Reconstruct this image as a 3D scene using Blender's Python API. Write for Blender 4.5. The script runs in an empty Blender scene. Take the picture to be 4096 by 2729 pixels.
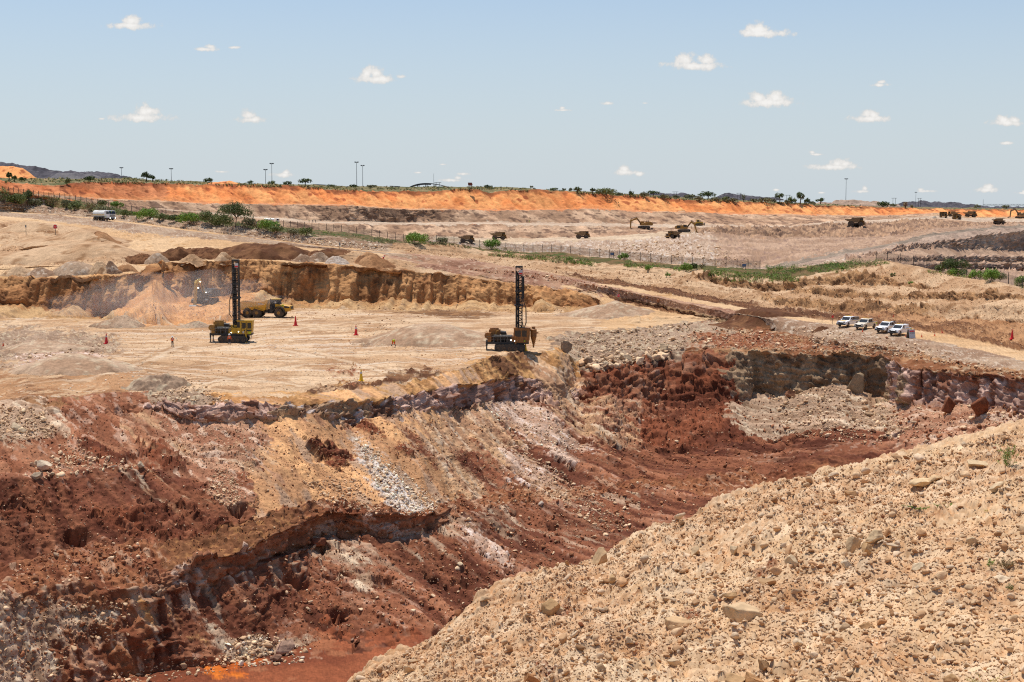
import bpy, math, random
import numpy as np
from mathutils import Vector, Matrix, Euler
from mathutils.kdtree import KDTree

# ------------------------------------------------------------------ camera, sky, sun, exposure
S = bpy.context.scene
COL = S.collection
FPX, CX, CY, HOR = 1422.0, 512.0, 341.0, 210.0          # focal length in pixels of a 1024 px wide frame
PITCH = math.atan((CY - HOR) / FPX)
cam = bpy.data.cameras.new('camera'); camo = bpy.data.objects.new('camera', cam); COL.objects.link(camo)
cam.sensor_width = 36.0; cam.lens = FPX / 1024 * 36; cam.clip_end = 40000; cam.clip_start = 0.5
camo.location = (0, 0, 0); camo.rotation_euler = (math.pi / 2 - PITCH, 0, 0)
S.camera = camo

SUN_EL, SUN_AZ = math.radians(73), math.radians(-32)     # azimuth measured from +Y (view direction) towards +X
W = bpy.data.worlds.new('World'); S.world = W; W.use_nodes = True
nt = W.node_tree; bg = nt.nodes['Background']
sky = nt.nodes.new('ShaderNodeTexSky'); sky.sky_type = 'NISHITA'; sky.sun_disc = False
sky.sun_elevation = SUN_EL; sky.sun_rotation = SUN_AZ
sky.altitude = 0; sky.air_density = 1.0; sky.dust_density = 0.75; sky.ozone_density = 4.5
bg.inputs[1].default_value = 0.125
# pale dust-haze band of the air above the horizon, mixed into the sky itself
tcw = nt.nodes.new('ShaderNodeTexCoord'); sx = nt.nodes.new('ShaderNodeSeparateXYZ'); nt.links.new(tcw.outputs['Generated'], sx.inputs[0])
mrw = nt.nodes.new('ShaderNodeMapRange'); mrw.interpolation_type = 'SMOOTHSTEP'
mrw.inputs[1].default_value = -0.03; mrw.inputs[2].default_value = 0.27; mrw.inputs[3].default_value = 0.92; mrw.inputs[4].default_value = 0.0
nt.links.new(sx.outputs['Z'], mrw.inputs[0])
mxw = nt.nodes.new('ShaderNodeMix'); mxw.data_type = 'RGBA'; mxw.inputs['B'].default_value = (4.8, 5.38, 5.85, 1)
nt.links.new(mrw.outputs[0], mxw.inputs['Factor']); nt.links.new(sky.outputs[0], mxw.inputs['A']); 
# small fair-weather clouds, part of the procedural sky: heaped lobes per cloud, edges broken by noise
def wn(kind, op, *ins):
    n = nt.nodes.new(kind); n.operation = op
    for i, v in enumerate(ins):
        if hasattr(v, 'is_output'): nt.links.new(v, n.inputs[i])
        elif v is not None: n.inputs[i].default_value = v
    return n
ym = wn('ShaderNodeMath', 'MAXIMUM', sx.outputs['Y'], 0.02)
uu = wn('ShaderNodeMath', 'DIVIDE', sx.outputs['X'], ym.outputs[0]); vv = wn('ShaderNodeMath', 'DIVIDE', sx.outputs['Z'], ym.outputs[0])
uv = nt.nodes.new('ShaderNodeCombineXYZ'); nt.links.new(uu.outputs[0], uv.inputs[0]); nt.links.new(vv.outputs[0], uv.inputs[1])
CL = [(136, 26, 44, 13, 1), (209, 50.5, 24, 8, .6), (377, 78, 36, 15, 1), (402, 77, 10, 9, .6), (145, 115.5, 50, 15, 1), (106, 119, 7, 5, .6), (254, 118.5, 24, 12, .9), (760, 33.5, 48, 15, 1), (692, 65, 52, 15, 1), (765, 101, 49, 16, 1), (875, 85.5, 18, 7, .6), (865, 117, 36, 13, .95), (1003, 121.5, 32, 12, .9), (1003, 142.5, 14, 6, .8), (607, 103.5, 11, 6, .8), (834, 165, 47, 11, .9), (813, 154, 17, 5, .45), (626, 170, 26, 12, .7), (639, 172, 12, 10, .7), (644, 104, 6, 3, .5), (563, 110.5, 20, 5, .3), (285, 173, 24, 10, .5), (223, 171, 14, 5, .45), (443, 164, 9, 4, .5), (452, 179, 26, 7, .55), (463, 173, 13, 6, .55), (984, 188, 24, 11, .5), (923, 190, 22, 6, .5), (860, 190, 16, 7, .4), (419, 172, 8, 4, .4), (238, 49, 14, 6, .25), (775, 189, 8, 5, .4), (1020, 192, 16, 5, .4), (820, 192, 8, 4, .3)]
crnd = random.Random(5); acc = None; shd = None
nz = nt.nodes.new('ShaderNodeTexNoise'); nz.inputs['Scale'].default_value = 150; nz.inputs['Detail'].default_value = 6; nz.inputs['Roughness'].default_value = .62; nt.links.new(uv.outputs[0], nz.inputs['Vector'])
for (cx_, cy_, cw, ch, dn) in CL:
    lobes = [(0, .22, 1.0, .42)] + [(crnd.uniform(-.45, .5), -.1 + crnd.uniform(-.12, .1), crnd.uniform(.3, .5), crnd.uniform(.5, .75)) for _ in range(2 if cw > 30 else (1 if cw > 15 else 0))]
    for (lx, ly, lw, lh) in lobes:
        c_ = ((cx_ + lx * cw / 2 - CX) / FPX, -(cy_ + ly * ch - HOR) / FPX, 0)
        a_ = wn('ShaderNodeVectorMath', 'SUBTRACT', uv.outputs[0], c_)
        b_ = wn('ShaderNodeVectorMath', 'MULTIPLY', a_.outputs[0], (FPX / (cw * lw * .52), FPX / (ch * lh * .62), 0))
        l_ = wn('ShaderNodeVectorMath', 'LENGTH', b_.outputs[0]); d_ = wn('ShaderNodeMath', 'SUBTRACT', 1.0 if False else 1.0, l_.outputs['Value'])
        d_ = wn('ShaderNodeMath', 'MULTIPLY_ADD', d_.outputs[0], .55, dn * .25 - .02)
        if acc is None: acc = d_
        else: acc = wn('ShaderNodeMath', 'MAXIMUM', acc.outputs[0], d_.outputs[0])
nf_ = wn('ShaderNodeMath', 'MULTIPLY_ADD', nz.outputs[0], 1.5, -.8); den = wn('ShaderNodeMath', 'ADD', acc.outputs[0], nf_.outputs[0])
cm = nt.nodes.new('ShaderNodeMapRange'); cm.interpolation_type = 'SMOOTHSTEP'; cm.inputs[1].default_value = -.02; cm.inputs[2].default_value = .42; cm.inputs[3].default_value = 0; cm.inputs[4].default_value = .95; nt.links.new(den.outputs[0], cm.inputs[0])
lit = nt.nodes.new('ShaderNodeMapRange'); lit.inputs[1].default_value = .1; lit.inputs[2].default_value = .7; lit.inputs[3].default_value = 5.6; lit.inputs[4].default_value = 7.4; nt.links.new(den.outputs[0], lit.inputs[0])
cc_ = wn('ShaderNodeVectorMath', 'SCALE', (1.0, .975, .94)); nt.links.new(lit.outputs[0], cc_.inputs['Scale'])
mxc = nt.nodes.new('ShaderNodeMix'); mxc.data_type = 'RGBA'; nt.links.new(cm.outputs[0], mxc.inputs['Factor']); nt.links.new(mxw.outputs['Result'], mxc.inputs['A']); nt.links.new(cc_.outputs[0], mxc.inputs['B'])
nt.links.new(mxc.outputs['Result'], bg.inputs[0])
sl = bpy.data.lights.new('sun', 'SUN'); sl.energy = 4.6; sl.angle = math.radians(0.55); sl.color = (1.0, 0.94, 0.88)
so = bpy.data.objects.new('sun', sl); COL.objects.link(so)
sd = Vector((math.sin(SUN_AZ) * math.cos(SUN_EL), math.cos(SUN_AZ) * math.cos(SUN_EL), math.sin(SUN_EL)))
so.rotation_euler = (-sd).to_track_quat('-Z', 'Y').to_euler(); so.location = sd * 500
S.view_settings.view_transform = 'Standard'; S.view_settings.look = 'None'
S.view_settings.exposure = 0.0; S.view_settings.gamma = 1.0
S.cycles.use_denoising = False; S.cycles.filter_width = 1.15
S.cycles.max_bounces = 6; S.cycles.volume_bounces = 4; S.cycles.transparent_max_bounces = 64
S.cycles.sample_clamp_indirect = 6

# ------------------------------------------------------------------ numeric helpers
rng = np.random.default_rng(7)
random.seed(7)
SP, CP = math.sin(PITCH), math.cos(PITCH)
def slope(y): v = (np.asarray(y, float) - CY) / FPX; return (-SP - v * CP) / (CP - v * SP)      # dz per metre of depth
def P(x, y, D):
    x = np.asarray(x, float); y = np.asarray(y, float); D = np.asarray(D, float)
    v = (y - CY) / FPX; wy = CP - v * SP
    return np.stack(np.broadcast_arrays((x - CX) / FPX * D / wy, D, (-SP - v * CP) / wy * D), -1)
def DH(y, H): return -np.asarray(H, float) / slope(y)
def YH(D, H):                                             # image row of a point at depth D, height -H
    t = -np.asarray(H, float) / np.asarray(D, float)
    v = -(t * CP + SP) / (CP - t * SP); return v * FPX + CY
def proj(p):
    c = p[..., 1] * CP - p[..., 2] * SP; u = p[..., 1] * SP + p[..., 2] * CP
    return CX + FPX * p[..., 0] / c, CY - FPX * u / c
def ip(x, pts):
    a = np.asarray(pts, float); return np.interp(x, a[:, 0], a[:, 1])
def sst(a, b, x): t = np.clip((x - a) / (b - a), 0, 1); return t * t * (3 - 2 * t)
def _h(ix, iy, iz, s):
    h = (ix.astype(np.int64) * 374761393 + iy.astype(np.int64) * 668265263 + iz.astype(np.int64) * 2147483647 + s * 1274126177) & 0xFFFFFFFF
    h = ((h ^ (h >> 13)) * 1274126177) & 0xFFFFFFFF
    h = ((h ^ (h >> 16)) * 2246822519) & 0xFFFFFFFF
    return ((h ^ (h >> 15)) & 0xFFFFFF).astype(np.float32) / 16777215.0
def vn(p, s=0):                                           # value noise, -1..1, p (n,3)
    f = np.floor(p); i = f.astype(np.int64); t = (p - f).astype(np.float32); t = t * t * t * (t * (t * 6 - 15) + 10)
    r = 0
    for dx in (0, 1):
        wx = t[:, 0] if dx else 1 - t[:, 0]
        for dy in (0, 1):
            wy = t[:, 1] if dy else 1 - t[:, 1]
            for dz in (0, 1):
                wz = t[:, 2] if dz else 1 - t[:, 2]
                r = r + wx * wy * wz * _h(i[:, 0] + dx, i[:, 1] + dy, i[:, 2] + dz, s)
    return r * 2 - 1
def fbm(p, lam, oct=3, s=0, gain=0.5):
    a, r, t = 1.0, 0, 0
    for k in range(oct):
        r = r + a * vn(p * (2.03 ** k / lam) + 17.3 * k, s + k); t += a; a *= gain
    return r / t * 1.5
def ridged(p, lam, oct=3, s=0):
    a, r, t = 1.0, 0, 0
    for k in range(oct):
        r = r + a * (1 - 2 * np.abs(vn(p * (2.1 ** k / lam) + 9.1 * k, s + k))); t += a; a *= 0.55
    return r / t
def lin(c):
    c = np.asarray(c, float) / 255.0
    return np.where(c <= 0.04045, c / 12.92, ((c + 0.055) / 1.055) ** 2.4)
K = 1.62
def A(r, g, b, k=K): return np.clip(lin((r, g, b)) / k, 0, 0.85)
# ------------------------------------------------------------------ materials
def new_mat(name):
    m = bpy.data.materials.new(name); m.use_nodes = True
    return m, m.node_tree, m.node_tree.nodes['Principled BSDF']
def earth_mat():
    m, t, b = new_mat('earth')
    at = t.nodes.new('ShaderNodeAttribute'); at.attribute_name = 'Col'
    tc = t.nodes.new('ShaderNodeTexCoord')
    n1 = t.nodes.new('ShaderNodeTexNoise'); n1.inputs['Scale'].default_value = 3.1; n1.inputs['Detail'].default_value = 5
    t.links.new(tc.outputs['Object'], n1.inputs['Vector'])
    mr = t.nodes.new('ShaderNodeMapRange'); mr.inputs[1].default_value = 0.3; mr.inputs[2].default_value = 0.7
    mr.inputs[3].default_value = 0.8; mr.inputs[4].default_value = 1.2
    t.links.new(n1.outputs[0], mr.inputs[0])
    mx = t.nodes.new('ShaderNodeVectorMath'); mx.operation = 'SCALE'
    t.links.new(at.outputs['Color'], mx.inputs[0]); t.links.new(mr.outputs[0], mx.inputs['Scale'])
    t.links.new(mx.outputs[0], b.inputs['Base Color'])
    b.inputs['Roughness'].default_value = 0.95; b.inputs['Specular IOR Level'].default_value = 0.12
    bp = t.nodes.new('ShaderNodeBump'); bp.inputs['Strength'].default_value = 0.5; bp.inputs['Distance'].default_value = 0.12
    t.links.new(n1.outputs[0], bp.inputs['Height']); t.links.new(bp.outputs[0], b.inputs['Normal'])
    return m
EARTH = earth_mat()
def paint(name, c, rough=0.45, metal=0.0, dirt=0.0, dirt_c=(150, 120, 88), scale=1.3, k=1.5):
    m, t, b = new_mat(name)
    base = tuple(A(*c, k)) + (1,)
    b.inputs['Roughness'].default_value = rough; b.inputs['Metallic'].default_value = metal
    if dirt > 0:
        tc = t.nodes.new('ShaderNodeTexCoord'); n = t.nodes.new('ShaderNodeTexNoise')
        n.inputs['Scale'].default_value = scale; n.inputs['Detail'].default_value = 6; n.inputs['Roughness'].default_value = 0.65
        t.links.new(tc.outputs['Object'], n.inputs['Vector'])
        mr = t.nodes.new('ShaderNodeMapRange'); mr.inputs[1].default_value = 0.62 - 0.3 * dirt; mr.inputs[2].default_value = 0.8 - 0.15 * dirt
        mr.inputs[4].default_value = min(1, 0.5 + dirt * 0.5)
        t.links.new(n.outputs[0], mr.inputs[0])
        mx = t.nodes.new('ShaderNodeMix'); mx.data_type = 'RGBA'
        t.links.new(mr.outputs[0], mx.inputs['Factor']); mx.inputs['A'].default_value = base; mx.inputs['B'].default_value = tuple(A(*dirt_c, k)) + (1,)
        t.links.new(mx.outputs['Result'], b.inputs['Base Color'])
    else:
        b.inputs['Base Color'].default_value = base
    return m
def leaf_mat():
    m, t, b = new_mat('leaf')
    at = t.nodes.new('ShaderNodeAttribute'); at.attribute_name = 'Col'
    t.links.new(at.outputs['Color'], b.inputs['Base Color']); b.inputs['Roughness'].default_value = 0.7
    b.inputs['Specular IOR Level'].default_value = 0.25
    return m
LEAF = leaf_mat()

# ------------------------------------------------------------------ object helpers
def tag(o, label=None, cat=None, group=None, kind=None):
    if label: o['label'] = label
    if cat: o['category'] = cat
    if group: o['group'] = group
    if kind: o['kind'] = kind
    return o
def np_mesh(name, v, f, mat, parent=None, col=None, smooth=False):
    """v (n,3), f (m,4) or (m,3) arrays -> ONE linked mesh object"""
    v = np.ascontiguousarray(v, np.float32); f = np.ascontiguousarray(f, np.int32); n = f.shape[1]
    me = bpy.data.meshes.new(name); me.vertices.add(len(v)); me.vertices.foreach_set('co', v.ravel())
    me.loops.add(f.size); me.loops.foreach_set('vertex_index', f.ravel())
    me.polygons.add(len(f)); me.polygons.foreach_set('loop_start', np.arange(0, f.size, n, dtype=np.int32))
    me.polygons.foreach_set('loop_total', np.full(len(f), n, np.int32))
    if smooth: me.polygons.foreach_set('use_smooth', np.ones(len(f), bool))
    if col is not None:
        a = me.color_attributes.new('Col', 'FLOAT_COLOR', 'POINT')
        c = np.ones((len(v), 4), np.float32); c[:, :3] = col; a.data.foreach_set('color', c.ravel())
    me.update(calc_edges=True); me.materials.append(mat)
    o = bpy.data.objects.new(name, me); COL.objects.link(o)
    if parent: o.parent = parent
    return o
def empty(name, loc, rz=0.0, sc=1.0, tilt=(0, 0)):
    o = bpy.data.objects.new(name, None); COL.objects.link(o)
    o.location = loc; o.rotation_euler = (tilt[0], tilt[1], rz); o.scale = (sc, sc, sc); o.empty_display_size = 0.5
    return o
def copy_tree(o, parent=None):
    c = o.copy(); COL.objects.link(c)
    if parent: c.parent = parent
    for ch in list(o.children): copy_tree(ch, c)
    return c
class MB:
    """collects simple solids and links them as ONE mesh"""
    def __init__(s): s.v = []; s.f = []
    def add(s, vs, fs):
        b = len(s.v); s.v += [tuple(p) for p in vs]; s.f += [tuple(b + i for i in q) for q in fs]; return s
    def box(s, c, d, r=None, taper=1.0):
        hx, hy, hz = d[0] / 2, d[1] / 2, d[2] / 2
        vs = [Vector((sx * hx * (taper if sz > 0 else 1), sy * hy * (taper if sz > 0 else 1), sz * hz)) for sz in (-1, 1) for sy in (-1, 1) for sx in (-1, 1)]
        if r is not None:
            e = Euler(r).to_matrix(); vs = [e @ p for p in vs]
        vs = [p + Vector(c) for p in vs]
        return s.add(vs, [(0, 2, 3, 1), (4, 5, 7, 6), (0, 1, 5, 4), (2, 6, 7, 3), (0, 4, 6, 2), (1, 3, 7, 5)])
    def bb(s, x0, x1, y0, y1, z0, z1): return s.box(((x0 + x1) / 2, (y0 + y1) / 2, (z0 + z1) / 2), (x1 - x0, y1 - y0, z1 - z0))
    def prism(s, poly, lo, hi, axis='y', inset=0.0):
        """poly = (a, b) pairs in the plane normal to axis; inset shrinks nothing but bevels the two end caps"""
        def m(a, b, t): return {'y': (a, t, b), 'x': (t, a, b), 'z': (a, b, t)}[axis]
        n = len(poly)
        if inset:
            ca = sum(p[0] for p in poly) / n; cb = sum(p[1] for p in poly) / n
            def sh(p):
                d = math.hypot(p[0] - ca, p[1] - cb) or 1; k = max(0, 1 - inset / d); return (ca + (p[0] - ca) * k, cb + (p[1] - cb) * k)
            rings = [[m(*sh(p), lo) for p in poly], [m(*p, lo + inset) for p in poly], [m(*p, hi - inset) for p in poly], [m(*sh(p), hi) for p in poly]]
        else:
            rings = [[m(*p, lo) for p in poly], [m(*p, hi) for p in poly]]
        vs = [p for r in rings for p in r]; fs = []
        for k in range(len(rings) - 1):
            for i in range(n):
                j = (i + 1) % n; fs.append((k * n + i, k * n + j, (k + 1) * n + j, (k + 1) * n + i))
        fs += [tuple(range(n))[::-1], tuple((len(rings) - 1) * n + i for i in range(n))]
        return s.add(vs, fs)
    def cyl(s, p0, p1, r0, r1=None, n=12, cap=True):
        r1 = r0 if r1 is None else r1; p0, p1 = Vector(p0), Vector(p1); q = (p1 - p0).to_track_quat('Z', 'Y')
        vs = []
        for p, r in ((p0, r0), (p1, r1)):
            for i in range(n):
                a = 2 * math.pi * i / n; vs.append(p + q @ Vector((r * math.cos(a), r * math.sin(a), 0)))
        fs = [(i, (i + 1) % n, n + (i + 1) % n, n + i) for i in range(n)]
        if cap: fs += [tuple(range(n))[::-1], tuple(range(n, 2 * n))]
        return s.add(vs, fs)
    def lathe(s, c, prof, n=16, axis=(0, 0, 1)):
        q = Vector(axis).to_track_quat('Z', 'Y'); c = Vector(c); vs = []
        for r, h in prof:
            for i in range(n):
                a = 2 * math.pi * i / n; vs.append(c + q @ Vector((r * math.cos(a), r * math.sin(a), h)))
        fs = [(k * n + i, k * n + (i + 1) % n, (k + 1) * n + (i + 1) % n, (k + 1) * n + i) for k in range(len(prof) - 1) for i in range(n)]
        fs += [tuple(range(n))[::-1], tuple((len(prof) - 1) * n + i for i in range(n))]
        return s.add(vs, fs)
    def tube(s, pts, r, n=6):
        for a, b in zip(pts[:-1], pts[1:]): s.cyl(a, b, r, r, n)
        return s
    def build(s, name, mat, parent=None, smooth=False):
        me = bpy.data.meshes.new(name); me.from_pydata(s.v, [], s.f); me.update(); me.materials.append(mat)
        if smooth: me.polygons.foreach_set('use_smooth', np.ones(len(me.polygons), bool))
        o = bpy.data.objects.new(name, me); COL.objects.link(o)
        if parent: o.parent = parent
        return o
def text_obj(name, s, size, mat, parent, loc, rot, depth=0.004):
    cu = bpy.data.curves.new(name, 'FONT'); cu.body = s; cu.size = size; cu.extrude = depth; cu.align_x = 'CENTER'; cu.align_y = 'CENTER'
    o = bpy.data.objects.new(name, cu); COL.objects.link(o); dg = bpy.context.evaluated_depsgraph_get()
    me = bpy.data.meshes.new_from_object(o.evaluated_get(dg)); bpy.data.objects.remove(o); me.materials.clear(); me.materials.append(mat)
    o = bpy.data.objects.new(name, me); COL.objects.link(o); o.parent = parent; o.location = loc; o.rotation_euler = rot
    return o
# ------------------------------------------------------------------ the ground: one loft of contour lines, split into setting objects
NX = 1190
XS = np.linspace(-75, 1099, NX)
def D_(*p): return ('D', p)
def H_(*p): return ('H', p)
Y = {}; DD = {}; ORDER = []; SPEC = {}
def line(name, y, d, spec):
    """y: points (x, row) or array; d: ('D'|'H', points) or array; spec of the strip that follows: rows, iso, rill, clod amplitude, [(x, material)...]"""
    ya = y if isinstance(y, np.ndarray) else ip(XS, y)
    if isinstance(d, np.ndarray): da = d
    elif d[0] == 'D': da = ip(XS, d[1])
    else: da = DH(ya, ip(XS, d[1]))
    kk = np.hanning(13)[1:-1]; kk /= kk.sum()
    if name not in ('far', 'plain'): ya = np.convolve(np.pad(ya, 5, mode='edge'), kk, 'valid')
    da = np.convolve(np.pad(da, 5, mode='edge'), kk, 'valid')
    if ORDER and name != 'm3': da = np.minimum(da, DD[ORDER[-1]] - .25)
    Y[name] = ya; DD[name] = da; ORDER.append(name); SPEC[name] = spec
def hid(name, Dp, Hp, spec):
    d = ip(XS, Dp); line(name, YH(d, ip(XS, Hp)), d, spec)
ONE = lambda m: [(0, m)]
hid('far', [(0, 16000)], [(0, -10)], (6, 0, 0, 0, ONE('plain')))
hid('plain', [(0, 3200)], [(0, -14), (600, -12), (800, -5), (1024, -1)], (10, 0.6, 0, 0, ONE('plain')))
line('sky', [(-60, 178), (20, 178.5), (131, 178.2), (157, 180.7), (205, 181.6), (239, 183.3), (304, 184.6), (332, 186.4), (410, 186.8), (505, 187.2), (530, 188.8), (595, 192.5), (646, 194.8), (690, 198), (740, 200), (790, 202.5), (863, 205.4), (930, 207.5), (1084, 208.6)],
     D_((0, 850), (200, 980), (400, 1120), (600, 1200), (800, 1350), (1024, 1700)), (22, 0.5, 0, 0, ONE('scrub')))
line('rim', [(-60, 182.5), (0, 182.6), (54, 185), (79, 182.6), (103, 181.7), (140, 183), (205, 185), (239, 184.6), (304, 185.6), (332, 190), (356, 191), (400, 192), (406, 190.4), (414, 192), (443, 191.2), (457, 188.2), (478, 189.5), (490, 193.4), (504, 191.3), (534, 190), (574, 192.5), (595, 194), (620, 195.6), (655, 197.4), (690, 200), (734, 201.4), (790, 203.2), (811, 204.6), (863, 206.6), (915, 208.6), (977, 209.9), (1084, 210.2)],
     D_((0, 700), (200, 850), (400, 980), (600, 1080), (800, 1200), (1024, 1400)), (34, 0.9, 1.5, 0, [(0, 'orangedull'), (170, 'orange'), (1024, 'orange')]))
line('obase', [(-60, 193), (0, 193.2), (54, 195), (88, 197.4), (195, 202.6), (270, 203.7), (349, 204.7), (400, 208.2), (451, 209.1), (521, 209.9), (560, 208.6), (595, 208), (646, 211), (699, 211.8), (751, 213.5), (790, 214), (863, 215.3), (900, 214.5), (935, 212.2), (977, 216.6), (1084, 217)],
     D_((0, 682), (200, 828), (400, 958), (600, 1058), (800, 1178), (1024, 1372)), (4, 0.05, 0, 0, ONE('orangefoot')))
line('shelf', Y['obase'] + 0.9, DD['obase'] - 14, (26, 0.8, 0.7, 0.0, [(0, 'whiteface'), (880, 'whiteface'), (935, 'tanbank')]))
line('wbase', [(-60, 196), (0, 196.5), (100, 204), (195, 211), (250, 216), (309, 220.5), (390, 222.5), (480, 222), (585, 223), (697, 224.4), (760, 226), (790, 226.4), (830, 221.5), (880, 219.7), (935, 215.5), (977, 218.2), (1024, 219.2)],
     D_((0, 660), (195, 800), (309, 870), (400, 940), (600, 1010), (800, 1100), (1024, 1250)), (12, 0.15, 0, 0, ONE('whitebench')))
line('wedge', [(-60, 197), (0, 197.8), (100, 205), (195, 212.3), (309, 223.3), (390, 225), (480, 224.5), (585, 226), (697, 227.2), (790, 229.3), (830, 225), (880, 223.8), (935, 218.6), (977, 221.8), (1024, 223)],
     D_((0, 650), (195, 770), (309, 830), (400, 890), (600, 930), (697, 950), (800, 1010), (1024, 1150)), (26, 1.1, 0.7, 0, [(0, 'whiteface'), (715, 'darkface'), (930, 'whiteface')]))
line('tback', [(-60, 198), (0, 199), (100, 206.5), (195, 216), (309, 229), (400, 234.5), (476, 237.6), (508, 238.4), (572, 238), (600, 237), (639, 234.6), (697, 229), (780, 231), (850, 228), (880, 227), (935, 222), (977, 224), (1024, 224)],
     D_((0, 640), (309, 815), (400, 875), (600, 880), (697, 900), (800, 960), (1024, 1100)), (14, 0.15, 0, 0, [(0, 'whiteface'), (430, 'paleroad'), (690, 'darkface')]))
line('tfront', [(-60, 199), (0, 200), (100, 208), (195, 218), (309, 232), (400, 239), (478, 243.8), (595, 240.6), (646, 239.6), (700, 232.5), (760, 237), (850, 238.5), (900, 236), (935, 229), (977, 226), (1024, 225)],
     D_((0, 630), (309, 800), (400, 800), (478, 790), (595, 815), (650, 840), (700, 885), (790, 935), (900, 940), (1024, 1000)), (44, 1.2, 0.5, 0.25, [(0, 'whiteface'), (430, 'rubblewhite'), (715, 'pinktalus')]))
line('rback', [(-60, 200), (0, 201), (195, 220), (309, 235), (400, 246), (478, 254), (545, 256), (600, 259), (650, 263), (700, 266.5), (760, 267.6), (780, 264.5), (884, 244), (935, 233.4), (998, 226), (1024, 225.6)],
     D_((0, 620), (400, 770), (545, 720), (650, 690), (760, 655), (780, 650), (884, 700), (935, 760), (1024, 950)), (12, 0.1, 0.0, 0, [(0, 'rubblewhite'), (740, 'rampgrey')]))
line('rfront', [(-60, 201), (0, 202), (195, 221), (309, 236), (400, 247), (478, 255), (600, 260), (700, 267.5), (760, 268.8), (780, 268.5), (884, 247.4), (935, 236.2), (998, 228.2), (1024, 227.5)], DD['rback'] - 14, (16, 0.8, 0.4, 0.2, [(0, 'rubblewhite'), (740, 'greytalus')]))
line('d1t', [(-60, 202), (0, 203), (195, 222), (309, 237), (400, 248), (478, 256), (600, 261), (700, 268.5), (780, 270), (884, 252), (935, 242), (980, 236), (1024, 231.5)], DD['rback'] - 45, (14, 1.2, 0.1, 0, [(0, 'rubblewhite'), (850, 'darkface2')]))
line('d1b', [(-60, 203), (0, 204), (195, 223), (309, 238), (400, 249), (478, 257), (600, 262), (700, 269), (780, 271), (884, 254), (935, 246.6), (980, 248), (1024, 250)], DD['rback'] - 52, (14, 0.6, 0.2, 0, [(0, 'rubblewhite'), (780, 'pinktalus')]))
line('d2t', Y['d1b'] + ip(XS, [(780, 1), (850, 7), (884, 6), (935, 10), (980, 8.6), (1024, 6.8)]), DD['rback'] - 85, (10, 1.0, 0.1, 0, [(0, 'rubblewhite'), (850, 'darkface2')]))
line('d2b', Y['d2t'] + ip(XS, [(780, 1), (850, 2), (884, 2.5), (935, 4), (1024, 5)]), DD['rback'] - 90, (10, 0.5, 0.4, 0, [(0, 'rubblewhite'), (780, 'pinktalus')]))
line('d3t', Y['d2b'] + ip(XS, [(780, 1), (850, 1.5), (884, 3), (935, 3), (1024, 2.2)]), DD['rback'] - 115, (10, 1.0, 0.1, 0, [(0, 'rubblewhite'), (850, 'darkface2')]))
line('d3b', Y['d3t'] + ip(XS, [(780, 1), (850, 2.5), (884, 5.5), (935, 5.5), (1024, 7)]), DD['rback'] - 119, (10, 0.5, 0.4, 0, [(0, 'rubblewhite'), (780, 'pinktalus')]))
hid('gdeep', [(0, 600), (200, 560), (400, 560), (600, 500), (800, 440), (890, 420), (1024, 380)], [(0, -7), (100, 0), (300, 9), (400, 14), (480, 20), (600, 24), (800, 25), (1024, 20.5)], (10, 0.4, 0, 0, [(0, 'orangedull'), (250, 'tanbank')]))
GY = [(-60, 186), (0, 190.5), (13, 192.5), (44, 197), (70, 199.5), (92, 204), (114, 208), (137, 212), (200, 219), (283, 227), (312, 229.5), (341, 231.8), (372, 236), (387, 239), (404, 241.4), (445, 242.6), (471, 246), (489, 249), (524, 251.5), (561, 252.8), (590, 256), (630, 259), (661, 263), (681, 264.6), (715, 267), (760, 269), (800, 267), (850, 262.5), (887, 261), (900, 263.5), (913, 266), (927, 269.5), (953, 276.3), (980, 279.6), (994, 281), (1008, 284.3), (1024, 289.6), (1084, 300)]
GD = [(0, 690), (100, 600), (200, 540), (300, 505), (400, 470), (480, 445), (600, 415), (700, 388), (800, 365), (890, 345), (950, 315), (1024, 284)]
line('fence', GY, D_(*GD), (14, 0.25, 0, 0, [(0, 'vegsoil'), (880, 'tanbank')]))
line('crest', [(-60, 194), (0, 202), (88, 210.5), (123, 214.5), (205, 223), (256, 229.4), (318, 236.4), (388, 242.2), (440, 243.8), (466, 246.8), (481, 250.5), (540, 256), (595, 262), (640, 266.5), (690, 269.5), (740, 273), (790, 277), (827, 271.6), (860, 266), (888, 262.6), (909, 267.4), (933, 271.5), (966, 279.3), (1003, 284.2), (1017, 289), (1024, 290.4), (1084, 301)],
     D_((0, 560), (100, 480), (200, 432), (300, 405), (388, 398), (480, 430), (600, 402), (700, 372), (800, 348), (890, 333), (950, 305), (1024, 274)), (12, 0.4, 0.15, 0.1, [(0, 'gravel'), (300, 'gravel'), (385, 'tanbank')]))
yc = Y['crest']; dc = DD['crest']
y3 = ip(XS, [(-60, 206), (0, 211), (60, 214.7), (102, 218.6), (195, 230.6), (256, 237.6), (326, 246.4), (379, 251.2), (420, 254), (480, 262), (540, 271), (591, 281), (626, 287.2), (655, 292.3), (689, 298.5), (755, 309.5), (832, 321.6), (914, 330.3), (935, 333), (967, 339), (998, 346.5), (1024, 351.7), (1084, 366)])
d3 = ip(XS, [(0, 520), (102, 468), (195, 422), (256, 408), (326, 396), (379, 388), (420, 385), (480, 374), (540, 365), (591, 354), (626, 340), (689, 312), (755, 287), (832, 266), (914, 253), (967, 240), (1024, 222), (1084, 205)])
wl = sst(360, 420, XS)
def bank(name, pts, fr, spec):
    y = ip(XS, pts); y = (yc + (y3 - yc) * (1 - fr)) * (1 - wl) + y * wl
    line(name, y, d3 + (dc - d3) * fr, spec)
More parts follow.
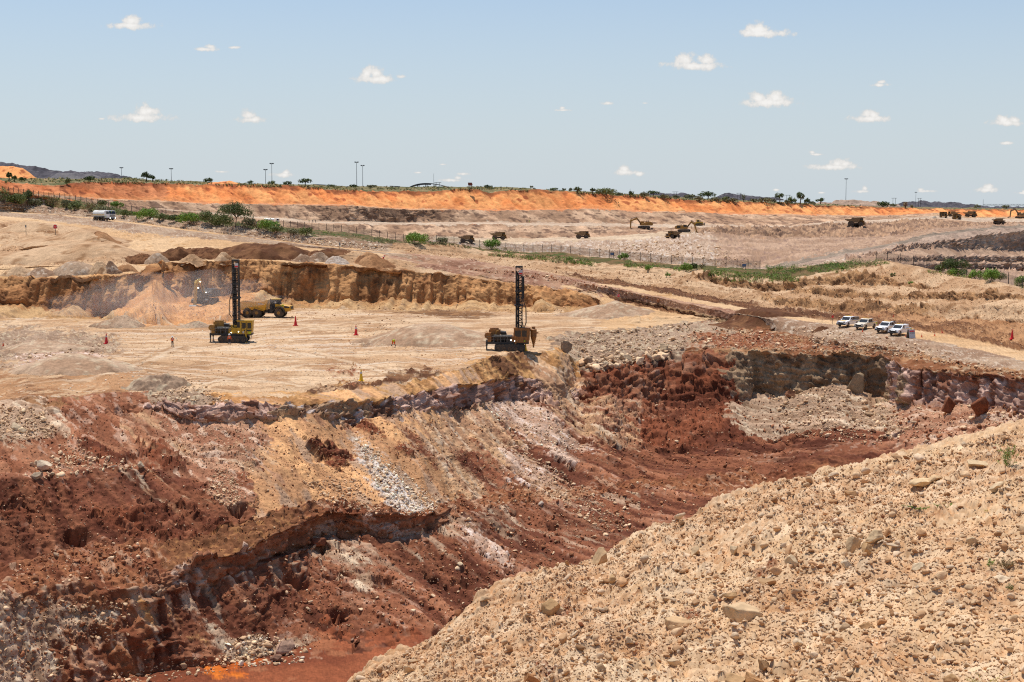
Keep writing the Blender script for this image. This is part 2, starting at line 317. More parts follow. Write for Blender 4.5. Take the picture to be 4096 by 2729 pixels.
bank('b1', [(390, 245.5), (480, 253.5), (595, 266), (690, 275), (722, 280.5), (780, 283), (815, 280), (857, 273), (884, 277.5), (920, 285), (966, 286.5), (1024, 292)], .86, (10, .9, .3, .15, [(0, 'gravel'), (385, 'tanbank'), (700, 'tanface'), (930, 'tanbank')]))
bank('b2', [(390, 246.5), (480, 255.5), (595, 269), (690, 278.5), (722, 286), (780, 292), (815, 285.5), (857, 285), (884, 285.8), (920, 287.6), (966, 288.5), (1024, 293)], .82, (10, .4, .2, .15, [(0, 'gravel'), (385, 'tanbank')]))
bank('b3', [(390, 247.5), (480, 257), (595, 271.5), (690, 281.5), (722, 288), (780, 294.5), (815, 287), (852, 288), (873, 292), (956, 292.8), (1024, 294)], .68, (10, .8, .3, .15, [(0, 'gravel'), (385, 'tanbank'), (800, 'tanface')]))
bank('b4', [(390, 248.5), (480, 258.5), (595, 274), (690, 285), (722, 291), (780, 296), (815, 293), (832, 296), (873, 298.5), (946, 300.6), (1024, 300.5)], .63, (10, .4, .2, .15, [(0, 'gravel'), (385, 'tanbank')]))
bank('b5', [(390, 249.5), (480, 260), (595, 276.5), (690, 288), (722, 294), (780, 298), (832, 301), (894, 305), (1024, 306)], .49, (12, .8, .3, .15, [(0, 'gravel'), (385, 'tanbank'), (770, 'tanface'), (930, 'tanbank')]))
bank('b6', [(390, 250.3), (480, 261), (595, 279), (690, 293), (722, 300.5), (780, 306), (832, 311), (884, 313.5), (940, 318), (1024, 322)], .42, (22, .6, .35, .15, [(0, 'gravel'), (385, 'tanbank'), (850, 'brownbank')]))
line('r1b', y3, d3, (12, 0.05, 0, 0, [(0, 'road'), (330, 'road'), (400, 'pinkgravel'), (585, 'road')]))
y4 = ip(XS, [(-60, 207), (0, 212), (60, 215.5), (102, 219.8), (195, 231.4), (256, 238.3), (326, 246.9), (379, 251.8), (420, 255.5), (480, 264), (540, 273), (591, 283.3), (626, 289.8), (655, 295.6), (689, 302), (755, 313), (832, 325), (880, 331.3), (904, 336.4), (925, 339), (967, 347.4), (998, 354.6), (1024, 360.3), (1084, 376)])
line('r1f', y4 , D_((0, 500), (102, 455), (205, 400), (256, 392), (326, 383), (379, 379), (420, 377), (480, 368), (540, 359), (591, 347), (626, 333), (689, 304), (755, 279), (832, 258), (880, 247), (904, 240), (925, 237), (967, 226), (998, 217), (1024, 208), (1084, 192)), (10, .12, .0, .06, [(0, 'gravel'), (420, 'pinkgravel'), (735, 'gravel')]))
line('b7', np.maximum(ip(XS, [(-60, 208), (0, 212.6), (60, 217), (88, 219.6), (120, 222.6), (149, 227), (175, 230), (195, 232.6), (230, 237.8), (256, 240.2), (326, 247.4), (379, 252.3), (420, 256.5), (480, 265), (540, 274.2), (591, 285), (626, 291.4), (655, 297), (689, 304), (722, 311), (755, 316.5), (780, 321.2), (832, 328.2), (880, 334.5), (925, 342.4), (967, 351), (1024, 364), (1084, 380)]), y4 + 0.2), DD['r1f'] - 4, (14, .2, .05, .12, [(0, 'gravel'), (420, 'pinkgravel'), (735, 'gravel')]))
line('r2b', [(-60, 213), (0, 216), (26, 218.2), (61, 222.8), (96, 227), (140, 232.9), (205, 239), (256, 243.3), (326, 249), (379, 253), (420, 261), (455, 267), (503, 275.6), (540, 281), (569, 286.5), (617, 297), (655, 303.6), (693, 311), (713, 315.6), (755, 325), (780, 332), (832, 340), (894, 347.5), (950, 362), (1024, 372), (1084, 389)],
     D_((0, 470), (60, 442), (100, 424), (140, 402), (205, 391), (256, 386), (326, 379), (380, 374), (420, 371), (455, 366), (503, 357), (569, 346), (617, 340), (655, 331), (713, 302), (755, 277), (832, 242), (894, 231), (1024, 196), (1084, 180)), (26, 0.06, 0, 0.02, [(0, 'road'), (380, 'pinkgravel'), (560, 'road'), (722, 'brownrubble')]))
line('r2f', [(-60, 217), (0, 220.5), (26, 221), (61, 225), (96, 230), (104, 236), (118, 248), (131, 253), (150, 252.5), (195, 250.5), (234, 249.5), (300, 252.6), (340, 252), (370, 253.8), (420, 264), (455, 269), (503, 278), (569, 288.8), (617, 300), (655, 308), (693, 315), (713, 319), (755, 329), (780, 335), (832, 343.5), (894, 349.5), (950, 364), (1024, 374), (1084, 391)],
     D_((0, 440), (61, 422), (96, 406), (118, 372), (131, 364), (150, 364), (195, 366), (252, 368), (300, 362), (340, 366), (370, 368), (420, 366), (455, 362), (503, 353), (569, 342), (600, 335), (617, 330), (655, 326), (693, 305), (713, 295), (755, 271), (832, 239), (894, 228), (950, 212), (1024, 194), (1084, 178)), (20, .45, .12, .1, [(0, 'tanbank'), (105, 'road'), (340, 'tanbank'), (420, 'pinkgravel'), (580, 'road'), (730, 'brownrubble')]))
yr2, dr2 = Y['r2f'], DD['r2f']
yrt = ip(XS, [(-60, 352), (0, 352), (200, 354), (400, 340), (500, 330), (555, 335), (576, 334.5), (617, 329.5), (650, 327), (684, 320.5), (713, 321), (755, 333), (780, 337.5), (832, 346), (894, 351.5), (950, 366), (987, 372.5), (1024, 375.6), (1084, 392)])
drt = DH(yrt, ip(XS, [(0, 22.7), (700, 22.7), (900, 22.6), (1024, 22.2)]))
drt = np.minimum(drt, dr2 - 1.2)
wr = sst(588, 626, XS)
def left(name, pts, dp, fr, spec):
    y = ip(XS, pts); d = ip(XS, dp[1]) if dp[0] == 'D' else DH(y, ip(XS, dp[1]))
    line(name, y * (1 - wr) + (yr2 + (yrt - yr2) * fr) * wr, d * (1 - wr) + (dr2 + (drt - dr2) * fr) * wr, spec)
RIGHT = [(600, 'road'), (725, 'brownrubble')]
left('c8', [(-60, 236), (0, 235.5), (35, 234), (60, 233.5), (88, 232), (100, 236.5), (118, 249), (131, 254.5), (153, 253.6), (195, 251.5), (252, 250.5), (300, 254), (340, 253), (370, 255), (420, 265.5), (455, 270.5), (503, 279), (569, 290)], D_((0, 397), (60, 397), (88, 388), (118, 366), (131, 358), (153, 357), (195, 360), (252, 362), (300, 357), (370, 361), (420, 360), (455, 358), (503, 350), (569, 340)), .1, (18, .9, .3, .25, [(0, 'tanbank'), (110, 'road'), (135, 'tanbank'), (420, 'pinkgravel')] + RIGHT))
left('c9', [(-60, 247), (0, 246), (35, 243.6), (60, 243), (88, 241.5), (110, 248), (118, 251), (131, 255.6), (153, 256), (195, 255), (252, 253.5), (300, 256.5), (340, 255), (370, 256.5), (420, 266.4), (455, 271.5), (503, 280), (569, 291)], D_((0, 378), (60, 380), (88, 372), (118, 354), (131, 350), (195, 352), (252, 354), (300, 352), (420, 357), (455, 355), (503, 347.5), (569, 338.5)), .2, (6, .1, 0, .05, [(0, 'road'), (115, 'tanbank'), (420, 'pinkgravel')] + RIGHT))
left('c10', [(-60, 248), (0, 247), (35, 245.6), (60, 244.4), (88, 243), (105, 246.6), (112, 250), (131, 256.6), (153, 258), (195, 258), (252, 256.5), (300, 258.6), (340, 257.6), (370, 259), (420, 267.4), (455, 272.5), (503, 280.8), (569, 291.8)], D_((0, 372), (60, 375), (88, 368), (118, 350), (131, 346), (195, 349), (252, 351), (420, 355), (455, 353.5), (503, 346.5), (569, 337.5)), .3, (26, .9, .4, .25, [(0, 'tanbank'), (150, 'tanbank'), (420, 'pinkgravel'), (520, 'tanbank')] + RIGHT))
left('c11', [(-60, 267), (0, 266), (35, 265), (88, 264), (123, 263), (140, 263.4), (153, 262.6), (175, 261), (251, 259), (318, 262), (345, 262.5), (380, 265.5), (420, 268.6), (455, 273.6), (503, 281.6), (569, 292.6)], D_((0, 336), (88, 332), (131, 336), (153, 341), (195, 345), (318, 350), (455, 352), (503, 346), (569, 337)), .4, (16, .12, 0, .05, [(0, 'road'), (330, 'tanbank')] + RIGHT))
left('c1', [(-60, 280), (0, 279.8), (67, 277.4), (139, 273), (146, 268), (152, 264.6), (175, 262), (251, 260), (318, 263.8), (350, 265.6), (380, 268.6), (409, 270.4), (417, 272.3), (455, 274.9), (503, 282.6), (555, 288.4), (587, 296)], D_((0, 319), (67, 321), (130, 323), (143, 329), (152, 335), (175, 338), (251, 343), (318, 345), (455, 349), (503, 344), (555, 338), (587, 333)), .5, (64, 1.0, 1.5, 0, [(0, 'cliff')] + RIGHT))
left('c2', [(-60, 306), (29, 307), (76, 307), (100, 314), (124, 312), (141, 301), (175, 297), (242, 293), (299, 298), (361, 301), (407, 300.8), (465, 302), (555, 305.4), (587, 307)], D_((0, 314), (67, 316), (130, 318), (143, 323), (152, 328), (175, 332), (251, 338), (318, 340), (455, 344), (503, 340), (555, 333), (587, 329)), .62, (30, .6, .15, .15, [(0, 'talus'), (110, 'orangetalus'), (255, 'talus')] + RIGHT))
left('c3', [(-60, 319), (67, 317), (105, 318.5), (150, 324), (191, 326), (232, 321), (280, 308.5), (357, 309.2), (398, 310), (493, 311), (555, 311.4), (587, 315)], H_((0, 22.7)), .8, (110, .12, 0, .03, [(0, 'floor')] + RIGHT))
line('rt', yrt, drt, (120, .14, 0, .04, [(0, 'floor'), (556, 'greyrubble'), (725, 'brownrubble')]))
ye = ip(XS, [(-60, 402), (0, 401), (70, 397), (132, 392), (152, 390), (222, 397), (275, 398), (285, 397.5), (320, 393.5), (390, 384.7), (425, 377.7), (460, 369.5), (480, 363), (500, 356), (520, 352), (555, 352), (579, 360), (600, 361), (626, 357), (665, 350.5), (708, 350), (755, 351), (780, 352), (832, 352.4), (878, 356), (892, 362), (915, 369), (946, 369), (987, 375.5), (1024, 378.6), (1084, 395)])
de = DH(ye, ip(XS, [(0, 22.7), (490, 22.8), (555, 23), (579, 25), (626, 24.5), (665, 24), (755, 23.2), (832, 22.8), (892, 23.4), (1024, 22.5)]))
de = np.minimum(de, drt - 1.5)
line('edge', ye, de, (26, .35, .25, .1, [(0, 'brownbank'), (60, 'redgravel'), (150, 'greyrubble'), (215, 'tansoil'), (500, 'tansoil'), (572, 'greyrubble'), (700, 'brownrubble')]))
line('l1', [(-60, 415), (0, 415), (70, 412), (150, 404), (200, 405), (245, 403), (285, 404.5), (330, 401), (392, 396), (425, 392), (466, 387), (480, 384), (511, 375), (540, 378), (573, 385), (590, 368), (626, 362), (665, 355), (708, 354.5), (755, 353), (780, 353.4), (832, 353.8), (878, 357.5), (892, 364), (915, 371), (946, 371), (987, 377.5), (1024, 380.6), (1084, 397)], de - ip(XS, [(0, 7), (150, 5), (470, 6), (500, 10), (560, 10), (590, 3), (700, 1.5), (1024, 1.2)]),
     (34, 1.0, .7, 0, [(0, 'redgravel'), (150, 'lilac'), (285, 'crag'), (385, 'lilac'), (575, 'redcrag'), (745, 'greyrock'), (888, 'lilac')]))
line('l2', [(-60, 421), (0, 421), (70, 420), (150, 411), (180, 419), (200, 424), (245, 424), (285, 417), (330, 415), (351, 428), (370, 419), (392, 411), (425, 406), (466, 411), (480, 404), (511, 399), (540, 400), (573, 401), (600, 396), (626, 398), (665, 404), (708, 402), (740, 398), (780, 397), (836, 386), (863, 393), (889, 403), (935, 402), (970, 405), (998, 406), (1024, 418), (1084, 424)], DD['l1'] - ip(XS, [(0, 4), (150, 1.5), (250, 2.4), (480, 2.2), (540, 2.2), (590, 7), (660, 10), (735, 7), (755, 1.6), (880, 1.4), (1024, 1.4)]),
     (60, .3, .6, .1, [(0, 'redgravel'), (150, 'pinkscree'), (265, 'sandfan'), (440, 'graytan'), (500, 'red'), (580, 'redcrag'), (745, 'greyscree'), (880, 'pinkscree')]))
y_m1 = ip(XS, [(-60, 478), (35, 474), (60, 470), (128, 463), (160, 470), (200, 480), (250, 470), (330, 460), (400, 460), (500, 446), (550, 446), (632, 446), (700, 450), (780, 436), (836, 422), (889, 428), (950, 428), (1024, 442), (1084, 450)])
y_m2 = ip(XS, [(-60, 572), (0, 569), (70, 548), (140, 545), (200, 535), (250, 527), (300, 508), (320, 501), (367, 509), (420, 512), (450, 502), (525, 490), (600, 483), (650, 478), (720, 475), (780, 470), (1024, 462)])
d_m2 = DH(y_m2, ip(XS, [(0, 32.5), (140, 32), (320, 31.5), (420, 33), (525, 35), (650, 36.5), (780, 36), (890, 33.5), (1024, 31)]))
d_m1 = DD['l2'] + (d_m2 - DD['l2']) * ip(XS, [(0, .5), (128, .5), (250, .55), (500, .5), (1024, .5)])
line('m1', y_m1, d_m1, (8, .25, .1, .1, [(0, 'redgravel'), (150, 'red'), (262, 'sandfan'), (440, 'graytan'), (500, 'red'), (880, 'pinkscree')]))
line('m1b', y_m1 + ip(XS, [(0, 5), (128, 4), (170, 3)]), d_m1 - ip(XS, [(0, 5), (128, 4), (170, 1.5)]), (90, .35, .6, .1, [(0, 'red'), (262, 'sandfan'), (440, 'graytan'), (490, 'red'), (880, 'pinkscree')]))
line('m2', y_m2, d_m2, (40, .45, .15, .2, [(0, 'redrubble'), (160, 'brownrubble2'), (290, 'redrubble'), (1000, 'redrubble')]))
y_ml = ip(XS, [(-60, 590), (0, 587), (70, 573), (130, 571), (170, 568), (200, 560), (250, 548), (290, 530), (326, 512), (367, 516), (425, 517), (450, 508), (525, 497), (650, 486), (1024, 470)])
d_ml = d_m2 - ip(XS, [(0, 6), (200, 8), (290, 5), (330, 2.5), (430, 2.5), (525, 4), (1024, 4)])
line('ml', y_ml, d_ml, (30, .5, .25, 0, [(0, 'redrubble'), (135, 'lilacband'), (450, 'redrubble')]))
y_m3 = ip(XS, [(-60, 600), (0, 596), (70, 584), (130, 585), (170, 582), (200, 584), (250, 571), (290, 557), (326, 541), (367, 537), (408, 538.5), (432, 533), (455, 516), (525, 501), (650, 490), (1024, 474)])
line('m3', y_m3, d_ml + ip(XS, [(0, -4), (135, -2.5), (190, -.3), (330, .1), (430, -.6), (470, -3)]), (90, .35, .6, .1, [(0, 'redrubble'), (150, 'red'), (230, 'red')]))
y_f1 = ip(XS, [(-60, 735), (0, 720), (105, 682), (164, 672), (234, 664), (308, 646), (343, 636), (419, 637), (470, 630), (600, 600), (1024, 560)])
line('f1', y_f1, DH(y_f1, ip(XS, [(0, 40.5), (500, 40.5), (600, 39), (1024, 35)])), (60, .08, 0, .03, ONE('redfloor')))
hid('f2', [(0, 98), (600, 105), (1024, 100)], [(0, 40.7), (600, 40.7), (1024, 37)], (10, .3, 0, 0, ONE('redfloor')))
hid('f3', [(0, 55)], [(0, 41), (1024, 38)], (8, .3, 0, 0, ONE('redfloor')))
hid('f4', [(0, 30)], [(0, 41), (1024, 38)], (0, 0, 0, 0, ONE('redfloor')))

# ragged contour lines
for n_ in ORDER:
    w = fbm(np.stack([XS / 9, XS * 0, XS * 0], -1), 1, 3, 100 + ORDER.index(n_)) * 0.7 + fbm(np.stack([XS / 40, XS * 0, XS * 0], -1), 1, 2, 300 + ORDER.index(n_)) * 0.8
    k = {'sky': .35, 'rim': .5, 'r1b': .2, 'r1f': .4, 'edge': 1.4, 'l1': 2.2, 'l2': 2.5, 'm2': 2, 'ml': 1.6, 'm3': 2, 'f1': 1.5, 'm1': 2, 'm1b': 2, 'c1': .5, 'c2': 1.2, 'rt': .7, 'wbase': .3, 'obase': .25, 'shelf': .25, 'far': 0, 'plain': 0, 'b1': 1.3, 'b2': 1.3, 'b3': 1.3, 'b4': 1.3, 'b5': 1.3, 'b6': 1.3, 'crest': .6, 'b7': .7, 'c8': .6, 'd1t': .8, 'd1b': 1.2, 'd2t': .6, 'd2b': .8, 'd3t': .5, 'd3b': .9, 'tback': .6, 'tfront': .6}.get(n_, .3)
    Y[n_] = Y[n_] + w * k * (0.3 if n_ in ('l1', 'l2') and False else 1)

LP = {n_: P(XS, Y[n_], DD[n_]) for n_ in ORDER}
rows, rowS, amps, zone = [], [], [], []
ROW0 = {}
for i, n_ in enumerate(ORDER):
    ROW0[n_] = len(rows); sp = SPEC[n_]; n = max(sp[0], 1)
    nx = ORDER[i + 1] if i + 1 < len(ORDER) else None
    for k in range(n if nx else 1):
        t = k / n
        rows.append(LP[n_] if not nx else LP[n_] * (1 - t) + LP[nx] * t); rowS.append(i + t); amps.append(sp[1:4])
NR = len(rows)
V = np.stack(rows, 0)                                     # (NR, NX, 3)
rowS = np.array(rowS); amps = np.array(amps, float)
ker = np.ones(5) / 5
amps = np.stack([np.convolve(np.pad(amps[:, k], 2, mode='edge'), ker, 'valid') for k in range(3)], -1)
N = np.cross(np.gradient(V, axis=1), np.gradient(V, axis=0)); N /= np.linalg.norm(N, axis=2, keepdims=True) + 1e-9
N[N[..., 2] < -0.3] *= -1
p = V.reshape(-1, 3); n3 = N.reshape(-1, 3)
SI = np.repeat(rowS, NX); XP = np.tile(XS, NR)
aI, aR, aC = [np.repeat(amps[:, k], NX) for k in range(3)]
idx = {n_: i for i, n_ in enumerate(ORDER)}
pit = SI >= idx['edge']; cliffz = (SI >= idx['c1'] - .3) & (SI < idx['c3'])
far = SI < idx['fence']
# rill coordinate: across the fall line
qa = np.where(pit, p[:, 0] * .66 + p[:, 1] * .75, np.where(far, p[:, 0] + .8 * p[:, 2], p[:, 0]))
qb = np.where(pit, p[:, 0] * .75 - p[:, 1] * .66 - p[:, 2], p[:, 2] * 1.0 + p[:, 1])
lamR = np.where(far, 6.0, np.where(pit, 2.6, 2.6)); lenR = np.where(pit, 11.0, 6.0)
warp = fbm(p, 9.0, 2, 11) * .7
rq = np.stack([(qa + warp) / lamR, qb / (lamR * lenR), qb * 0], -1)
rill = vn(rq, 21) * .5 + vn(rq * [2.6, 2.0, 1], 22) * .42 + vn(rq * [6.3, 4, 1], 23) * .3
big = fbm(p, 16.0, 3, 31); mid = fbm(p, 3.6, 3, 41); small = fbm(p, .9, 3, 51)
dist = np.clip(p[:, 1] / 170.0, .6, 8)
crg = ridged(p * [1, 1, .8], 3.2, 3, 61)
iso = big * .8 + mid * .5 + small * .16 * np.minimum(dist, 1.4) + fbm(p, .35, 1, 55) * .05
clod = np.clip(fbm(p, .55, 2, 71), 0, 1) * 1.3 + np.clip(mid, 0, 1) * .5
isrock = np.zeros(len(p), bool)
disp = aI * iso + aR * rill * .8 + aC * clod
steep = 1 - np.abs(n3[:, 2])
cl_t = np.clip(SI - idx['c1'], 0, 1) * ((SI >= idx['c1']) & (SI < idx['c2'] + 1))
but = np.stack([qa / 7.5, p[:, 2] / 30, p[:, 1] * 0], -1)
but = np.clip(vn(but, 25) * .8 + vn(but * [2.3, 2, 1], 26) * .45 + vn(but * [5.2, 3, 1], 27) * .3, -.4, 1.2) * (XP < 640)
flut = vn(np.stack([qa / 1.1, p[:, 2] / 14, p[:, 1] * 0], -1), 28)
disp += np.where(SI < idx['c2'] + 1, but * 4.2 * cl_t ** 1.3 * (1 - sst(.92, 1, cl_t) * .5) + np.exp(-((XP - 156) / 11.0) ** 2) * 4.5 * sst(0, .25, cl_t) * (1 - .35 * sst(.6, 1, cl_t)) * (1 + .5 * vn(p / 2.2, 29)) + flut * .35 * sst(0, .15, cl_t) * (1 - cl_t * .5), 0)
def ledge(lz, s, ww):                                     # broken ledges: lean out going down, then drop back
    ph = -p[:, 2] / lz + ww * fbm(p * [1, 1, .6], 6 * lz, 3, s) + small * .12
    fr = ph - np.floor(ph); return fr ** 1.5 * (1 - sst(.93, 1, fr))
disp += crg * .55 * aI * sst(.35, .75, steep) * np.where(far, .5, 1)
# ------------------------------------------------------------------ colours of the soils and rocks (real albedo per vertex)
PAL = {  # c1, c2, wavelength of the mix, accent, accent threshold, accent wavelength, k
 'plain': ((150, 135, 100), (120, 115, 80), 60, (90, 95, 60), .3, 30, K),
 'scrub': ((138, 128, 82), (176, 152, 108), 9, (88, 96, 52), .02, 5, K),
 'orange': ((244, 166, 102), (230, 140, 80), 22, (172, 92, 56), .4, 5, 1.12),
 'orangedull': ((216, 138, 90), (196, 112, 66), 24, (140, 76, 48), .5, 5, 1.2),
 'orangefoot': ((224, 150, 100), (214, 170, 130), 30, (200, 120, 70), .5, 8, 1.35),
 'whiteface': ((206, 170, 136), (172, 136, 106), 12, (120, 92, 74), .26, 4.5, 1.22),
 'whitebench': ((228, 202, 172), (210, 180, 150), 20, (190, 160, 130), .5, 5, 1.5),
 'paleroad': ((232, 206, 172), (220, 190, 154), 25, (200, 170, 140), .6, 8, 1.5),
 'rubblewhite': ((202, 174, 146), (178, 148, 122), 8, (226, 208, 188), .3, 1.6, 1.3),
 'darkface': ((198, 160, 126), (158, 124, 98), 7, (124, 98, 82), .2, 4, 1.4),
 'darkface2': ((196, 162, 136), (156, 126, 104), 7, (212, 180, 150), .3, 4, 1.1),
 'greytalus': ((196, 168, 144), (176, 150, 128), 12, (140, 116, 100), .45, 3, 1.35),
 'pinktalus': ((198, 164, 134), (174, 140, 112), 12, (150, 120, 104), .45, 3, 1.35),
 'rampgrey': ((170, 150, 128), (150, 132, 112), 14, (196, 172, 148), .5, 5, 1.5),
 'vegsoil': ((140, 112, 74), (110, 100, 58), 6, (86, 98, 46), .1, 3, K),
 'tanbank': ((216, 180, 140), (196, 156, 116), 9, (160, 118, 80), .42, 2.2, 1.35),
 'tanface': ((190, 146, 102), (160, 118, 80), 5, (116, 84, 58), .25, 2.5, 1.35),
 'brownbank': ((196, 148, 104), (168, 120, 80), 8, (128, 86, 56), .4, 2, 1.4),
 'gravel': ((190, 160, 130), (166, 132, 104), 5, (216, 194, 168), .34, .8, 1.4),
 'pinkgravel': ((190, 148, 116), (164, 120, 94), 5, (214, 180, 150), .34, .8, 1.4),
 'road': ((238, 198, 150), (226, 182, 132), 16, (206, 158, 104), .5, 4, 1.5),
 'cliff': ((196, 146, 96), (164, 114, 72), 7, (120, 82, 54), .5, 3, 1.18),
 'talus': ((212, 172, 122), (190, 146, 98), 7, (170, 136, 100), .35, 1.5, 1.35),
 'orangetalus': ((222, 164, 106), (208, 146, 88), 6, (172, 116, 70), .4, 1.6, 1.35),
 'floor': ((234, 198, 156), (216, 174, 130), 9, (194, 150, 108), .22, 4.5, 1.5),
 'greyrubble': ((186, 156, 128), (160, 130, 104), 5, (214, 192, 158), .25, .8, 1.4),
 'brownrubble': ((190, 142, 100), (152, 100, 66), 6, (206, 176, 140), .3, .9, 1.4),
 'tansoil': ((222, 170, 110), (196, 142, 88), 6, (150, 104, 66), .4, 1.5, 1.35),
 'redgravel': ((168, 114, 82), (146, 92, 64), 5, (190, 150, 124), .3, .6, 1.25),
 'red': ((152, 95, 66), (122, 71, 50), 6, (94, 50, 34), .2, 1.6, 1.4),
 'redcrag': ((146, 84, 56), (112, 62, 42), 5, (166, 106, 76), .42, 1.4, 1.35),
 'redrubble': ((166, 108, 72), (138, 82, 55), 4, (204, 160, 126), .33, .6, 1.4),
 'brownrubble2': ((150, 100, 66), (122, 76, 50), 4, (192, 136, 86), .3, .6, 1.5),
 'redfloor': ((158, 90, 58), (136, 74, 48), 6, (176, 112, 76), .3, 2.5, 1.4),
 'lilac': ((200, 166, 146), (160, 126, 108), 2.2, (128, 82, 58), .16, 1.8, 1.0),
 'crag': ((180, 146, 112), (130, 96, 76), 3, (206, 190, 180), .25, 1.2, 1.25),
 'lilacband': ((180, 126, 92), (150, 98, 70), 2.6, (206, 176, 152), .2, 1.4, 1.25),
 'greyrock': ((178, 148, 114), (150, 122, 94), 5, (118, 94, 72), .3, 2, 1.2),
 'greyscree': ((194, 162, 132), (166, 134, 106), 4, (220, 196, 164), .3, .6, 1.3),
 'pinkscree': ((190, 144, 112), (160, 110, 82), 4, (216, 184, 156), .26, .6, 1.25),
 'lilacscree': ((208, 178, 154), (178, 142, 116), 4, (226, 206, 190), .3, .6, 1.25),
 'sandfan': ((228, 174, 120), (196, 146, 102), 7, (186, 152, 122), .16, 1.6, 1.25),
 'graytan': ((208, 166, 124), (176, 134, 100), 6, (214, 186, 154), .2, .6, 1.25),
 'greyfloor': ((208, 176, 144), (186, 150, 118), 5, (218, 194, 160), .25, .9, 1.4),
 'white': ((226, 212, 196), (204, 184, 164), 3, (176, 146, 120), .35, .7, 1.3),
 'brown': ((138, 96, 64), (106, 70, 46), 4, (96, 58, 36), .25, 1.2, 1.35),
 'darkdamp': ((150, 108, 70), (128, 90, 58), 4, (176, 130, 86), .4, 2, 1.4),
 'ochre': ((214, 118, 44), (196, 98, 36), 4, (160, 80, 44), .4, 1.2, 1.3),
 'coal': ((96, 92, 96), (74, 71, 76), 14, (116, 112, 112), .35, 4, 1.3),
 'coalroad': ((132, 128, 128), (116, 112, 114), 20, (140, 136, 132), .5, 8, 1.5),
}
PN = list(PAL)
noise_cache = {}
SLOPY = ('red', 'sandfan', 'graytan', 'redgravel', 'pinkscree', 'lilacscree', 'white', 'greyscree', 'tansoil', 'redrubble')
def soil(name, q, seed=0, pxn=None, qs=None):
    c1, c2, lam, ca, thr, la, k = PAL[name]
    if qs is not None and name in SLOPY: q = q * .35 + qs * .65; w = sst(-.3, .3, fbm(qs, lam * .3, 3, 500 + PN.index(name)))[:, None]
    else: w = sst(-.35, .35, fbm(q, lam, 3, 500 + PN.index(name)))[:, None]
    c = A(*c1, k) * (1 - w) + A(*c2, k) * w
    a = sst(thr, thr + .22, fbm(q, la, 3, 600 + PN.index(name)))[:, None] * .85
    c = c * (1 - a) + A(*ca, k) * a
    if pxn is not None: c = c * (1 + pxn[:, None])
    return np.clip(c, .004, .85)
grain = rng.normal(0, .085, len(p))
grain = grain + fbm(p * 1, .5, 2, 77) * .12
# base strip materials, boundaries ragged by noise
sc_ = SI + np.clip(mid * .18 + small * .10, -.3, .3) * (SI >= idx['fence']) + np.clip(mid * .1, -.2, .2) * (SI < idx['fence'])
sc_ = np.where((np.floor(SI) == idx['c1']) | (np.floor(SI) == idx['r1b']) | (np.floor(SI) == idx['rim']), np.clip(sc_, np.floor(SI) + .0, np.floor(SI) + .999), sc_)
si_ = np.clip(np.floor(sc_), 0, len(ORDER) - 2).astype(int)
xj = XP + (mid * 8 + big * 16 + small * 8 + rill * np.where(pit, 14, 3)) * np.where(far, .6, 1)
MID_ = np.zeros(len(p), np.int16)
for i, n_ in enumerate(ORDER):
    m = si_ == i
    if not m.any(): continue
    br = SPEC[n_][4]; xb = np.array([b[0] for b in br[1:]], float)
    k = np.searchsorted(xb, xj[m]) if len(xb) else np.zeros(m.sum(), int)
    MID_[m] = np.array([PN.index(b[1]) for b in br])[k]
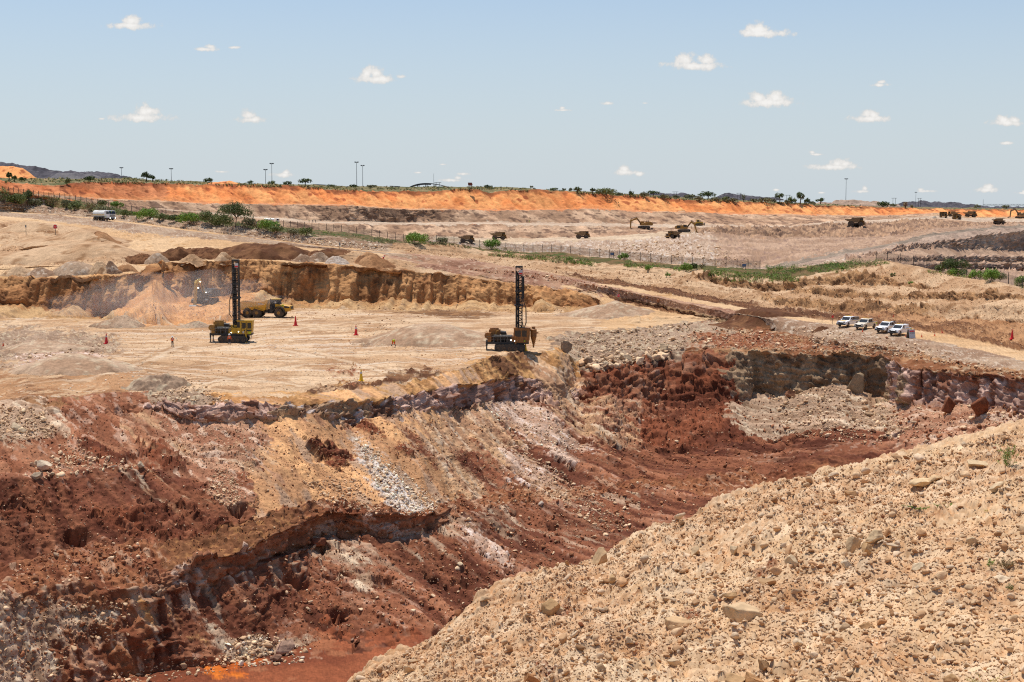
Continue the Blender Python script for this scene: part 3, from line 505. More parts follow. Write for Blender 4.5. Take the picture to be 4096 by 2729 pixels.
# patches of other soil: outlines in image rows/columns of the unbent surface, limited to a run of strips
def inpoly(x, y, poly):
    r = np.zeros(len(x), bool); n = len(poly)
    for i in range(n):
        x0, y0 = poly[i]; x1, y1 = poly[(i + 1) % n]
        if y0 == y1: continue
        c = (y0 > y) != (y1 > y); r ^= c & (x < (x1 - x0) * (y - y0) / (y1 - y0) + x0)
    return r
PX, PY = proj(p)
PATCH = [
 ('sandfan', 'l2', 'm2', [(250, 420), (262, 440), (271, 450), (287, 480), (326, 507), (367, 513), (425, 513), (449, 504), (443, 477), (432, 456), (402, 416), (396, 410), (330, 418)]),
 ('white', 'l2', 'm2', [(345, 430), (358, 434), (374, 450), (397, 468), (440, 505), (425, 514), (400, 514), (378, 486), (362, 464)]),
 ('red', 'l2', 'm2', [(401, 418), (408, 421), (435, 457), (441, 477), (418, 455), (401, 432)]),
 ('graytan', 'l2', 'm2', [(405, 408), (460, 416), (497, 437), (520, 462), (480, 482), (449, 480), (436, 455)]),
 ('red', 'l2', 'm2', [(452, 449), (472, 449), (510, 478), (490, 482), (458, 466)]),
 ('lilacscree', 'l2', 'm2', [(478, 402), (526, 398), (557, 422), (588, 448), (570, 454), (526, 432)]),
 ('graytan', 'l2', 'm3', [(490, 438), (520, 456), (566, 484), (595, 502), (640, 532), (650, 552), (600, 537), (570, 521), (545, 499), (505, 463)]),
 ('lilacscree', 'm1', 'm2', [(505, 452), (540, 470), (566, 486), (575, 500), (548, 496), (510, 466)]),
 ('graytan', 'edge', 'm2', [(513, 350), (566, 362), (581, 388), (574, 402), (618, 438), (636, 449), (612, 446), (579, 424), (553, 404), (534, 372)]),
 ('brown', 'edge', 'l2', [(492, 350), (515, 349), (530, 369), (523, 379), (499, 379), (490, 363)]),
 ('greyscree', 'l2', 'm1b', [(832, 383), (778, 402), (790, 430), (830, 440), (880, 442), (905, 430), (863, 394)]),
 ('greyscree', 'edge', 'm1', [(-70, 403), (40, 408), (54, 428), (56, 436), (20, 442), (-70, 444)]),
 ('greyscree', 'm1', 'm2', [(56, 430), (70, 440), (85, 460), (62, 468), (56, 450)]),
 ('pinkscree', 'l2', 'm2', [(150, 407), (198, 424), (257, 427), (270, 446), (222, 444), (232, 476), (246, 498), (226, 509), (207, 481), (181, 447), (160, 425)]),
 ('brownrubble2', 'm2', 'ml', [(150, 535), (250, 520), (310, 506), (320, 512), (250, 546), (170, 566)]),
 ('greyscree', 'ml', 'f1', [(-70, 594), (60, 600), (128, 606), (120, 622), (70, 634), (60, 655), (40, 690), (-70, 720)]),
 ('pinkscree', 'm3', 'f1', [(62, 626), (76, 634), (100, 656), (116, 680), (96, 684), (80, 660)]),
 ('tansoil', 'm3', 'f1', [(142, 600), (150, 602), (158, 624), (148, 618)]),
 ('tansoil', 'm3', 'f1', [(170, 606), (182, 618), (205, 642), (196, 640), (178, 625)]),
 ('greyscree', 'm3', 'f1', [(176, 590), (196, 595), (215, 622), (238, 650), (225, 655), (205, 630), (186, 612)]),
 ('greyscree', 'm3', 'f1', [(225, 640), (262, 634), (312, 648), (300, 664), (240, 668), (222, 656)]),
 ('greyscree', 'm3', 'f1', [(330, 548), (350, 552), (372, 580), (366, 586), (346, 570)]),
 ('lilacscree', 'm3', 'f1', [(464, 520), (474, 532), (502, 560), (506, 566), (488, 552), (470, 536)]),
 ('brown', 'b6', 'r1b', [(560, 273), (640, 284), (720, 297), (780, 308), (850, 317), (850, 323), (760, 312), (680, 298), (590, 281)]),
 ('brown', 'b6', 'r1b', [(860, 319), (905, 324), (950, 331), (1000, 341), (1050, 351), (1050, 358), (1000, 347), (950, 335.5), (905, 329)]),
 ('brown', 'b7', 'c8', [(590, 291), (640, 301), (700, 314), (720, 318), (700, 320), (640, 308), (590, 296)]),
 ('brown', 'r2b', 'edge', [(715, 314), (760, 314), (802, 326), (790, 333), (750, 328), (725, 322)]),
 ('brown', 'b7', 'edge', [(838, 345), (870, 347), (910, 352), (900, 357), (860, 354)]),
 ('redrubble', 'r2b', 'edge', [(700, 335), (760, 330), (850, 350), (850, 352), (720, 350), (690, 346)]),
 ('red', 'edge', 'l2', [(950, 362), (1000, 366), (1040, 376), (990, 379), (955, 373)]),
 ('gravel', 'r1f', 'rt', [(800, 328), (838, 326), (900, 338), (905, 344), (860, 344), (820, 338)]),
 ('brown', 'c8', 'c11', [(120, 255), (150, 254), (230, 248), (250, 246), (300, 252), (330, 252), (340, 256), (300, 260), (210, 262), (150, 262)]),
 ('darkdamp', 'c3', 'rt', [(370, 311), (420, 311), (470, 312), (500, 315), (470, 318), (430, 316), (400, 313)]),
 ('brown', 'c8', 'c10', [(60, 247), (100, 242), (118, 252), (112, 256), (95, 251), (70, 250)]),
 ('darkdamp', 'r2b', 'c11', [(97, 238), (128, 240), (126, 244), (104, 243)]), ('brown', 'c8', 'c11', [(31, 244.5), (56, 243.6), (58, 246), (33, 247)]), ('brown', 'c8', 'c11', [(58, 248), (106, 246.8), (110, 250), (62, 251)]), ('darkdamp', 'r2b', 'c10', [(0, 224), (30, 227), (60, 231), (58, 234), (20, 231), (0, 228)]), ('darkdamp', 'c3', 'edge', [(430, 313), (480, 312), (500, 316), (470, 319), (440, 317)]),
 ('greyrubble', 'c3', 'edge', [(-70, 330), (40, 330), (110, 336), (118, 350), (90, 362), (30, 368), (-70, 372)]),
 ('lilacscree', 'rt', 'edge', [(10, 356), (60, 346), (100, 350), (110, 368), (70, 376), (20, 372)]),
 ('brownbank', 'rt', 'edge', [(-70, 374), (60, 374), (130, 372), (150, 380), (130, 394), (50, 398), (-70, 402)]),
 ('greyrubble', 'rt', 'edge', [(330, 326), (390, 318), (430, 324), (450, 338), (400, 344), (350, 340)]),
 ('brown', 'rt', 'edge', [(300, 396), (330, 388), (390, 378), (430, 372), (440, 374), (400, 388), (340, 396)]),
 ('redrubble', 'rt', 'edge', [(330, 372), (356, 370), (362, 374), (340, 376)]),
 ('ochre', 'f1', 'f3', [(210, 668), (240, 660), (262, 657), (266, 660), (238, 672), (214, 676)]),
 ('orange', 'wedge', 'tfront', [(453, 205), (458, 205), (475, 222), (480, 223), (472, 224), (462, 216)]),
]
QS = np.where(pit[:, None], np.stack([qa + warp, qb / 8, p[:, 0] * 0], -1), p)
C = np.zeros((len(p), 3), np.float32)
for j, n_ in enumerate(PN):
    m = MID_ == j
    if m.any(): C[m] = soil(n_, p[m], 0, grain[m], QS[m])
# dust and scree spilling down the red slopes
m = np.isin(MID_, [PN.index(k) for k in ('red', 'redcrag')])
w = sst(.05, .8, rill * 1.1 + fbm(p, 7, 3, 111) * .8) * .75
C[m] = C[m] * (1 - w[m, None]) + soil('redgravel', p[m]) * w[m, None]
w = sst(.5, 1.0, vn(rq * [.7, .5, 1], 120) * .7 + fbm(p, 5, 3, 115) * .6) * .55
C[m] = C[m] * (1 - w[m, None]) + soil('pinkscree', p[m]) * w[m, None]
st_ = vn(QS / 1.5, 131) * .55 + vn(QS / .62, 132) * .4 + vn(QS / .28, 133) * .25
for a, b, nn_, m1_, m2_, off_, xa_, xb_ in (('l2', 'm2', 3.0, 'graytan', 'pinkscree', .30, 120, 640), ('m3', 'f1', 1.0, 'redgravel', 'greyscree', .22, -80, 640), ('m2', 'ml', 1.0, 'redrubble', 'redgravel', .2, -80, 640)):
    m = np.where((SI >= idx[a]) & (SI < idx[b]) & (XP > xa_) & (XP < xb_))[0]; td = (SI[m] - idx[a]) / nn_
    w = sst(0, .4, st_[m] + off_ - .95 * td + .25 * big[m]) * .8; C[m] = C[m] * (1 - w[:, None]) + soil(m1_, p[m], 0, grain[m], QS[m]) * w[:, None]
    w = sst(.1, .45, vn(QS[m] / 1.1 + 40, 135) * .6 + vn(QS[m] / .4, 136) * .4 + off_ - .1 - .8 * td) * .75; C[m] = C[m] * (1 - w[:, None]) + soil(m2_, p[m], 0, grain[m], QS[m]) * w[:, None]
def sdist(x, y, poly):
    d = np.full(len(x), 1e9); n = len(poly)
    for i in range(n):
        ax, ay = poly[i]; bx, by = poly[(i + 1) % n]; ex, ey = bx - ax, by - ay
        t = np.clip(((x - ax) * ex + (y - ay) * ey) / (ex * ex + ey * ey + 1e-9), 0, 1)
        d = np.minimum(d, np.hypot(x - ax - t * ex, y - ay - t * ey))
    return np.where(inpoly(x, y, poly), d, -d)
PATCH += [('redcrag', 'l2', 'm2', [(313, 450), (331, 445), (349, 458), (343, 466), (330, 462)]), ('redcrag', 'l2', 'm2', [(355, 419), (367, 418), (384, 426), (383, 436), (374, 435), (362, 429)]), ('redcrag', 'l2', 'm2', [(380, 439), (406, 447), (407, 453), (396, 454)]),
 ('redcrag', 'l2', 'm2', [(335, 418), (350, 414), (354, 430), (345, 433)]), ('redcrag', 'l2', 'm1b', [(90, 456), (150, 447), (168, 455), (178, 470), (170, 474), (150, 462), (100, 466)]), ('redcrag', 'm1', 'm2', [(150, 505), (220, 520), (230, 535), (190, 540), (120, 533), (95, 520)]), ('redcrag', 'm1', 'm2', [(-20, 496), (20, 500), (40, 512), (20, 520), (-20, 512)]),
 ('sandfan', 'edge', 'l1', [(240, 399), (320, 394), (420, 380), (470, 370), (480, 380), (420, 394), (330, 402), (245, 404)])]
for mname, a, b, poly in PATCH:
    q = np.array(poly); m = np.where((SI >= idx[a]) & (SI < idx[b]) & (PX > q[:, 0].min() - 14) & (PX < q[:, 0].max() + 14) & (PY > q[:, 1].min() - 14) & (PY < q[:, 1].max() + 14))[0]
    if not len(m): continue
    up = q[:, 1].max() < 325; jit = .22 if up else 1.0
    sd_ = sdist(PX[m], PY[m], poly) + (mid[m] * 6 + small[m] * 6 + rill[m] * (0 if up else 15) + grain[m] * 22 + big[m] * 4) * jit
    w = sst(-2.5 * jit, 4.5 * jit, sd_)
    C[m] = C[m] * (1 - w[:, None]) + soil(mname, p[m], 0, grain[m], QS[m]) * w[:, None]
    MID_[m[w > .5]] = PN.index(mname)
# layers in the sand cliff, wheel tracks on floor and roads, fall-line streaks on slopes
rimz = (SI >= idx['rim']) & (SI < idx['obase']); tr_ = SI - idx['rim']
w = np.where(rimz, sst(.30, .05, tr_ + .12 * mid + .10 * fbm(p, 14, 2, 151)) * .75 * (XP > 60), 0)[:, None]; C = C * (1 - w) + A(138, 78, 50, 1.2) * w
w = np.where(rimz, sst(.66, .95, tr_ + .1 * mid) * .5, 0)[:, None]; C = C * (1 - w) + A(246, 170, 108, 1.15) * w
fl = np.isin(MID_, [PN.index(k) for k in ('floor', 'road', 'paleroad', 'redfloor')])
tq = np.stack([(p[:, 0] + p[:, 1] * .25) / 26, (p[:, 1] - p[:, 0] * .12 + fbm(p, 30, 2, 90) * 9) / 1.5, p[:, 2] * 0], -1)
tr = vn(tq, 91) * .6 + vn(tq * [1.7, 2.7, 1], 92) * .5
white = np.isin(MID_, [PN.index('floor')])
C[fl] *= (1 + .16 * np.clip(tr[fl], -1, 1))[:, None]
wsel = white & (tr > .42); C[wsel] = C[wsel] * .45 + A(246, 226, 200) * .55
bsel = white & (tr < -.5); C[bsel] = C[bsel] * .55 + A(176, 130, 88) * .45
sl_ = np.isin(MID_, [PN.index(k) for k in ('red', 'sandfan', 'graytan', 'redgravel', 'pinkscree', 'lilacscree', 'tansoil', 'orange', 'orangedull', 'whiteface', 'greyscree', 'cliff', 'white')])
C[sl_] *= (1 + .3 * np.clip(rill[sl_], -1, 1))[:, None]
lay = np.isin(MID_, [PN.index(k) for k in ('cliff', 'greyrock', 'lilacband', 'whiteface')])
lq = np.stack([p[:, 0] / 40, p[:, 2] / .9 + mid * .5, p[:, 1] * 0], -1)
C[lay] *= (1 + .13 * vn(lq[lay], 95))[:, None]
# wheel tracks in pairs
fz = (SI >= idx['c3']) & (SI < idx['edge']); fi = np.where(fz)[0]
for pts in [[(60, 372), (130, 352), (210, 346), (300, 328), (420, 317), (560, 315), (690, 318)], [(120, 340), (200, 336), (290, 330), (360, 327), (460, 330), (520, 338)], [(150, 372), (230, 362), (320, 356), (400, 352), (470, 350)], [(200, 384), (300, 366), (400, 362)], [(240, 330), (310, 322), (390, 322), (520, 322), (660, 319)], [(130, 366), (210, 376), (300, 386)], [(20, 386), (90, 378), (150, 360), (180, 346)], [(280, 350), (350, 362), (400, 376)]]:
    wp = np.array([P(x, y, 22.7 / -slope(y)) for x, y in pts])[:, :2]; tq_ = np.linspace(0, len(wp) - 1, 90); k_ = np.minimum(tq_.astype(int), len(wp) - 2); t_ = (tq_ - k_)[:, None]; t_ = t_ * t_ * (3 - 2 * t_) * .4 + t_ * .6; wp = wp[k_] * (1 - t_) + wp[k_ + 1] * t_
    dmin = np.full(len(fi), 1e9)
    for a_ in wp: dmin = np.minimum(dmin, np.hypot(p[fi, 0] - a_[0], p[fi, 1] - a_[1]))
    dmin = dmin + small[fi] * .25 + mid[fi] * .4
    w = (np.exp(-((dmin - 1.3) / .5) ** 2) * sst(-.3, .3, mid[fi] + .2))[:, None] * .7; C[fi] = C[fi] * (1 - w) + A(184, 138, 94) * w
    w = np.exp(-(dmin / .7) ** 2)[:, None] * .5; C[fi] = C[fi] * (1 - w) + A(244, 218, 184) * w
C = np.clip(C, .004, .85)
# crags: more relief where the soil is rock or clods
crock = np.isin(MID_, [PN.index(k) for k in ('lilac', 'crag', 'redcrag', 'greyrock', 'lilacband', 'darkface', 'darkface2', 'tanface')])
cclod = np.isin(MID_, [PN.index(k) for k in ('brown', 'greyrubble', 'redrubble', 'brownrubble', 'brownrubble2', 'rubblewhite')])
soft = np.isin(MID_, [PN.index(k) for k in ('sandfan', 'road', 'paleroad')])
disp += np.where(crock, fbm(p * [1, 1, .6], 1.2, 4, 81, .68) * .7 + fbm(p, 4, 3, 83) * .55 + ledge(1.1, 189, 1.5) * .5, 0) * np.clip(p[:, 1] / 250, .8, 2.2)
disp += np.where(pit & (SI < idx['f1']), fbm(p, .55, 2, 89, .7) * .16, 0)
redm = np.isin(MID_, [PN.index('red')])
steepish = np.isin(MID_, [PN.index(k) for k in ('red', 'redcrag', 'redrubble', 'tanface', 'darkface', 'darkface2', 'crag', 'tanbank', 'brownbank', 'whiteface', 'rubblewhite')])
lm = sst(-.05, .3, fbm(p * [1, 1, 1.6], 5.5, 3, 187)) * np.where(redm, .8, .75) * np.where(MID_ == PN.index('redrubble'), .35, 1) * np.where(np.isin(MID_, [PN.index(k) for k in ('tanbank', 'brownbank', 'rubblewhite')]), .7, 1)
lsc = np.where(far, 2.2, np.where(pit, 1.0, 1.3))
disp += np.where(steepish, (ledge(1.5, 181, 1.6) * .75 + ledge(.7, 183, 1.2) * .35) * lm * lsc * sst(.12, .45, steep), 0)
pock = np.clip(fbm(p, 2.6, 3, 87) - .22, 0, 1) * sst(-.1, .25, fbm(p, 11, 2, 88))
disp -= np.where(redm, pock * 2.6, 0)
disp += np.where(cclod, np.clip(fbm(p, 1.1, 2, 85), -.2, 1) * .45, 0)
disp = np.where(soft, disp * .45, disp)
disp *= np.clip(sst(-.5, .8, SI - idx['far']), 0, 1)
VD = (p + n3 * disp[:, None]).astype(np.float32).reshape(NR, NX, 3)
Cg = C.reshape(NR, NX, 3)
GROUND = [('plain', 'far', 'sky'), ('plateau', 'sky', 'rim'), ('orange_slope', 'rim', 'shelf'), ('quarry_terrace', 'shelf', 'gdeep'), ('earth_bank', 'gdeep', 'r1b'), ('haul_road', 'r1b', 'r1f'), ('spoil_bank', 'r1f', 'c1'),
          ('sand_cliff', 'c1', 'c3'), ('bench_floor', 'c3', 'edge'), ('pit_slope', 'edge', 'f1'), ('pit_floor', 'f1', 'f4')]
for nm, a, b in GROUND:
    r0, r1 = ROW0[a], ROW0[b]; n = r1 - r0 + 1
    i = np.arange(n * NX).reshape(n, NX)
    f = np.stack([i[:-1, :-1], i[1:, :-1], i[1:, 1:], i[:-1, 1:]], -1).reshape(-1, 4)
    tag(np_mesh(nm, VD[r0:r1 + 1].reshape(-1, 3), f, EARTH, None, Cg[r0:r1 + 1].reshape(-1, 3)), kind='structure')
# first surface met by the sight line through (x, y)
PXD, PYD = proj(VD.reshape(-1, 3)); PYD = PYD.reshape(NR, NX)
def hit(x, y, lo='far', hi='f4'):
    c = (x - XS[0]) / (XS[1] - XS[0]); c0 = int(np.clip(math.floor(c), 0, NX - 2)); t = c - c0
    yy = PYD[:, c0] * (1 - t) + PYD[:, c0 + 1] * t; pp = VD[:, c0] * (1 - t) + VD[:, c0 + 1] * t
    for r in range(ROW0[hi], ROW0[lo], -1):
        if yy[r] >= y > yy[r - 1]:
            s = (yy[r] - y) / (yy[r] - yy[r - 1] + 1e-9); return Vector((pp[r] * (1 - s) + pp[r - 1] * s).tolist())
    r = ROW0[lo] + int(np.argmin(np.abs(yy[ROW0[lo]:ROW0[hi]] - y))); return Vector(pp[r].tolist())
_r = VD.reshape(-1, 3)
def gz(x, y, lo, hi):
    """ground height near world (x, y) among the strips lo..hi"""
    b = VD[ROW0[lo]:ROW0[hi] + 1, ::2].reshape(-1, 3); k = np.argsort((b[:, 0] - x) ** 2 + (b[:, 1] - y) ** 2)[:4]
    return float(np.mean(b[k, 2]))
# ------------------------------------------------------------------ the stony mound in front
FX = np.linspace(240, 1110, 900)
fys = ip(FX, [(240, 770), (300, 722), (348, 682), (418, 642), (479, 600), (544, 562), (609, 546), (653, 529), (718, 505), (775, 483), (870, 463), (936, 450), (1024, 429), (1110, 410)])
fds = ip(FX, [(240, 19), (348, 23.2), (479, 28), (609, 33), (775, 38), (1024, 44), (1110, 46)])
fd0 = ip(FX, [(240, 17), (348, 21.5), (420, 20.5), (500, 19), (700, 17), (1024, 14), (1110, 13)])
fy0 = np.maximum(ip(FX, [(240, 800), (348, 705), (420, 690), (480, 682), (1110, 682)]), 682)
hs, h0 = -slope(fys) * fds, -slope(fy0) * fd0
h0 = np.minimum(h0, hs - .15)
FR = 620
tt = np.linspace(-.35, 1.0, int(FR * .8)) ; back = np.linspace(0, 1, FR - len(tt) + 1)[1:] ** 1.4
rowsF = []
for t in tt:
    D = fd0 + (fds - fd0) * t; Hh = h0 + (hs - h0) * (t if t > 0 else t * 1.15)
    rowsF.append(np.stack([(FX - CX) / FPX * D / CP * .995, D, -Hh], -1))
for t in back:
    D = fds + t * 34; Hh = hs + t * 3.0 + (t ** 1.1) * 30
    rowsF.append(np.stack([(FX - CX) / FPX * D / CP * .995, D, -Hh], -1))
VF = np.stack(rowsF, 0); NF = VF.shape[0]
q = VF.reshape(-1, 3).copy()
def lumps(q, lam, s):                                     # rounded pebbles packed side by side, 0..1
    g = q[:, :2] / lam; i = np.floor(g).astype(np.int64); best = np.full(len(q), 9.0); zz = np.zeros(len(q), np.int64)
    for dx in (-1, 0, 1):
        for dy in (-1, 0, 1):
            a, b = i[:, 0] + dx, i[:, 1] + dy
            cx = a + .1 + .8 * _h(a, b, zz, s); cy = b + .1 + .8 * _h(a, b, zz, s + 1); r = .28 + .5 * _h(a, b, zz, s + 2) ** 2
            best = np.minimum(best, np.hypot(g[:, 0] - cx, g[:, 1] - cy) / r)
    return np.sqrt(np.clip(1 - best ** 2, 0, 1))
f_big, f_mid, f_sm = fbm(q, 6, 3, 201), fbm(q, 1.3, 3, 202), fbm(q, .28, 3, 203)
l1, l2, l3 = lumps(q + f_sm[:, None] * .03, .42, 211), lumps(q + f_sm[:, None] * .02, .19, 215), lumps(q, .10, 219)
q[:, 2] += f_big * .28 + f_mid * .13 + f_sm * .035 + l1 * .10 * sst(-.2, .4, f_mid) + l2 * .055 + l3 * .03
fx_, fy_ = proj(VF.reshape(-1, 3))
w = sst(-.3, .4, fbm(q, 3.5, 3, 221) + .2 * f_sm)[:, None]
cF = A(214, 166, 120, 1.45) * (1 - w) + A(228, 188, 142, 1.45) * w
w = sst(.1, .5, fbm(q, .5, 3, 225))[:, None] * .6; cF = cF * (1 - w) + A(244, 216, 178, 1.35) * w
br = np.zeros(len(q))
for bx, by, rx, ry in [(960, 540, 75, 22), (1000, 600, 40, 22), (780, 600, 60, 12), (850, 640, 70, 14), (640, 645, 40, 12), (690, 630, 30, 10), (560, 605, 26, 14), (900, 665, 60, 12), (720, 560, 40, 10)]:
    br = np.maximum(br, np.exp(-((fx_ - bx) / rx) ** 2 - ((fy_ - by) / ry) ** 2))
w = sst(.25, .75, br + f_mid * .35 + f_sm * .3)[:, None] * .75; cF = cF * (1 - w) + A(196, 146, 100, 1.3) * w
rd = np.zeros(len(q))
for bx, by, rx, ry in [(646, 652, 14, 6), (548, 670, 10, 8), (562, 612, 9, 9), (763, 578, 10, 4), (838, 523, 8, 4), (690, 612, 10, 4)]:
    rd = np.maximum(rd, np.exp(-((fx_ - bx) / rx) ** 2 - ((fy_ - by) / ry) ** 2))
w = sst(.3, .7, rd + f_sm * .5)[:, None]; cF = cF * (1 - w) + A(150, 88, 54, 1.4) * w
lum = sst(.2, .7, l2)[:, None] * .35; cF = cF * (1 - lum) + A(240, 208, 168, 1.38) * lum
cF = np.clip(cF * (1 + rng.normal(0, .06, len(q)))[:, None], .004, .85)
i = np.arange(NF * len(FX)).reshape(NF, len(FX))
f = np.stack([i[:-1, :-1], i[:-1, 1:], i[1:, 1:], i[1:, :-1]], -1).reshape(-1, 4)
tag(np_mesh('stony_mound', q, f, EARTH, None, cF), kind='structure')
VFd = q.reshape(NF, len(FX), 3); FPX_, FPY_ = proj(q); FPY_ = FPY_.reshape(NF, len(FX))
def hitf(x, y):
    c = int(np.clip((x - FX[0]) / (FX[1] - FX[0]), 0, len(FX) - 1)); yy = FPY_[:, c]
    k = np.where((yy[:-1] >= y) & (yy[1:] < y))[0]
    if not len(k): return None
    return VFd[k[0], c]
def hitf_many(x, y):
    c = np.clip(((x - FX[0]) / (FX[1] - FX[0])).astype(int), 0, len(FX) - 1); out = np.full((len(x), 3), np.nan)
    for cc in np.unique(c):
        m = np.where(c == cc)[0]; yy = np.minimum.accumulate(FPY_[:, cc]); k = np.searchsorted(-yy, -y[m]); k = np.clip(k, 0, NF - 1)
        out[m] = VFd[k, cc]
    return out

# ------------------------------------------------------------------ stones
def ico(sub):
    t = (1 + 5 ** .5) / 2
    v = [(-1, t, 0), (1, t, 0), (-1, -t, 0), (1, -t, 0), (0, -1, t), (0, 1, t), (0, -1, -t), (0, 1, -t), (t, 0, -1), (t, 0, 1), (-t, 0, -1), (-t, 0, 1)]
    v = [Vector(a).normalized() for a in v]
    f = [(0, 11, 5), (0, 5, 1), (0, 1, 7), (0, 7, 10), (0, 10, 11), (1, 5, 9), (5, 11, 4), (11, 10, 2), (10, 7, 6), (7, 1, 8), (3, 9, 4), (3, 4, 2), (3, 2, 6), (3, 6, 8), (3, 8, 9), (4, 9, 5), (2, 4, 11), (6, 2, 10), (8, 6, 7), (9, 8, 1)]
    for _ in range(sub):
        c = {}; nf = []
        def mp(a, b):
            k = (min(a, b), max(a, b))
            if k not in c: v.append(((v[a] + v[b]) / 2).normalized()); c[k] = len(v) - 1
            return c[k]
        for a, b, d in f:
            x, y, z = mp(a, b), mp(b, d), mp(d, a); nf += [(a, x, z), (b, y, x), (d, z, y), (x, y, z)]
        f = nf
    return np.array([tuple(a) for a in v]), np.array(f)
def stone_shape(sub, seed, cuts=7):
    v, f = ico(sub); r = np.random.default_rng(seed); v = v.copy()
    for _ in range(cuts):                                  # flat fracture faces
        n = r.normal(size=3); n /= np.linalg.norm(n); d = r.uniform(.32, .75); s = v @ n
        v -= np.clip(s - d, 0, None)[:, None] * n
    v *= (1 + (.16 if sub < 2 else .10) * fbm(v * 1.0 + seed, .7, 2, seed)[:, None] + (.05 * fbm(v + seed, .22, 2, seed)[:, None] if sub > 1 else 0))
    return v, f
SMALL = [stone_shape(1, 400 + k, 9) for k in range(16)]
TINY = [stone_shape(0, 450 + k, 4) for k in range(12)]
def rotmats(n):
    u = rng.normal(size=(n, 4)); u /= np.linalg.norm(u, axis=1, keepdims=True); w, x, y, z = u.T
    return np.stack([np.stack([1 - 2 * (y * y + z * z), 2 * (x * y - z * w), 2 * (x * z + y * w)], -1), np.stack([2 * (x * y + z * w), 1 - 2 * (x * x + z * z), 2 * (y * z - x * w)], -1), np.stack([2 * (x * z - y * w), 2 * (y * z + x * w), 1 - 2 * (x * x + y * y)], -1)], 1)
def scatter(name, pos, size, col, shapes, sink=.25):
    """many stones as ONE 'stuff' mesh"""
    vs, fs, cs, b = [], [], [], 0
    which = rng.integers(0, len(shapes), len(pos))
    for k, (sv, sf) in enumerate(shapes):
        m = np.where(which == k)[0]
        if not len(m): continue
        R = rotmats(len(m)); an = rng.uniform(.5, 1.35, (len(m), 1, 3)); v = np.einsum('nij,nvj->nvi', R, sv[None] * an) * (size[m] / 2)[:, None, None]
        v[..., 2] *= .8; v += pos[m][:, None, :]; v[..., 2] += (size[m] * (.5 - sink) * .6)[:, None]
        vs.append(v.reshape(-1, 3)); fs.append((sf[None] + (np.arange(len(m)) * len(sv))[:, None, None] + b).reshape(-1, 3)); b += len(m) * len(sv)
        cs.append(np.repeat(col[m], len(sv), 0))
    return tag(np_mesh(name, np.concatenate(vs), np.concatenate(fs), EARTH, None, np.concatenate(cs)), kind='stuff')
def mixcol(n, cols, w, k=1.4, var=.1):
    c = np.array([A(*x, k) for x in cols])[rng.choice(len(cols), n, p=np.array(w) / sum(w))]
    return np.clip(c * (1 + rng.normal(0, var, (n, 1))), .005, .85)
FGC = [(242, 210, 172), (234, 196, 152), (222, 176, 130), (202, 152, 106), (160, 104, 70)]
n = 75000
x = rng.uniform(250, 1080, n); y = rng.uniform(410, 700, n)
ok = y > np.interp(x, FX, fys) + .5; x, y = x[ok], y[ok]; pos = hitf_many(x, y)
pxs = 1.0 + rng.pareto(2.5, len(x)) * 1.1
keep = (pxs < 13) & (fbm(pos, 2.2, 2, 231) + rng.normal(0, .4, len(x)) > -.55); pos, pxs = pos[keep], pxs[keep]
size = pxs * pos[:, 1] / FPX * 1.15
bigm = pxs > 3.2
scatter('gravel', pos[bigm], size[bigm], mixcol(bigm.sum(), FGC, [3, 4, 3, 2, .15], 1.45), SMALL)
scatter('gravel', pos[~bigm], size[~bigm], mixcol((~bigm).sum(), FGC, [3, 4, 3, 2.4, .2], 1.45), TINY)
ROCKM = {}
def rock(loc, w, h, depth, seed, label, group, col, sub=3, tilt=(0, 0, 0), name='rock', sink=.2, cat='rock'):
    v, f = stone_shape(sub, seed, 13)
    v = v - v.min(0); v = v / v.max(0) - .5
    v = v * [w, depth, h]; v = v @ np.array(Euler(tilt).to_matrix()).T
    v[:, 2] += h * (.5 - sink)
    c = np.clip(A(*col, 1.35)[None] * (1 + .22 * fbm(v / max(w, h), .35, 3, seed))[:, None], .005, .85)
    o = np_mesh(name, v, f, EARTH, None, c); o.location = loc; return tag(o, label, cat, group)
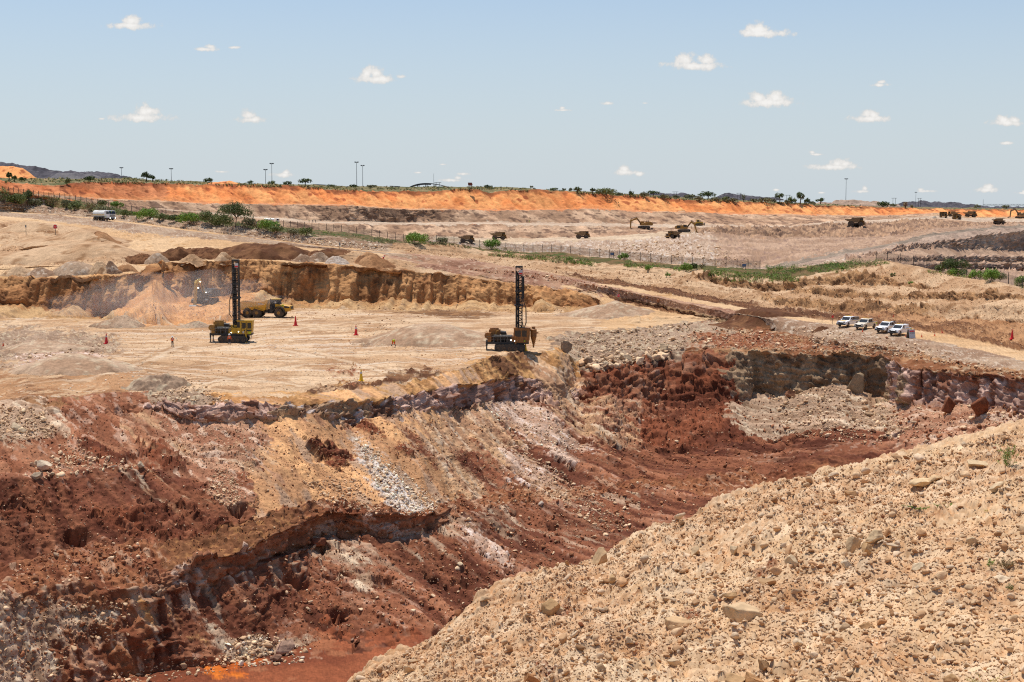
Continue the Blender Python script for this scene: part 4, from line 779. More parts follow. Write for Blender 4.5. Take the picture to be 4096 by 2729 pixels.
FGR = [ # px x, px y of the foot, width px, height px, look
 (601, 563, 17, 19, 'upright pale boulder perched alone on the edge of the stony mound above the pit', (214, 178, 134)),
 (749, 618, 38, 19, 'largest pale flat slab lying in the middle of the stony mound', (228, 194, 150)),
 (861, 552, 17, 21, 'tall rough upright boulder in the stony mound beside two rounder ones', (224, 190, 146)),
 (881, 540, 22, 13, 'broad rough boulder right behind the tall upright one on the mound', (226, 194, 150)),
 (873, 550, 14, 12, 'squat brownish boulder touching the right side of the tall upright one', (206, 166, 118)),
 (928, 571, 17, 12, 'smooth cream boulder alone on bare sand in the right part of the mound', (240, 214, 174)),
 (853, 569, 11, 12, 'cream split stone just below the tall upright boulder', (240, 216, 180)),
 (770, 583, 24, 9, 'flat grey brown slab with a dark shaded underside', (200, 160, 116)),
 (799, 565, 14, 12, 'lumpy cream stone left of the split stone', (232, 202, 160)),
 (1016, 581, 19, 10, 'smooth cream half buried boulder by the right edge of the picture', (242, 216, 178)),
 (875, 629, 17, 11, 'tan block shaped stone low on the mound', (212, 168, 118)),
 (836, 643, 10, 11, 'grey cream egg shaped stone standing low on the mound', (222, 190, 150)),
 (806, 642, 14, 9, 'cream angular stone near the lower middle of the mound', (240, 214, 176)),
 (811, 681, 20, 12, 'pale domed boulder at the bottom edge below the mound', (232, 200, 154)),
 (760, 682, 20, 11, 'brown rounded boulder cut by the bottom edge', (196, 148, 100)),
 (771, 666, 13, 11, 'small brown grey boulder above the bottom edge', (190, 150, 108)),
 (963, 682, 18, 13, 'tan crumbly boulder at the bottom right with weeds behind', (208, 168, 120)),
 (930, 485, 28, 8, 'long thin pale slab near the top of the mound', (232, 200, 154)),
 (941, 482, 16, 9, 'rough boulder resting on the end of the long thin slab', (224, 188, 142)),
 (985, 463, 19, 7, 'flat pale slab high on the mound near the right edge', (230, 200, 156)),
 (1004, 490, 15, 9, 'pale wedge shaped stone near the leafy weed', (234, 204, 162)),
 (982, 543, 13, 10, 'pale stone with a dark hollow under it right of the mound', (230, 198, 154)),
 (857, 495, 14, 8, 'brown lumpy stone in the upper right of the mound', (206, 160, 112)),
 (552, 612, 20, 16, 'brown lumpy boulder beside a dark hollow at the left of the mound', (210, 170, 120)),
 (560, 614, 14, 12, 'pale block leaning on the brown lumpy boulder', (236, 206, 160)),
 (699, 555, 13, 12, 'single round pale boulder in the upper middle of the mound', (230, 198, 154)),
 (738, 553, 10, 10, 'small pale boulder right of the single round one', (230, 200, 158)),
 (735, 598, 16, 9, 'tan flat topped block with a dark shadow under it', (218, 178, 128)),
 (682, 628, 27, 12, 'broad pale faceted rock left of the largest slab', (222, 184, 138)),
 (633, 642, 12, 9, 'pale rounded stone above the red soil patch', (236, 206, 164)),
 (604, 671, 10, 11, 'grey tan upright egg shaped stone low on the left of the mound', (218, 182, 140)),
 (679, 664, 15, 9, 'pale angular stone right of the red soil patch', (234, 204, 164)),
 (743, 684, 23, 13, 'smooth tan domed boulder cut by the bottom edge', (222, 180, 130)),
 (534, 682, 18, 11, 'rusty brown boulder at the lower left end of the mound', (184, 130, 84)),
 (616, 582, 9, 10, 'tan upright stone below the perched boulder', (216, 176, 126)),
]
for k, (x, y, w_, h_, lab, c) in enumerate(FGR):
    l = hitf(x, min(y, 700)); m = l[1] / FPX
    rock(Vector(l.tolist()), w_ * m, h_ * m * 1.1, w_ * m * random.uniform(.7, .95), 800 + k, lab, 'boulders on the stony mound', c, 3, (random.uniform(-.15, .15), random.uniform(-.15, .15), random.uniform(0, 6.28) if w_ < 16 else 0), 'boulder', .18, 'boulder')
lab = 'fist to head sized pale stone lying loose among the gravel of the near mound'
k = 0
while k < 120:
    x, y = random.uniform(380, 1024), random.uniform(440, 680)
    if y < np.interp(x, FX, fys) + 2: continue
    l = hitf(x, y)
    if l is None: continue
    m = l[1] / FPX; w_ = random.uniform(4, 8); c = random.choice(FGC[:4])
    rock(Vector(l.tolist()), w_ * m, w_ * m * random.uniform(.5, .9), w_ * m * random.uniform(.7, 1), 900 + k, lab, 'loose stones on the stony mound', c, 2, (random.uniform(-.3, .3), random.uniform(-.3, .3), random.uniform(0, 6.28)), 'stone', .2, 'stone'); k += 1

# rubble on the pit slope, the banks and the benches
def area(poly, n, pxr, cols, wts, lo='r1b', hi='f3', tail=2.4, name='rubble'):
    qp = np.array(poly, float); out = []
    while len(out) < n:
        xx, yy = rng.uniform(qp[:, 0].min(), qp[:, 0].max(), n), rng.uniform(qp[:, 1].min(), qp[:, 1].max(), n); ok = inpoly(xx, yy, poly); out += list(zip(xx[ok], yy[ok]))
    out = out[:n]
    ps = np.array([tuple(hit(x, y, lo, hi)) for x, y in out])
    px_ = np.minimum(pxr[0] + rng.pareto(tail, n) * (pxr[1] - pxr[0]) * .45, pxr[1] * 1.3)
    RB_P.append(ps); RB_S.append(px_ * ps[:, 1] / FPX); RB_C.append(mixcol(n, cols, wts, 1.05, .13))
RB_P, RB_S, RB_C = [], [], []
PALE, GREY, RUST, BRN, WHT = (228, 194, 154), (200, 164, 126), (168, 112, 78), (142, 94, 64), (242, 222, 194)
area([(-5, 404), (38, 410), (56, 430), (54, 438), (0, 442)], 420, (1.4, 5), [PALE, GREY], [2, 2])
area([(30, 466), (60, 452), (130, 458), (136, 470), (90, 472), (45, 480)], 190, (1.6, 7), [PALE, GREY], [3, 1])
area([(62, 430), (85, 440), (100, 460), (64, 468)], 120, (1.2, 3), [PALE, GREY], [2, 1])
area([(355, 440), (378, 452), (400, 470), (445, 505), (425, 516), (398, 515), (376, 486)], 900, (1.2, 3.6), [WHT, PALE], [3, 2])
area([(300, 480), (360, 480), (380, 512), (335, 508)], 420, (1.2, 3.6), [PALE, GREY], [2, 2])
area([(215, 470), (228, 470), (248, 496), (228, 510), (205, 490)], 320, (1.2, 3.4), [PALE, GREY], [2, 1])
area([(225, 640), (262, 634), (312, 648), (300, 664), (240, 668), (222, 656)], 420, (1.5, 6), [PALE, WHT, GREY], [2, 1, 2])
area([(110, 675), (165, 662), (225, 655), (240, 668), (160, 684), (110, 684)], 200, (1.4, 5), [PALE, GREY, RUST], [2, 2, 1])
area([(-5, 590), (60, 596), (130, 600), (128, 640), (70, 650), (50, 684), (-5, 684)], 750, (1.3, 5), [GREY, BRN, PALE, RUST], [3, 2, 1, 1])
area([(60, 545), (140, 545), (160, 566), (130, 576), (30, 586), (10, 575)], 420, (1.2, 5), [PALE, RUST, BRN], [1, 2, 2])
area([(240, 540), (320, 508), (440, 514), (425, 536), (340, 545), (300, 556)], 260, (1.3, 6), [PALE, RUST, BRN], [1, 3, 2])
area([(280, 560), (440, 540), (480, 580), (470, 620), (330, 632), (220, 600)], 900, (1.1, 4), [RUST, PALE, BRN], [3, 1.3, 2])
area([(440, 500), (640, 480), (720, 485), (600, 545), (480, 600), (455, 560)], 1000, (1.1, 4), [RUST, PALE, BRN, GREY], [3, 1.2, 2, 1])
area([(505, 440), (560, 470), (600, 500), (640, 532), (600, 530), (550, 496)], 560, (1.1, 3.4), [PALE, GREY], [2, 2])
area([(480, 405), (530, 402), (585, 448), (565, 455), (520, 440)], 420, (1.1, 3), [PALE, WHT], [2, 1])
area([(575, 362), (630, 356), (670, 348), (672, 356), (640, 366), (590, 372)], 130, (2.2, 9), [PALE, GREY], [3, 1])
area([(560, 336), (620, 330), (690, 322), (712, 340), (670, 352), (590, 362), (566, 350)], 900, (1.1, 3.6), [PALE, GREY], [2, 2])
area([(770, 396), (832, 384), (866, 396), (920, 430), (880, 446), (790, 436)], 900, (1.2, 4.4), [PALE, GREY], [2, 3])
area([(870, 406), (1024, 406), (1024, 432), (940, 452), (890, 440)], 800, (1.1, 4), [PALE, RUST, BRN], [2, 2, 1])
area([(715, 325), (800, 335), (900, 348), (1020, 372), (1024, 378), (890, 356), (760, 350), (700, 348)], 900, (1.1, 3.6), [PALE, GREY, RUST], [2, 2, 1])
area([(780, 328), (840, 328), (900, 340), (960, 356), (900, 350), (820, 342)], 500, (1.0, 2.4), [GREY, PALE, BRN], [2, 2, 1])
area([(150, 392), (160, 376), (190, 374), (222, 396), (230, 404), (160, 402)], 260, (1.2, 4), [PALE, GREY], [2, 1])
area([(20, 350), (110, 340), (110, 370), (30, 378)], 220, (1.2, 3.6), [GREY, PALE], [2, 1])
area([(335, 328), (390, 318), (440, 328), (450, 340), (390, 346)], 200, (1.0, 2.4), [PALE, GREY], [1, 2])
area([(450, 268), (560, 282), (690, 308), (715, 314), (690, 306), (560, 274)], 420, (1.0, 2.4), [PALE, RUST], [1, 2], 'r1f', 'c1')
area([(250, 233), (320, 240), (385, 246), (385, 251), (320, 246), (256, 236)], 420, (.9, 2.2), [WHT, PALE], [1, 2], 'crest', 'r1b')
area([(0, 204), (100, 213), (250, 231), (250, 236), (100, 219), (0, 211)], 420, (.9, 1.9), [WHT, PALE], [1, 3], 'crest', 'r2b')
area([(600, 243), (660, 242), (700, 240), (770, 268), (640, 262), (590, 256)], 800, (.9, 2.4), [PALE, GREY], [2, 1], 'tfront', 'rback')
area([(0, 440), (260, 420), (260, 530), (0, 560)], 500, (.9, 2.6), [RUST, PALE], [2, 1])
area([(590, 380), (780, 400), (800, 470), (620, 480)], 700, (.9, 3), [RUST, PALE, BRN], [3, 1, 2])
DRK = (112, 66, 44)
area([(-5, 405), (150, 395), (300, 405), (500, 400), (640, 400), (760, 400), (900, 410), (640, 545), (480, 620), (300, 650), (100, 682), (-5, 682)], 15000, (.8, 2.0), [RUST, BRN, DRK, PALE], [3, 3, 3, .8])
area([(250, 425), (330, 425), (400, 412), (520, 430), (560, 500), (430, 512), (320, 506), (275, 460)], 2600, (.8, 2.0), [PALE, GREY, (206, 156, 108)], [1, 2, 3])
area([(150, 410), (260, 425), (270, 450), (230, 500), (180, 450)], 1200, (.8, 2.2), [PALE, GREY, RUST], [2, 2, 1])
area([(390, 246), (600, 270), (800, 285), (890, 266), (1024, 292), (1024, 348), (830, 320), (600, 284), (420, 256)], 5000, (.7, 1.5), [(206, 160, 116), (176, 130, 92), PALE], [3, 2, 1], 'crest', 'r1b')
area([(0, 340), (130, 330), (500, 330), (560, 345), (480, 360), (390, 380), (280, 396), (0, 398)], 2600, (.7, 1.6), [PALE, (206, 156, 108), WHT, GREY], [2, 2, 1, 1])
area([(0, 246), (110, 246), (150, 258), (130, 270), (0, 276)], 900, (.7, 1.3), [(206, 160, 116), (176, 130, 92), PALE], [3, 2, 1], 'c8', 'c1')
area([(150, 302), (240, 296), (560, 306), (600, 314), (240, 322), (150, 322)], 1200, (.7, 1.6), [(206, 160, 116), (186, 140, 98), PALE], [3, 2, 1], 'c2', 'rt')
rp, rs, rc = np.concatenate(RB_P), np.concatenate(RB_S), np.concatenate(RB_C)
bm = rs * FPX / rp[:, 1] > 2.6
scatter('rubble', rp[bm], rs[bm] * 1.15, rc[bm], SMALL); scatter('rubble', rp[~bm], rs[~bm] * 1.15, rc[~bm], TINY)
PBR = [ # single boulders on the pit slope and floor
 (286, 654, 20, 17, 'huge two tone white and rust boulder at the foot of the pit slope', (206, 168, 140)),
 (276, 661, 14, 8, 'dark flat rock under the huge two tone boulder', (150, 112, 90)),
 (357, 644, 6, 6, 'dark brown cube shaped rock alone on the red pit floor', (110, 66, 44)),
 (352, 641, 4, 4, 'small pale rock beside the dark brown cube on the pit floor', (212, 172, 140)),
 (36, 478, 11, 8, 'grey angular boulder at the left end of the white boulder ledge', (206, 180, 148)),
 (45, 470, 16, 12, 'largest white lumpy boulder of the ledge on the left pit slope', (226, 204, 172)),
 (139, 468, 7, 8, 'pale boulder beyond the right end of the white boulder ledge', (222, 196, 162)),
 (16, 430, 11, 9, 'large pale boulder in the grey stone heap at the left', (220, 194, 158)),
 (626, 361, 13, 8, 'large pale boulder in the row along the rim under the rubble bank', (214, 184, 146)),
 (588, 363, 10, 7, 'dark sided boulder at the left end of the rim row', (176, 146, 116)),
 (664, 350, 9, 8, 'round pale boulder at the upper end of the rim row', (222, 192, 152)),
 (566, 353, 12, 14, 'tall dark grey crag standing right of the second drill rig', (168, 142, 114)),
 (541, 505, 6, 5, 'white angular block stuck on the scree stripe', (234, 216, 192)),
 (856, 393, 18, 24, 'free standing dark grey rock pillar before the grey pit wall', (172, 146, 114)),
 (790, 398, 10, 9, 'rusty rock at the foot of the grey pit wall', (166, 116, 84)),
 (158, 596, 10, 8, 'grey block on the lower left pit slope', (186, 158, 128)),
 (315, 545, 20, 9, 'crumbly reddish rock heap before the lilac ledge', (150, 96, 70)),
 (56, 557, 7, 5, 'grey tilted slab on the rubble bench', (190, 156, 124)),
 (950, 412, 16, 18, 'big rust brown block fallen from the lilac wall', (146, 92, 64)),
 (980, 415, 20, 22, 'rust brown leaning slab block under the right end of the lilac wall', (136, 82, 56)),
]
for k, (x, y, w_, h_, lab, c) in enumerate(PBR):
    l = hit(x, y, 'c3', 'f3'); m = l.y / FPX
    rock(l, w_ * m, h_ * m, w_ * m * .8, 1100 + k, lab, 'boulders in the pit', c, 3, (0, random.uniform(-.15, .15), 0), 'boulder', .12, 'boulder')
# ------------------------------------------------------------------ heaps of spoil, coal and sand
def heap(x, yb, wpx, hpx, mat, label, lo='r1b', hi='edge', sharp=1.0, deep=.8, seed=0, name='spoil_heap', group=None, rough=.12, cat='heap'):
    g = hit(x, yb, lo, hi); m = g.y / FPX; R, Hh = wpx * m / 2, hpx * m
    Rd = min(R * deep, 14); n = 56
    a, b = np.meshgrid(np.linspace(-1.35, 1.35, n), np.linspace(-1.35, 1.35, n)); r = np.hypot(a, b)
    qx = np.stack([a * R, b * Rd, a * 0], -1).reshape(-1, 3); off = np.array([g.x, g.y + Rd, 0]) + seed * 3.1
    nz = fbm(qx + off, R * .55 + .5, 3, 700 + seed); nf = fbm(qx + off, max(.6, R * .16), 4, 720 + seed, .65)
    r1 = r.ravel() * (1 + .3 * nz); z = np.clip(1 - r1, -.35, 1)
    z = np.where(z > 0, np.minimum(z * 1.25, 1 - .25 * np.clip(.25 - r1 * .6, 0, 1)) ** sharp, z)
    qx[:, 2] = Hh * z * (1 + .15 * nz) + Hh * rough * nf * sst(-.1, .2, z) - .25
    c = soil(mat, qx + off, 0, rng.normal(0, .1, len(qx)))
    if name == 'spoil_heap':                               # lie on the ground as it is
        tv = VD[ROW0[lo]:ROW0[hi] + 1].reshape(-1, 3); wx, wy = qx[:, 0] + g.x, qx[:, 1] + g.y + Rd * .9
        tv = tv[(tv[:, 0] > wx.min() - 1) & (tv[:, 0] < wx.max() + 1) & (tv[:, 1] > wy.min() - 3) & (tv[:, 1] < wy.max() + 3)]
        if len(tv) > 8:
            if len(tv) > 20000: tv = tv[::len(tv) // 20000 + 1]
            kd = KDTree(len(tv))
            for k_, t_ in enumerate(tv): kd.insert((float(t_[0]), float(t_[1]), 0), k_)
            kd.balance(); gzv = np.array([tv[kd.find((a_, b_, 0))[1], 2] for a_, b_ in zip(wx, wy)]).reshape(n, n)
            for _ in range(3): gzv = (gzv + np.roll(gzv, 1, 0) + np.roll(gzv, -1, 0) + np.roll(gzv, 1, 1) + np.roll(gzv, -1, 1)) / 5
            qx[:, 2] += np.clip(gzv.ravel() - g.z, -8, 3)
    i = np.arange(n * n).reshape(n, n); f = np.stack([i[:-1, :-1], i[:-1, 1:], i[1:, 1:], i[1:, :-1]], -1).reshape(-1, 4)
    o = np_mesh(name, qx, f, EARTH, None, c); o.location = (g.x, g.y + Rd * .9, g.z)
    return tag(o, label, cat, group)
HE = [
 (152, 396, 70, 17, 'greyrubble', 'grey rocky heap on the rim of the bench above the lilac layer', 'c3', 'edge', .8, 'greyscree'),
 (58, 374, 130, 18, 'greyfloor', 'long grey and lilac rubble heap at the left of the drill bench', 'c3', 'edge', .7, 0),
 (30, 352, 100, 9, 'greyfloor', 'low greenish grey rubble heap behind the lilac one', 'c3', 'edge', .7, 0),
 (117, 328, 52, 12, 'greyfloor', 'smooth grey gravel dome at the foot of the cliff in the dust', 'c3', 'edge', .7, 0),
 (193, 328, 40, 7, 'greyfloor', 'small grey gravel cone below the digging excavator', 'c3', 'edge', .9, 0),
 (428, 347, 150, 20, 'greyfloor', 'wide grey rubble mound on the bench between the two drill rigs', 'c3', 'edge', .8, 0),
 (14, 280, 34, 9, 'tanbank', 'leftmost small sand heap on the cliff top', 'c10', 'c1', .9, 0),
 (36, 279, 34, 8, 'gravel', 'grey heap beside the leftmost sand heap on the cliff top', 'c10', 'c1', .9, 0),
 (68, 277, 50, 11, 'gravel', 'broad grey heap in the middle of the left cliff top', 'c10', 'c1', .7, 0),
 (97, 275, 28, 12, 'tanbank', 'pale pointed heap on the cliff top left of the brown heaps', 'c10', 'c1', .9, 0),
 (109, 274, 20, 12, 'gravel', 'small grey heap touching the pale pointed one', 'c10', 'c1', .9, 0),
 (124, 272, 26, 7, 'brownbank', 'flat crumbly brown heap at the corner of the cliff', 'c10', 'c1', .8, 0),
 (138, 264, 38, 9, 'brown', 'reddish brown heap at the corner where the cliff turns back', 'c8', 'c1', .8, 0),
 (154, 264, 28, 11, 'gravel', 'grey gravel heap right of the reddish brown corner heap', 'c8', 'c1', .9, 0),
 (174, 259, 46, 10, 'brown', 'dark brown heap with a sandy foot behind the corner heaps', 'r2f', 'c1', .7, 0),
 (206, 258, 52, 8, 'brown', 'dark brown heap left of the highest brown heap', 'r2f', 'c1', .7, 0),
 (190, 262, 24, 8, 'tanbank', 'small sand heap in front of the dark brown heaps', 'c10', 'c1', .9, 0),
 (222, 262, 22, 9, 'tanbank', 'small pale sand cone left of the drill mast top', 'c10', 'c1', .9, 0),
 (262, 259, 100, 10, 'brown', 'highest and widest dark brown heap on the cliff top', 'r2f', 'c1', .6, 0),
 (325, 257, 52, 7, 'brown', 'low reddish brown heap at the end of the brown row', 'r2f', 'c1', .7, 0),
 (302, 262.5, 28, 9, 'gravel', 'grey cone shaped heap right of the highest brown heap', 'c10', 'c1', 1.0, 0),
 (318, 264, 25, 8, 'gravel', 'second grey cone shaped heap beside the white stone heap', 'c10', 'c1', 1.0, 0),
 (335, 265, 25, 9, 'white', 'white stone heap on the cliff top', 'c10', 'c1', .9, 0),
 (372, 268, 44, 10, 'brownbank', 'crumbly tan heap under the leaning red cone', 'c8', 'c1', .8, 0),
 (608, 318, 100, 12, 'greyfloor', 'grey earth heap carrying the stop sign at the road fork', 'r2b', 'rt', .8, 0),
 (757, 327, 96, 6, 'brown', 'long dark brown soil heap beside the road before the parked pickups', 'r1f', 'edge', .6, 0),
 (822, 331, 24, 4, 'brown', 'small dark brown soil heap left of the parked pickups', 'r1f', 'edge', .8, 0),
 (62, 246, 120, 9, 'tanbank', 'broad tan earth mound in front of the upper left stop sign', 'r2b', 'c11', .7, 0),
 (100, 240, 44, 8, 'brownbank', 'short brown earth mound at the end of the stop sign mound', 'r2b', 'c11', .8, 0),
 (60, 263, 170, 13, 'tanbank', 'long tan earth mound between the two left roads', 'c8', 'c1', .7, 0),
 (140, 262, 40, 6, 'tanbank', 'low tan mound tip beside the reddish brown corner heap', 'c8', 'c1', .8, 0),
 (20, 232, 70, 7, 'tanbank', 'tan hillock behind the grey sign back at the upper left', 'r2b', 'c10', .8, 0),
]
for k, h_ in enumerate(HE):
    heap(*h_[:5], h_[5], h_[6], h_[7], h_[8], seed=k, rough=.2 if h_[4] in ('brown', 'greyrubble') else .07)
def ridge(top, D, base, label, mat, name, depth=60, seed=0, cat='heap', rough=1.0):
    """a long heap whose crest follows the given skyline"""
    t = np.array(top, float); nx = int((t[-1, 0] - t[0, 0]) * 2.2) + 8; xs = np.linspace(t[0, 0], t[-1, 0], nx); crest = np.interp(xs, t[:, 0], t[:, 1]) + .5 * vn(np.stack([xs / 3.2 + seed, xs * 0, xs * 0], -1), seed)
    g = -slope(np.full_like(xs, base)) * D; hgt = -slope(crest) * D; prof = [(-1, 0), (-.55, .4), (-.15, .93), (0, 1), (.2, .9), (1, 0)]
    tt = np.linspace(-1, 1, 40); pr = np.interp(tt, [a for a, b in prof], [b for a, b in prof]); rows_ = []
    for a, b in zip(tt, pr):
        dd = D + a * depth * .5; rows_.append(np.stack([(xs - CX) / FPX * D / CP, xs * 0 + dd, -(g + (hgt - g) * b) - (2.0 if b == 0 else 0)], -1))
    v = np.stack(rows_, 0); q = v.reshape(-1, 3).copy(); edge_ = np.minimum(1, np.abs(np.tile(pr, (nx, 1)).T.ravel()) * 3)
    q[:, 2] += (fbm(q, 9, 3, 740 + seed) * 1.4 * rough) * edge_ - .6 * rough
    i = np.arange(len(q)).reshape(40, nx); f = np.stack([i[:-1, :-1], i[:-1, 1:], i[1:, 1:], i[1:, :-1]], -1).reshape(-1, 4)
    c0 = q.mean(0); o = np_mesh(name, q - c0, f, EARTH, None, soil(mat, q, 0, rng.normal(0, .1, len(q)))); o.location = c0
    return tag(o, label, cat)
ridge([(-60, 161.5), (0, 161.6), (24, 163), (31, 166.7), (44, 167), (54, 170), (86, 171), (108, 171.8), (121, 172.9), (131, 177.6), (136, 181)], 1500, 182, 'long black coal heap on the skyline at the far left', 'coal', 'coal_heap', 160, 1, rough=1.5)
ridge([(50, 181), (62, 173.2), (75, 172.6), (96, 173.6), (104, 176.5), (110, 181)], 1410, 181.5, 'smooth grey ramp in front of the long black coal heap', 'coalroad', 'coal_ramp', 40, 2, 'ramp', .2)
ridge([(-60, 168), (0, 166.7), (10, 165.4), (27, 167), (36, 174), (41, 180)], 1250, 181, 'orange sand heap in front of the black coal heap', 'orange', 'sand_heap', 60, 3, rough=.4)
ridge([(190, 187), (212, 183.6), (222, 181.6), (232, 180.4), (243, 184), (250, 187)], 905, 185.5, 'low orange sand heap on the rim behind two skyline bushes', 'orange', 'sand_heap', 22, 4, rough=.5)
ridge([(712, 198), (718, 195), (723, 193), (730, 193.3), (742, 195.3), (760, 196.4), (776, 198.5)], 2300, 199, 'black coal heap on the skyline beside a twin pole', 'coal', 'coal_heap', 90, 5)
ridge([(628, 196), (640, 193.4), (655, 192.6), (668, 193.2), (682, 192.7), (694, 196)], 2500, 196, 'low distant black coal heap behind grey green bushes', 'coal', 'coal_heap', 90, 6)
ridge([(893, 205), (899, 202), (910, 200.6), (935, 201.6), (945, 201.4), (956, 203.2), (968, 204.6), (985, 206.5), (1100, 207.5)], 2600, 208, 'long jagged black coal heap on the skyline at the right', 'coal', 'coal_heap', 150, 7, rough=1.6)
ridge([(804, 204), (811, 201.6), (826, 201.4), (838, 200.2), (852, 199.6), (862, 201), (880, 201.8), (892, 206)], 1420, 205, 'grey stone heap under the tall light mast on the right rim', 'greytalus', 'stone_heap', 40, 8, rough=1.2)

# ------------------------------------------------------------------ plants
LT = {'dark': ((66, 80, 36), (98, 110, 52)), 'bush': ((96, 108, 56), (132, 138, 78)), 'grey': ((112, 112, 76), (144, 140, 100)), 'bright': ((104, 138, 48), (142, 168, 66)), 'dry': ((128, 110, 72), (160, 138, 92)), 'straw': ((190, 168, 96), (214, 196, 124))}
BARK = paint('bark', (104, 84, 66), .9)
def leaves(blobs, n, size, tone, up=.0, flat=.0):
    """n leaf-sized faces spread through the crown's blobs (cx, cy, cz, rx, ry, rz)"""
    bl = np.array(blobs, float); wts = (bl[:, 3] * bl[:, 4] * bl[:, 5]) ** .67; k = rng.choice(len(bl), n, p=wts / wts.sum())
    d = rng.normal(size=(n, 3)); d /= np.linalg.norm(d, axis=1, keepdims=True); rad = rng.uniform(.25, 1, n) ** .5
    c = bl[k, :3] + d * bl[k, 3:6] * (rad * (1 + .22 * vn(d * 2.3 + k[:, None], 5)))[:, None]
    keep = fbm(c, max(bl[:, 3].mean() * .55, .12), 2, 31) > -.42; c, d = c[keep], d[keep]; n = len(c)
    nn = d + rng.normal(0, .8, (n, 3)); nn[:, 2] += .3; nn /= np.linalg.norm(nn, axis=1, keepdims=True)
    a = np.cross(nn, rng.normal(size=(n, 3))); a /= np.linalg.norm(a, axis=1, keepdims=True) + 1e-9; b = np.cross(nn, a)
    if up > 0: a[:, 2] += up; a /= np.linalg.norm(a, axis=1, keepdims=True)
    s = size * rng.uniform(.6, 1.4, (n, 1)); la = s * (1.3 + up * 1.5); lb = s * (.62 - up * .25)
    v = np.stack([c - a * la, c + b * lb, c + a * la, c - b * lb], 1).reshape(-1, 3); f = np.arange(n * 4).reshape(n, 4)
    c1, c2 = LT[tone]; w = np.clip(.5 + .45 * fbm(c, max(bl[:, 3].mean() * .7, .15), 2, 37) + rng.normal(0, .22, n), 0, 1)[:, None]
    col = np.repeat(A(*c1, 1.12) * (1 - w) + A(*c2, 1.12) * w, 4, 0)
    return v, f, col
def plant(x, yb, wpx, hpx, tone, label, lo='gdeep', hi='r1b', kind='bush', group=None, name=None, cat=None, g=None):
    g = hit(x, yb, lo, hi) if g is None else g; m = g.y / FPX; wpx *= 1.2; hpx *= 1.15 if kind != 'weed' else 1.0; w_, h_ = wpx * m, hpx * m
    root = empty(name or {'tree': 'acacia_tree', 'bush': 'bush', 'bare': 'bare_bush', 'weed': 'weed'}[kind], g)
    tag(root, label, cat or {'tree': 'tree', 'bush': 'bush', 'bare': 'bush', 'weed': 'plant'}[kind], group)
    nb = max(3, int(wpx / 3)) if kind != 'weed' else 5; bl = []
    for k in range(nb):
        t = (k + .5) / nb * 2 - 1 + random.uniform(-.15, .15)
        if kind == 'tree': bl.append((t * w_ * .36, random.uniform(-.3, .3) * w_, h_ * (.58 + .16 * (1 - t * t) + random.uniform(-.1, .1)), w_ * .24, w_ * .26, h_ * random.uniform(.2, .3)))
        else: bl.append((t * w_ * .36, random.uniform(-.25, .25) * w_, h_ * (.42 + .16 * (1 - t * t) + random.uniform(-.1, .1)), w_ * .21, w_ * .24, h_ * random.uniform(.3, .42)))
    if kind == 'tree': bl.append((0, 0, h_ * .62, w_ * .25, w_ * .25, h_ * .14))
    n = int(np.clip(wpx * hpx * (7 if kind != 'bare' else 2.2), 90, 5200)); sz = max(.42 * m, .03) * (1.25 if kind != 'weed' else 1.0)
    v, f, c = leaves(bl, n, sz, tone, .8 if kind == 'weed' else (.25 if kind == 'bush' else 0))
    v[:, 2] = np.maximum(v[:, 2], .02); np_mesh('crown' if kind == 'tree' else 'foliage', v, f, LEAF, root, c)
    if kind in ('tree', 'bare') or wpx > 9:
        mb = MB(); r = max(.35 * m, .05) if kind != 'tree' else max(.6 * m, .12)
        if kind == 'tree':
            mb.cyl((0, 0, -.3), (w_ * .03, 0, h_ * .4), r, r * .7, 7)
            for q in range(5): mb.cyl((w_ * .03, 0, h_ * .36), (random.uniform(-.32, .32) * w_, random.uniform(-.2, .2) * w_, h_ * random.uniform(.66, .8)), r * .6, r * .2, 5)
            mb.build('trunk', BARK, root)
        else:
            for q in range(7 if kind == 'bush' else 11): mb.cyl((random.uniform(-.08, .08) * w_, 0, -.1), (random.uniform(-.42, .42) * w_, random.uniform(-.2, .2) * w_, h_ * random.uniform(.55, .98)), r * .5, r * .15, 4)
            mb.build('stem', BARK, root)
    return root
SK = 'small grey green bush on the plateau skyline'
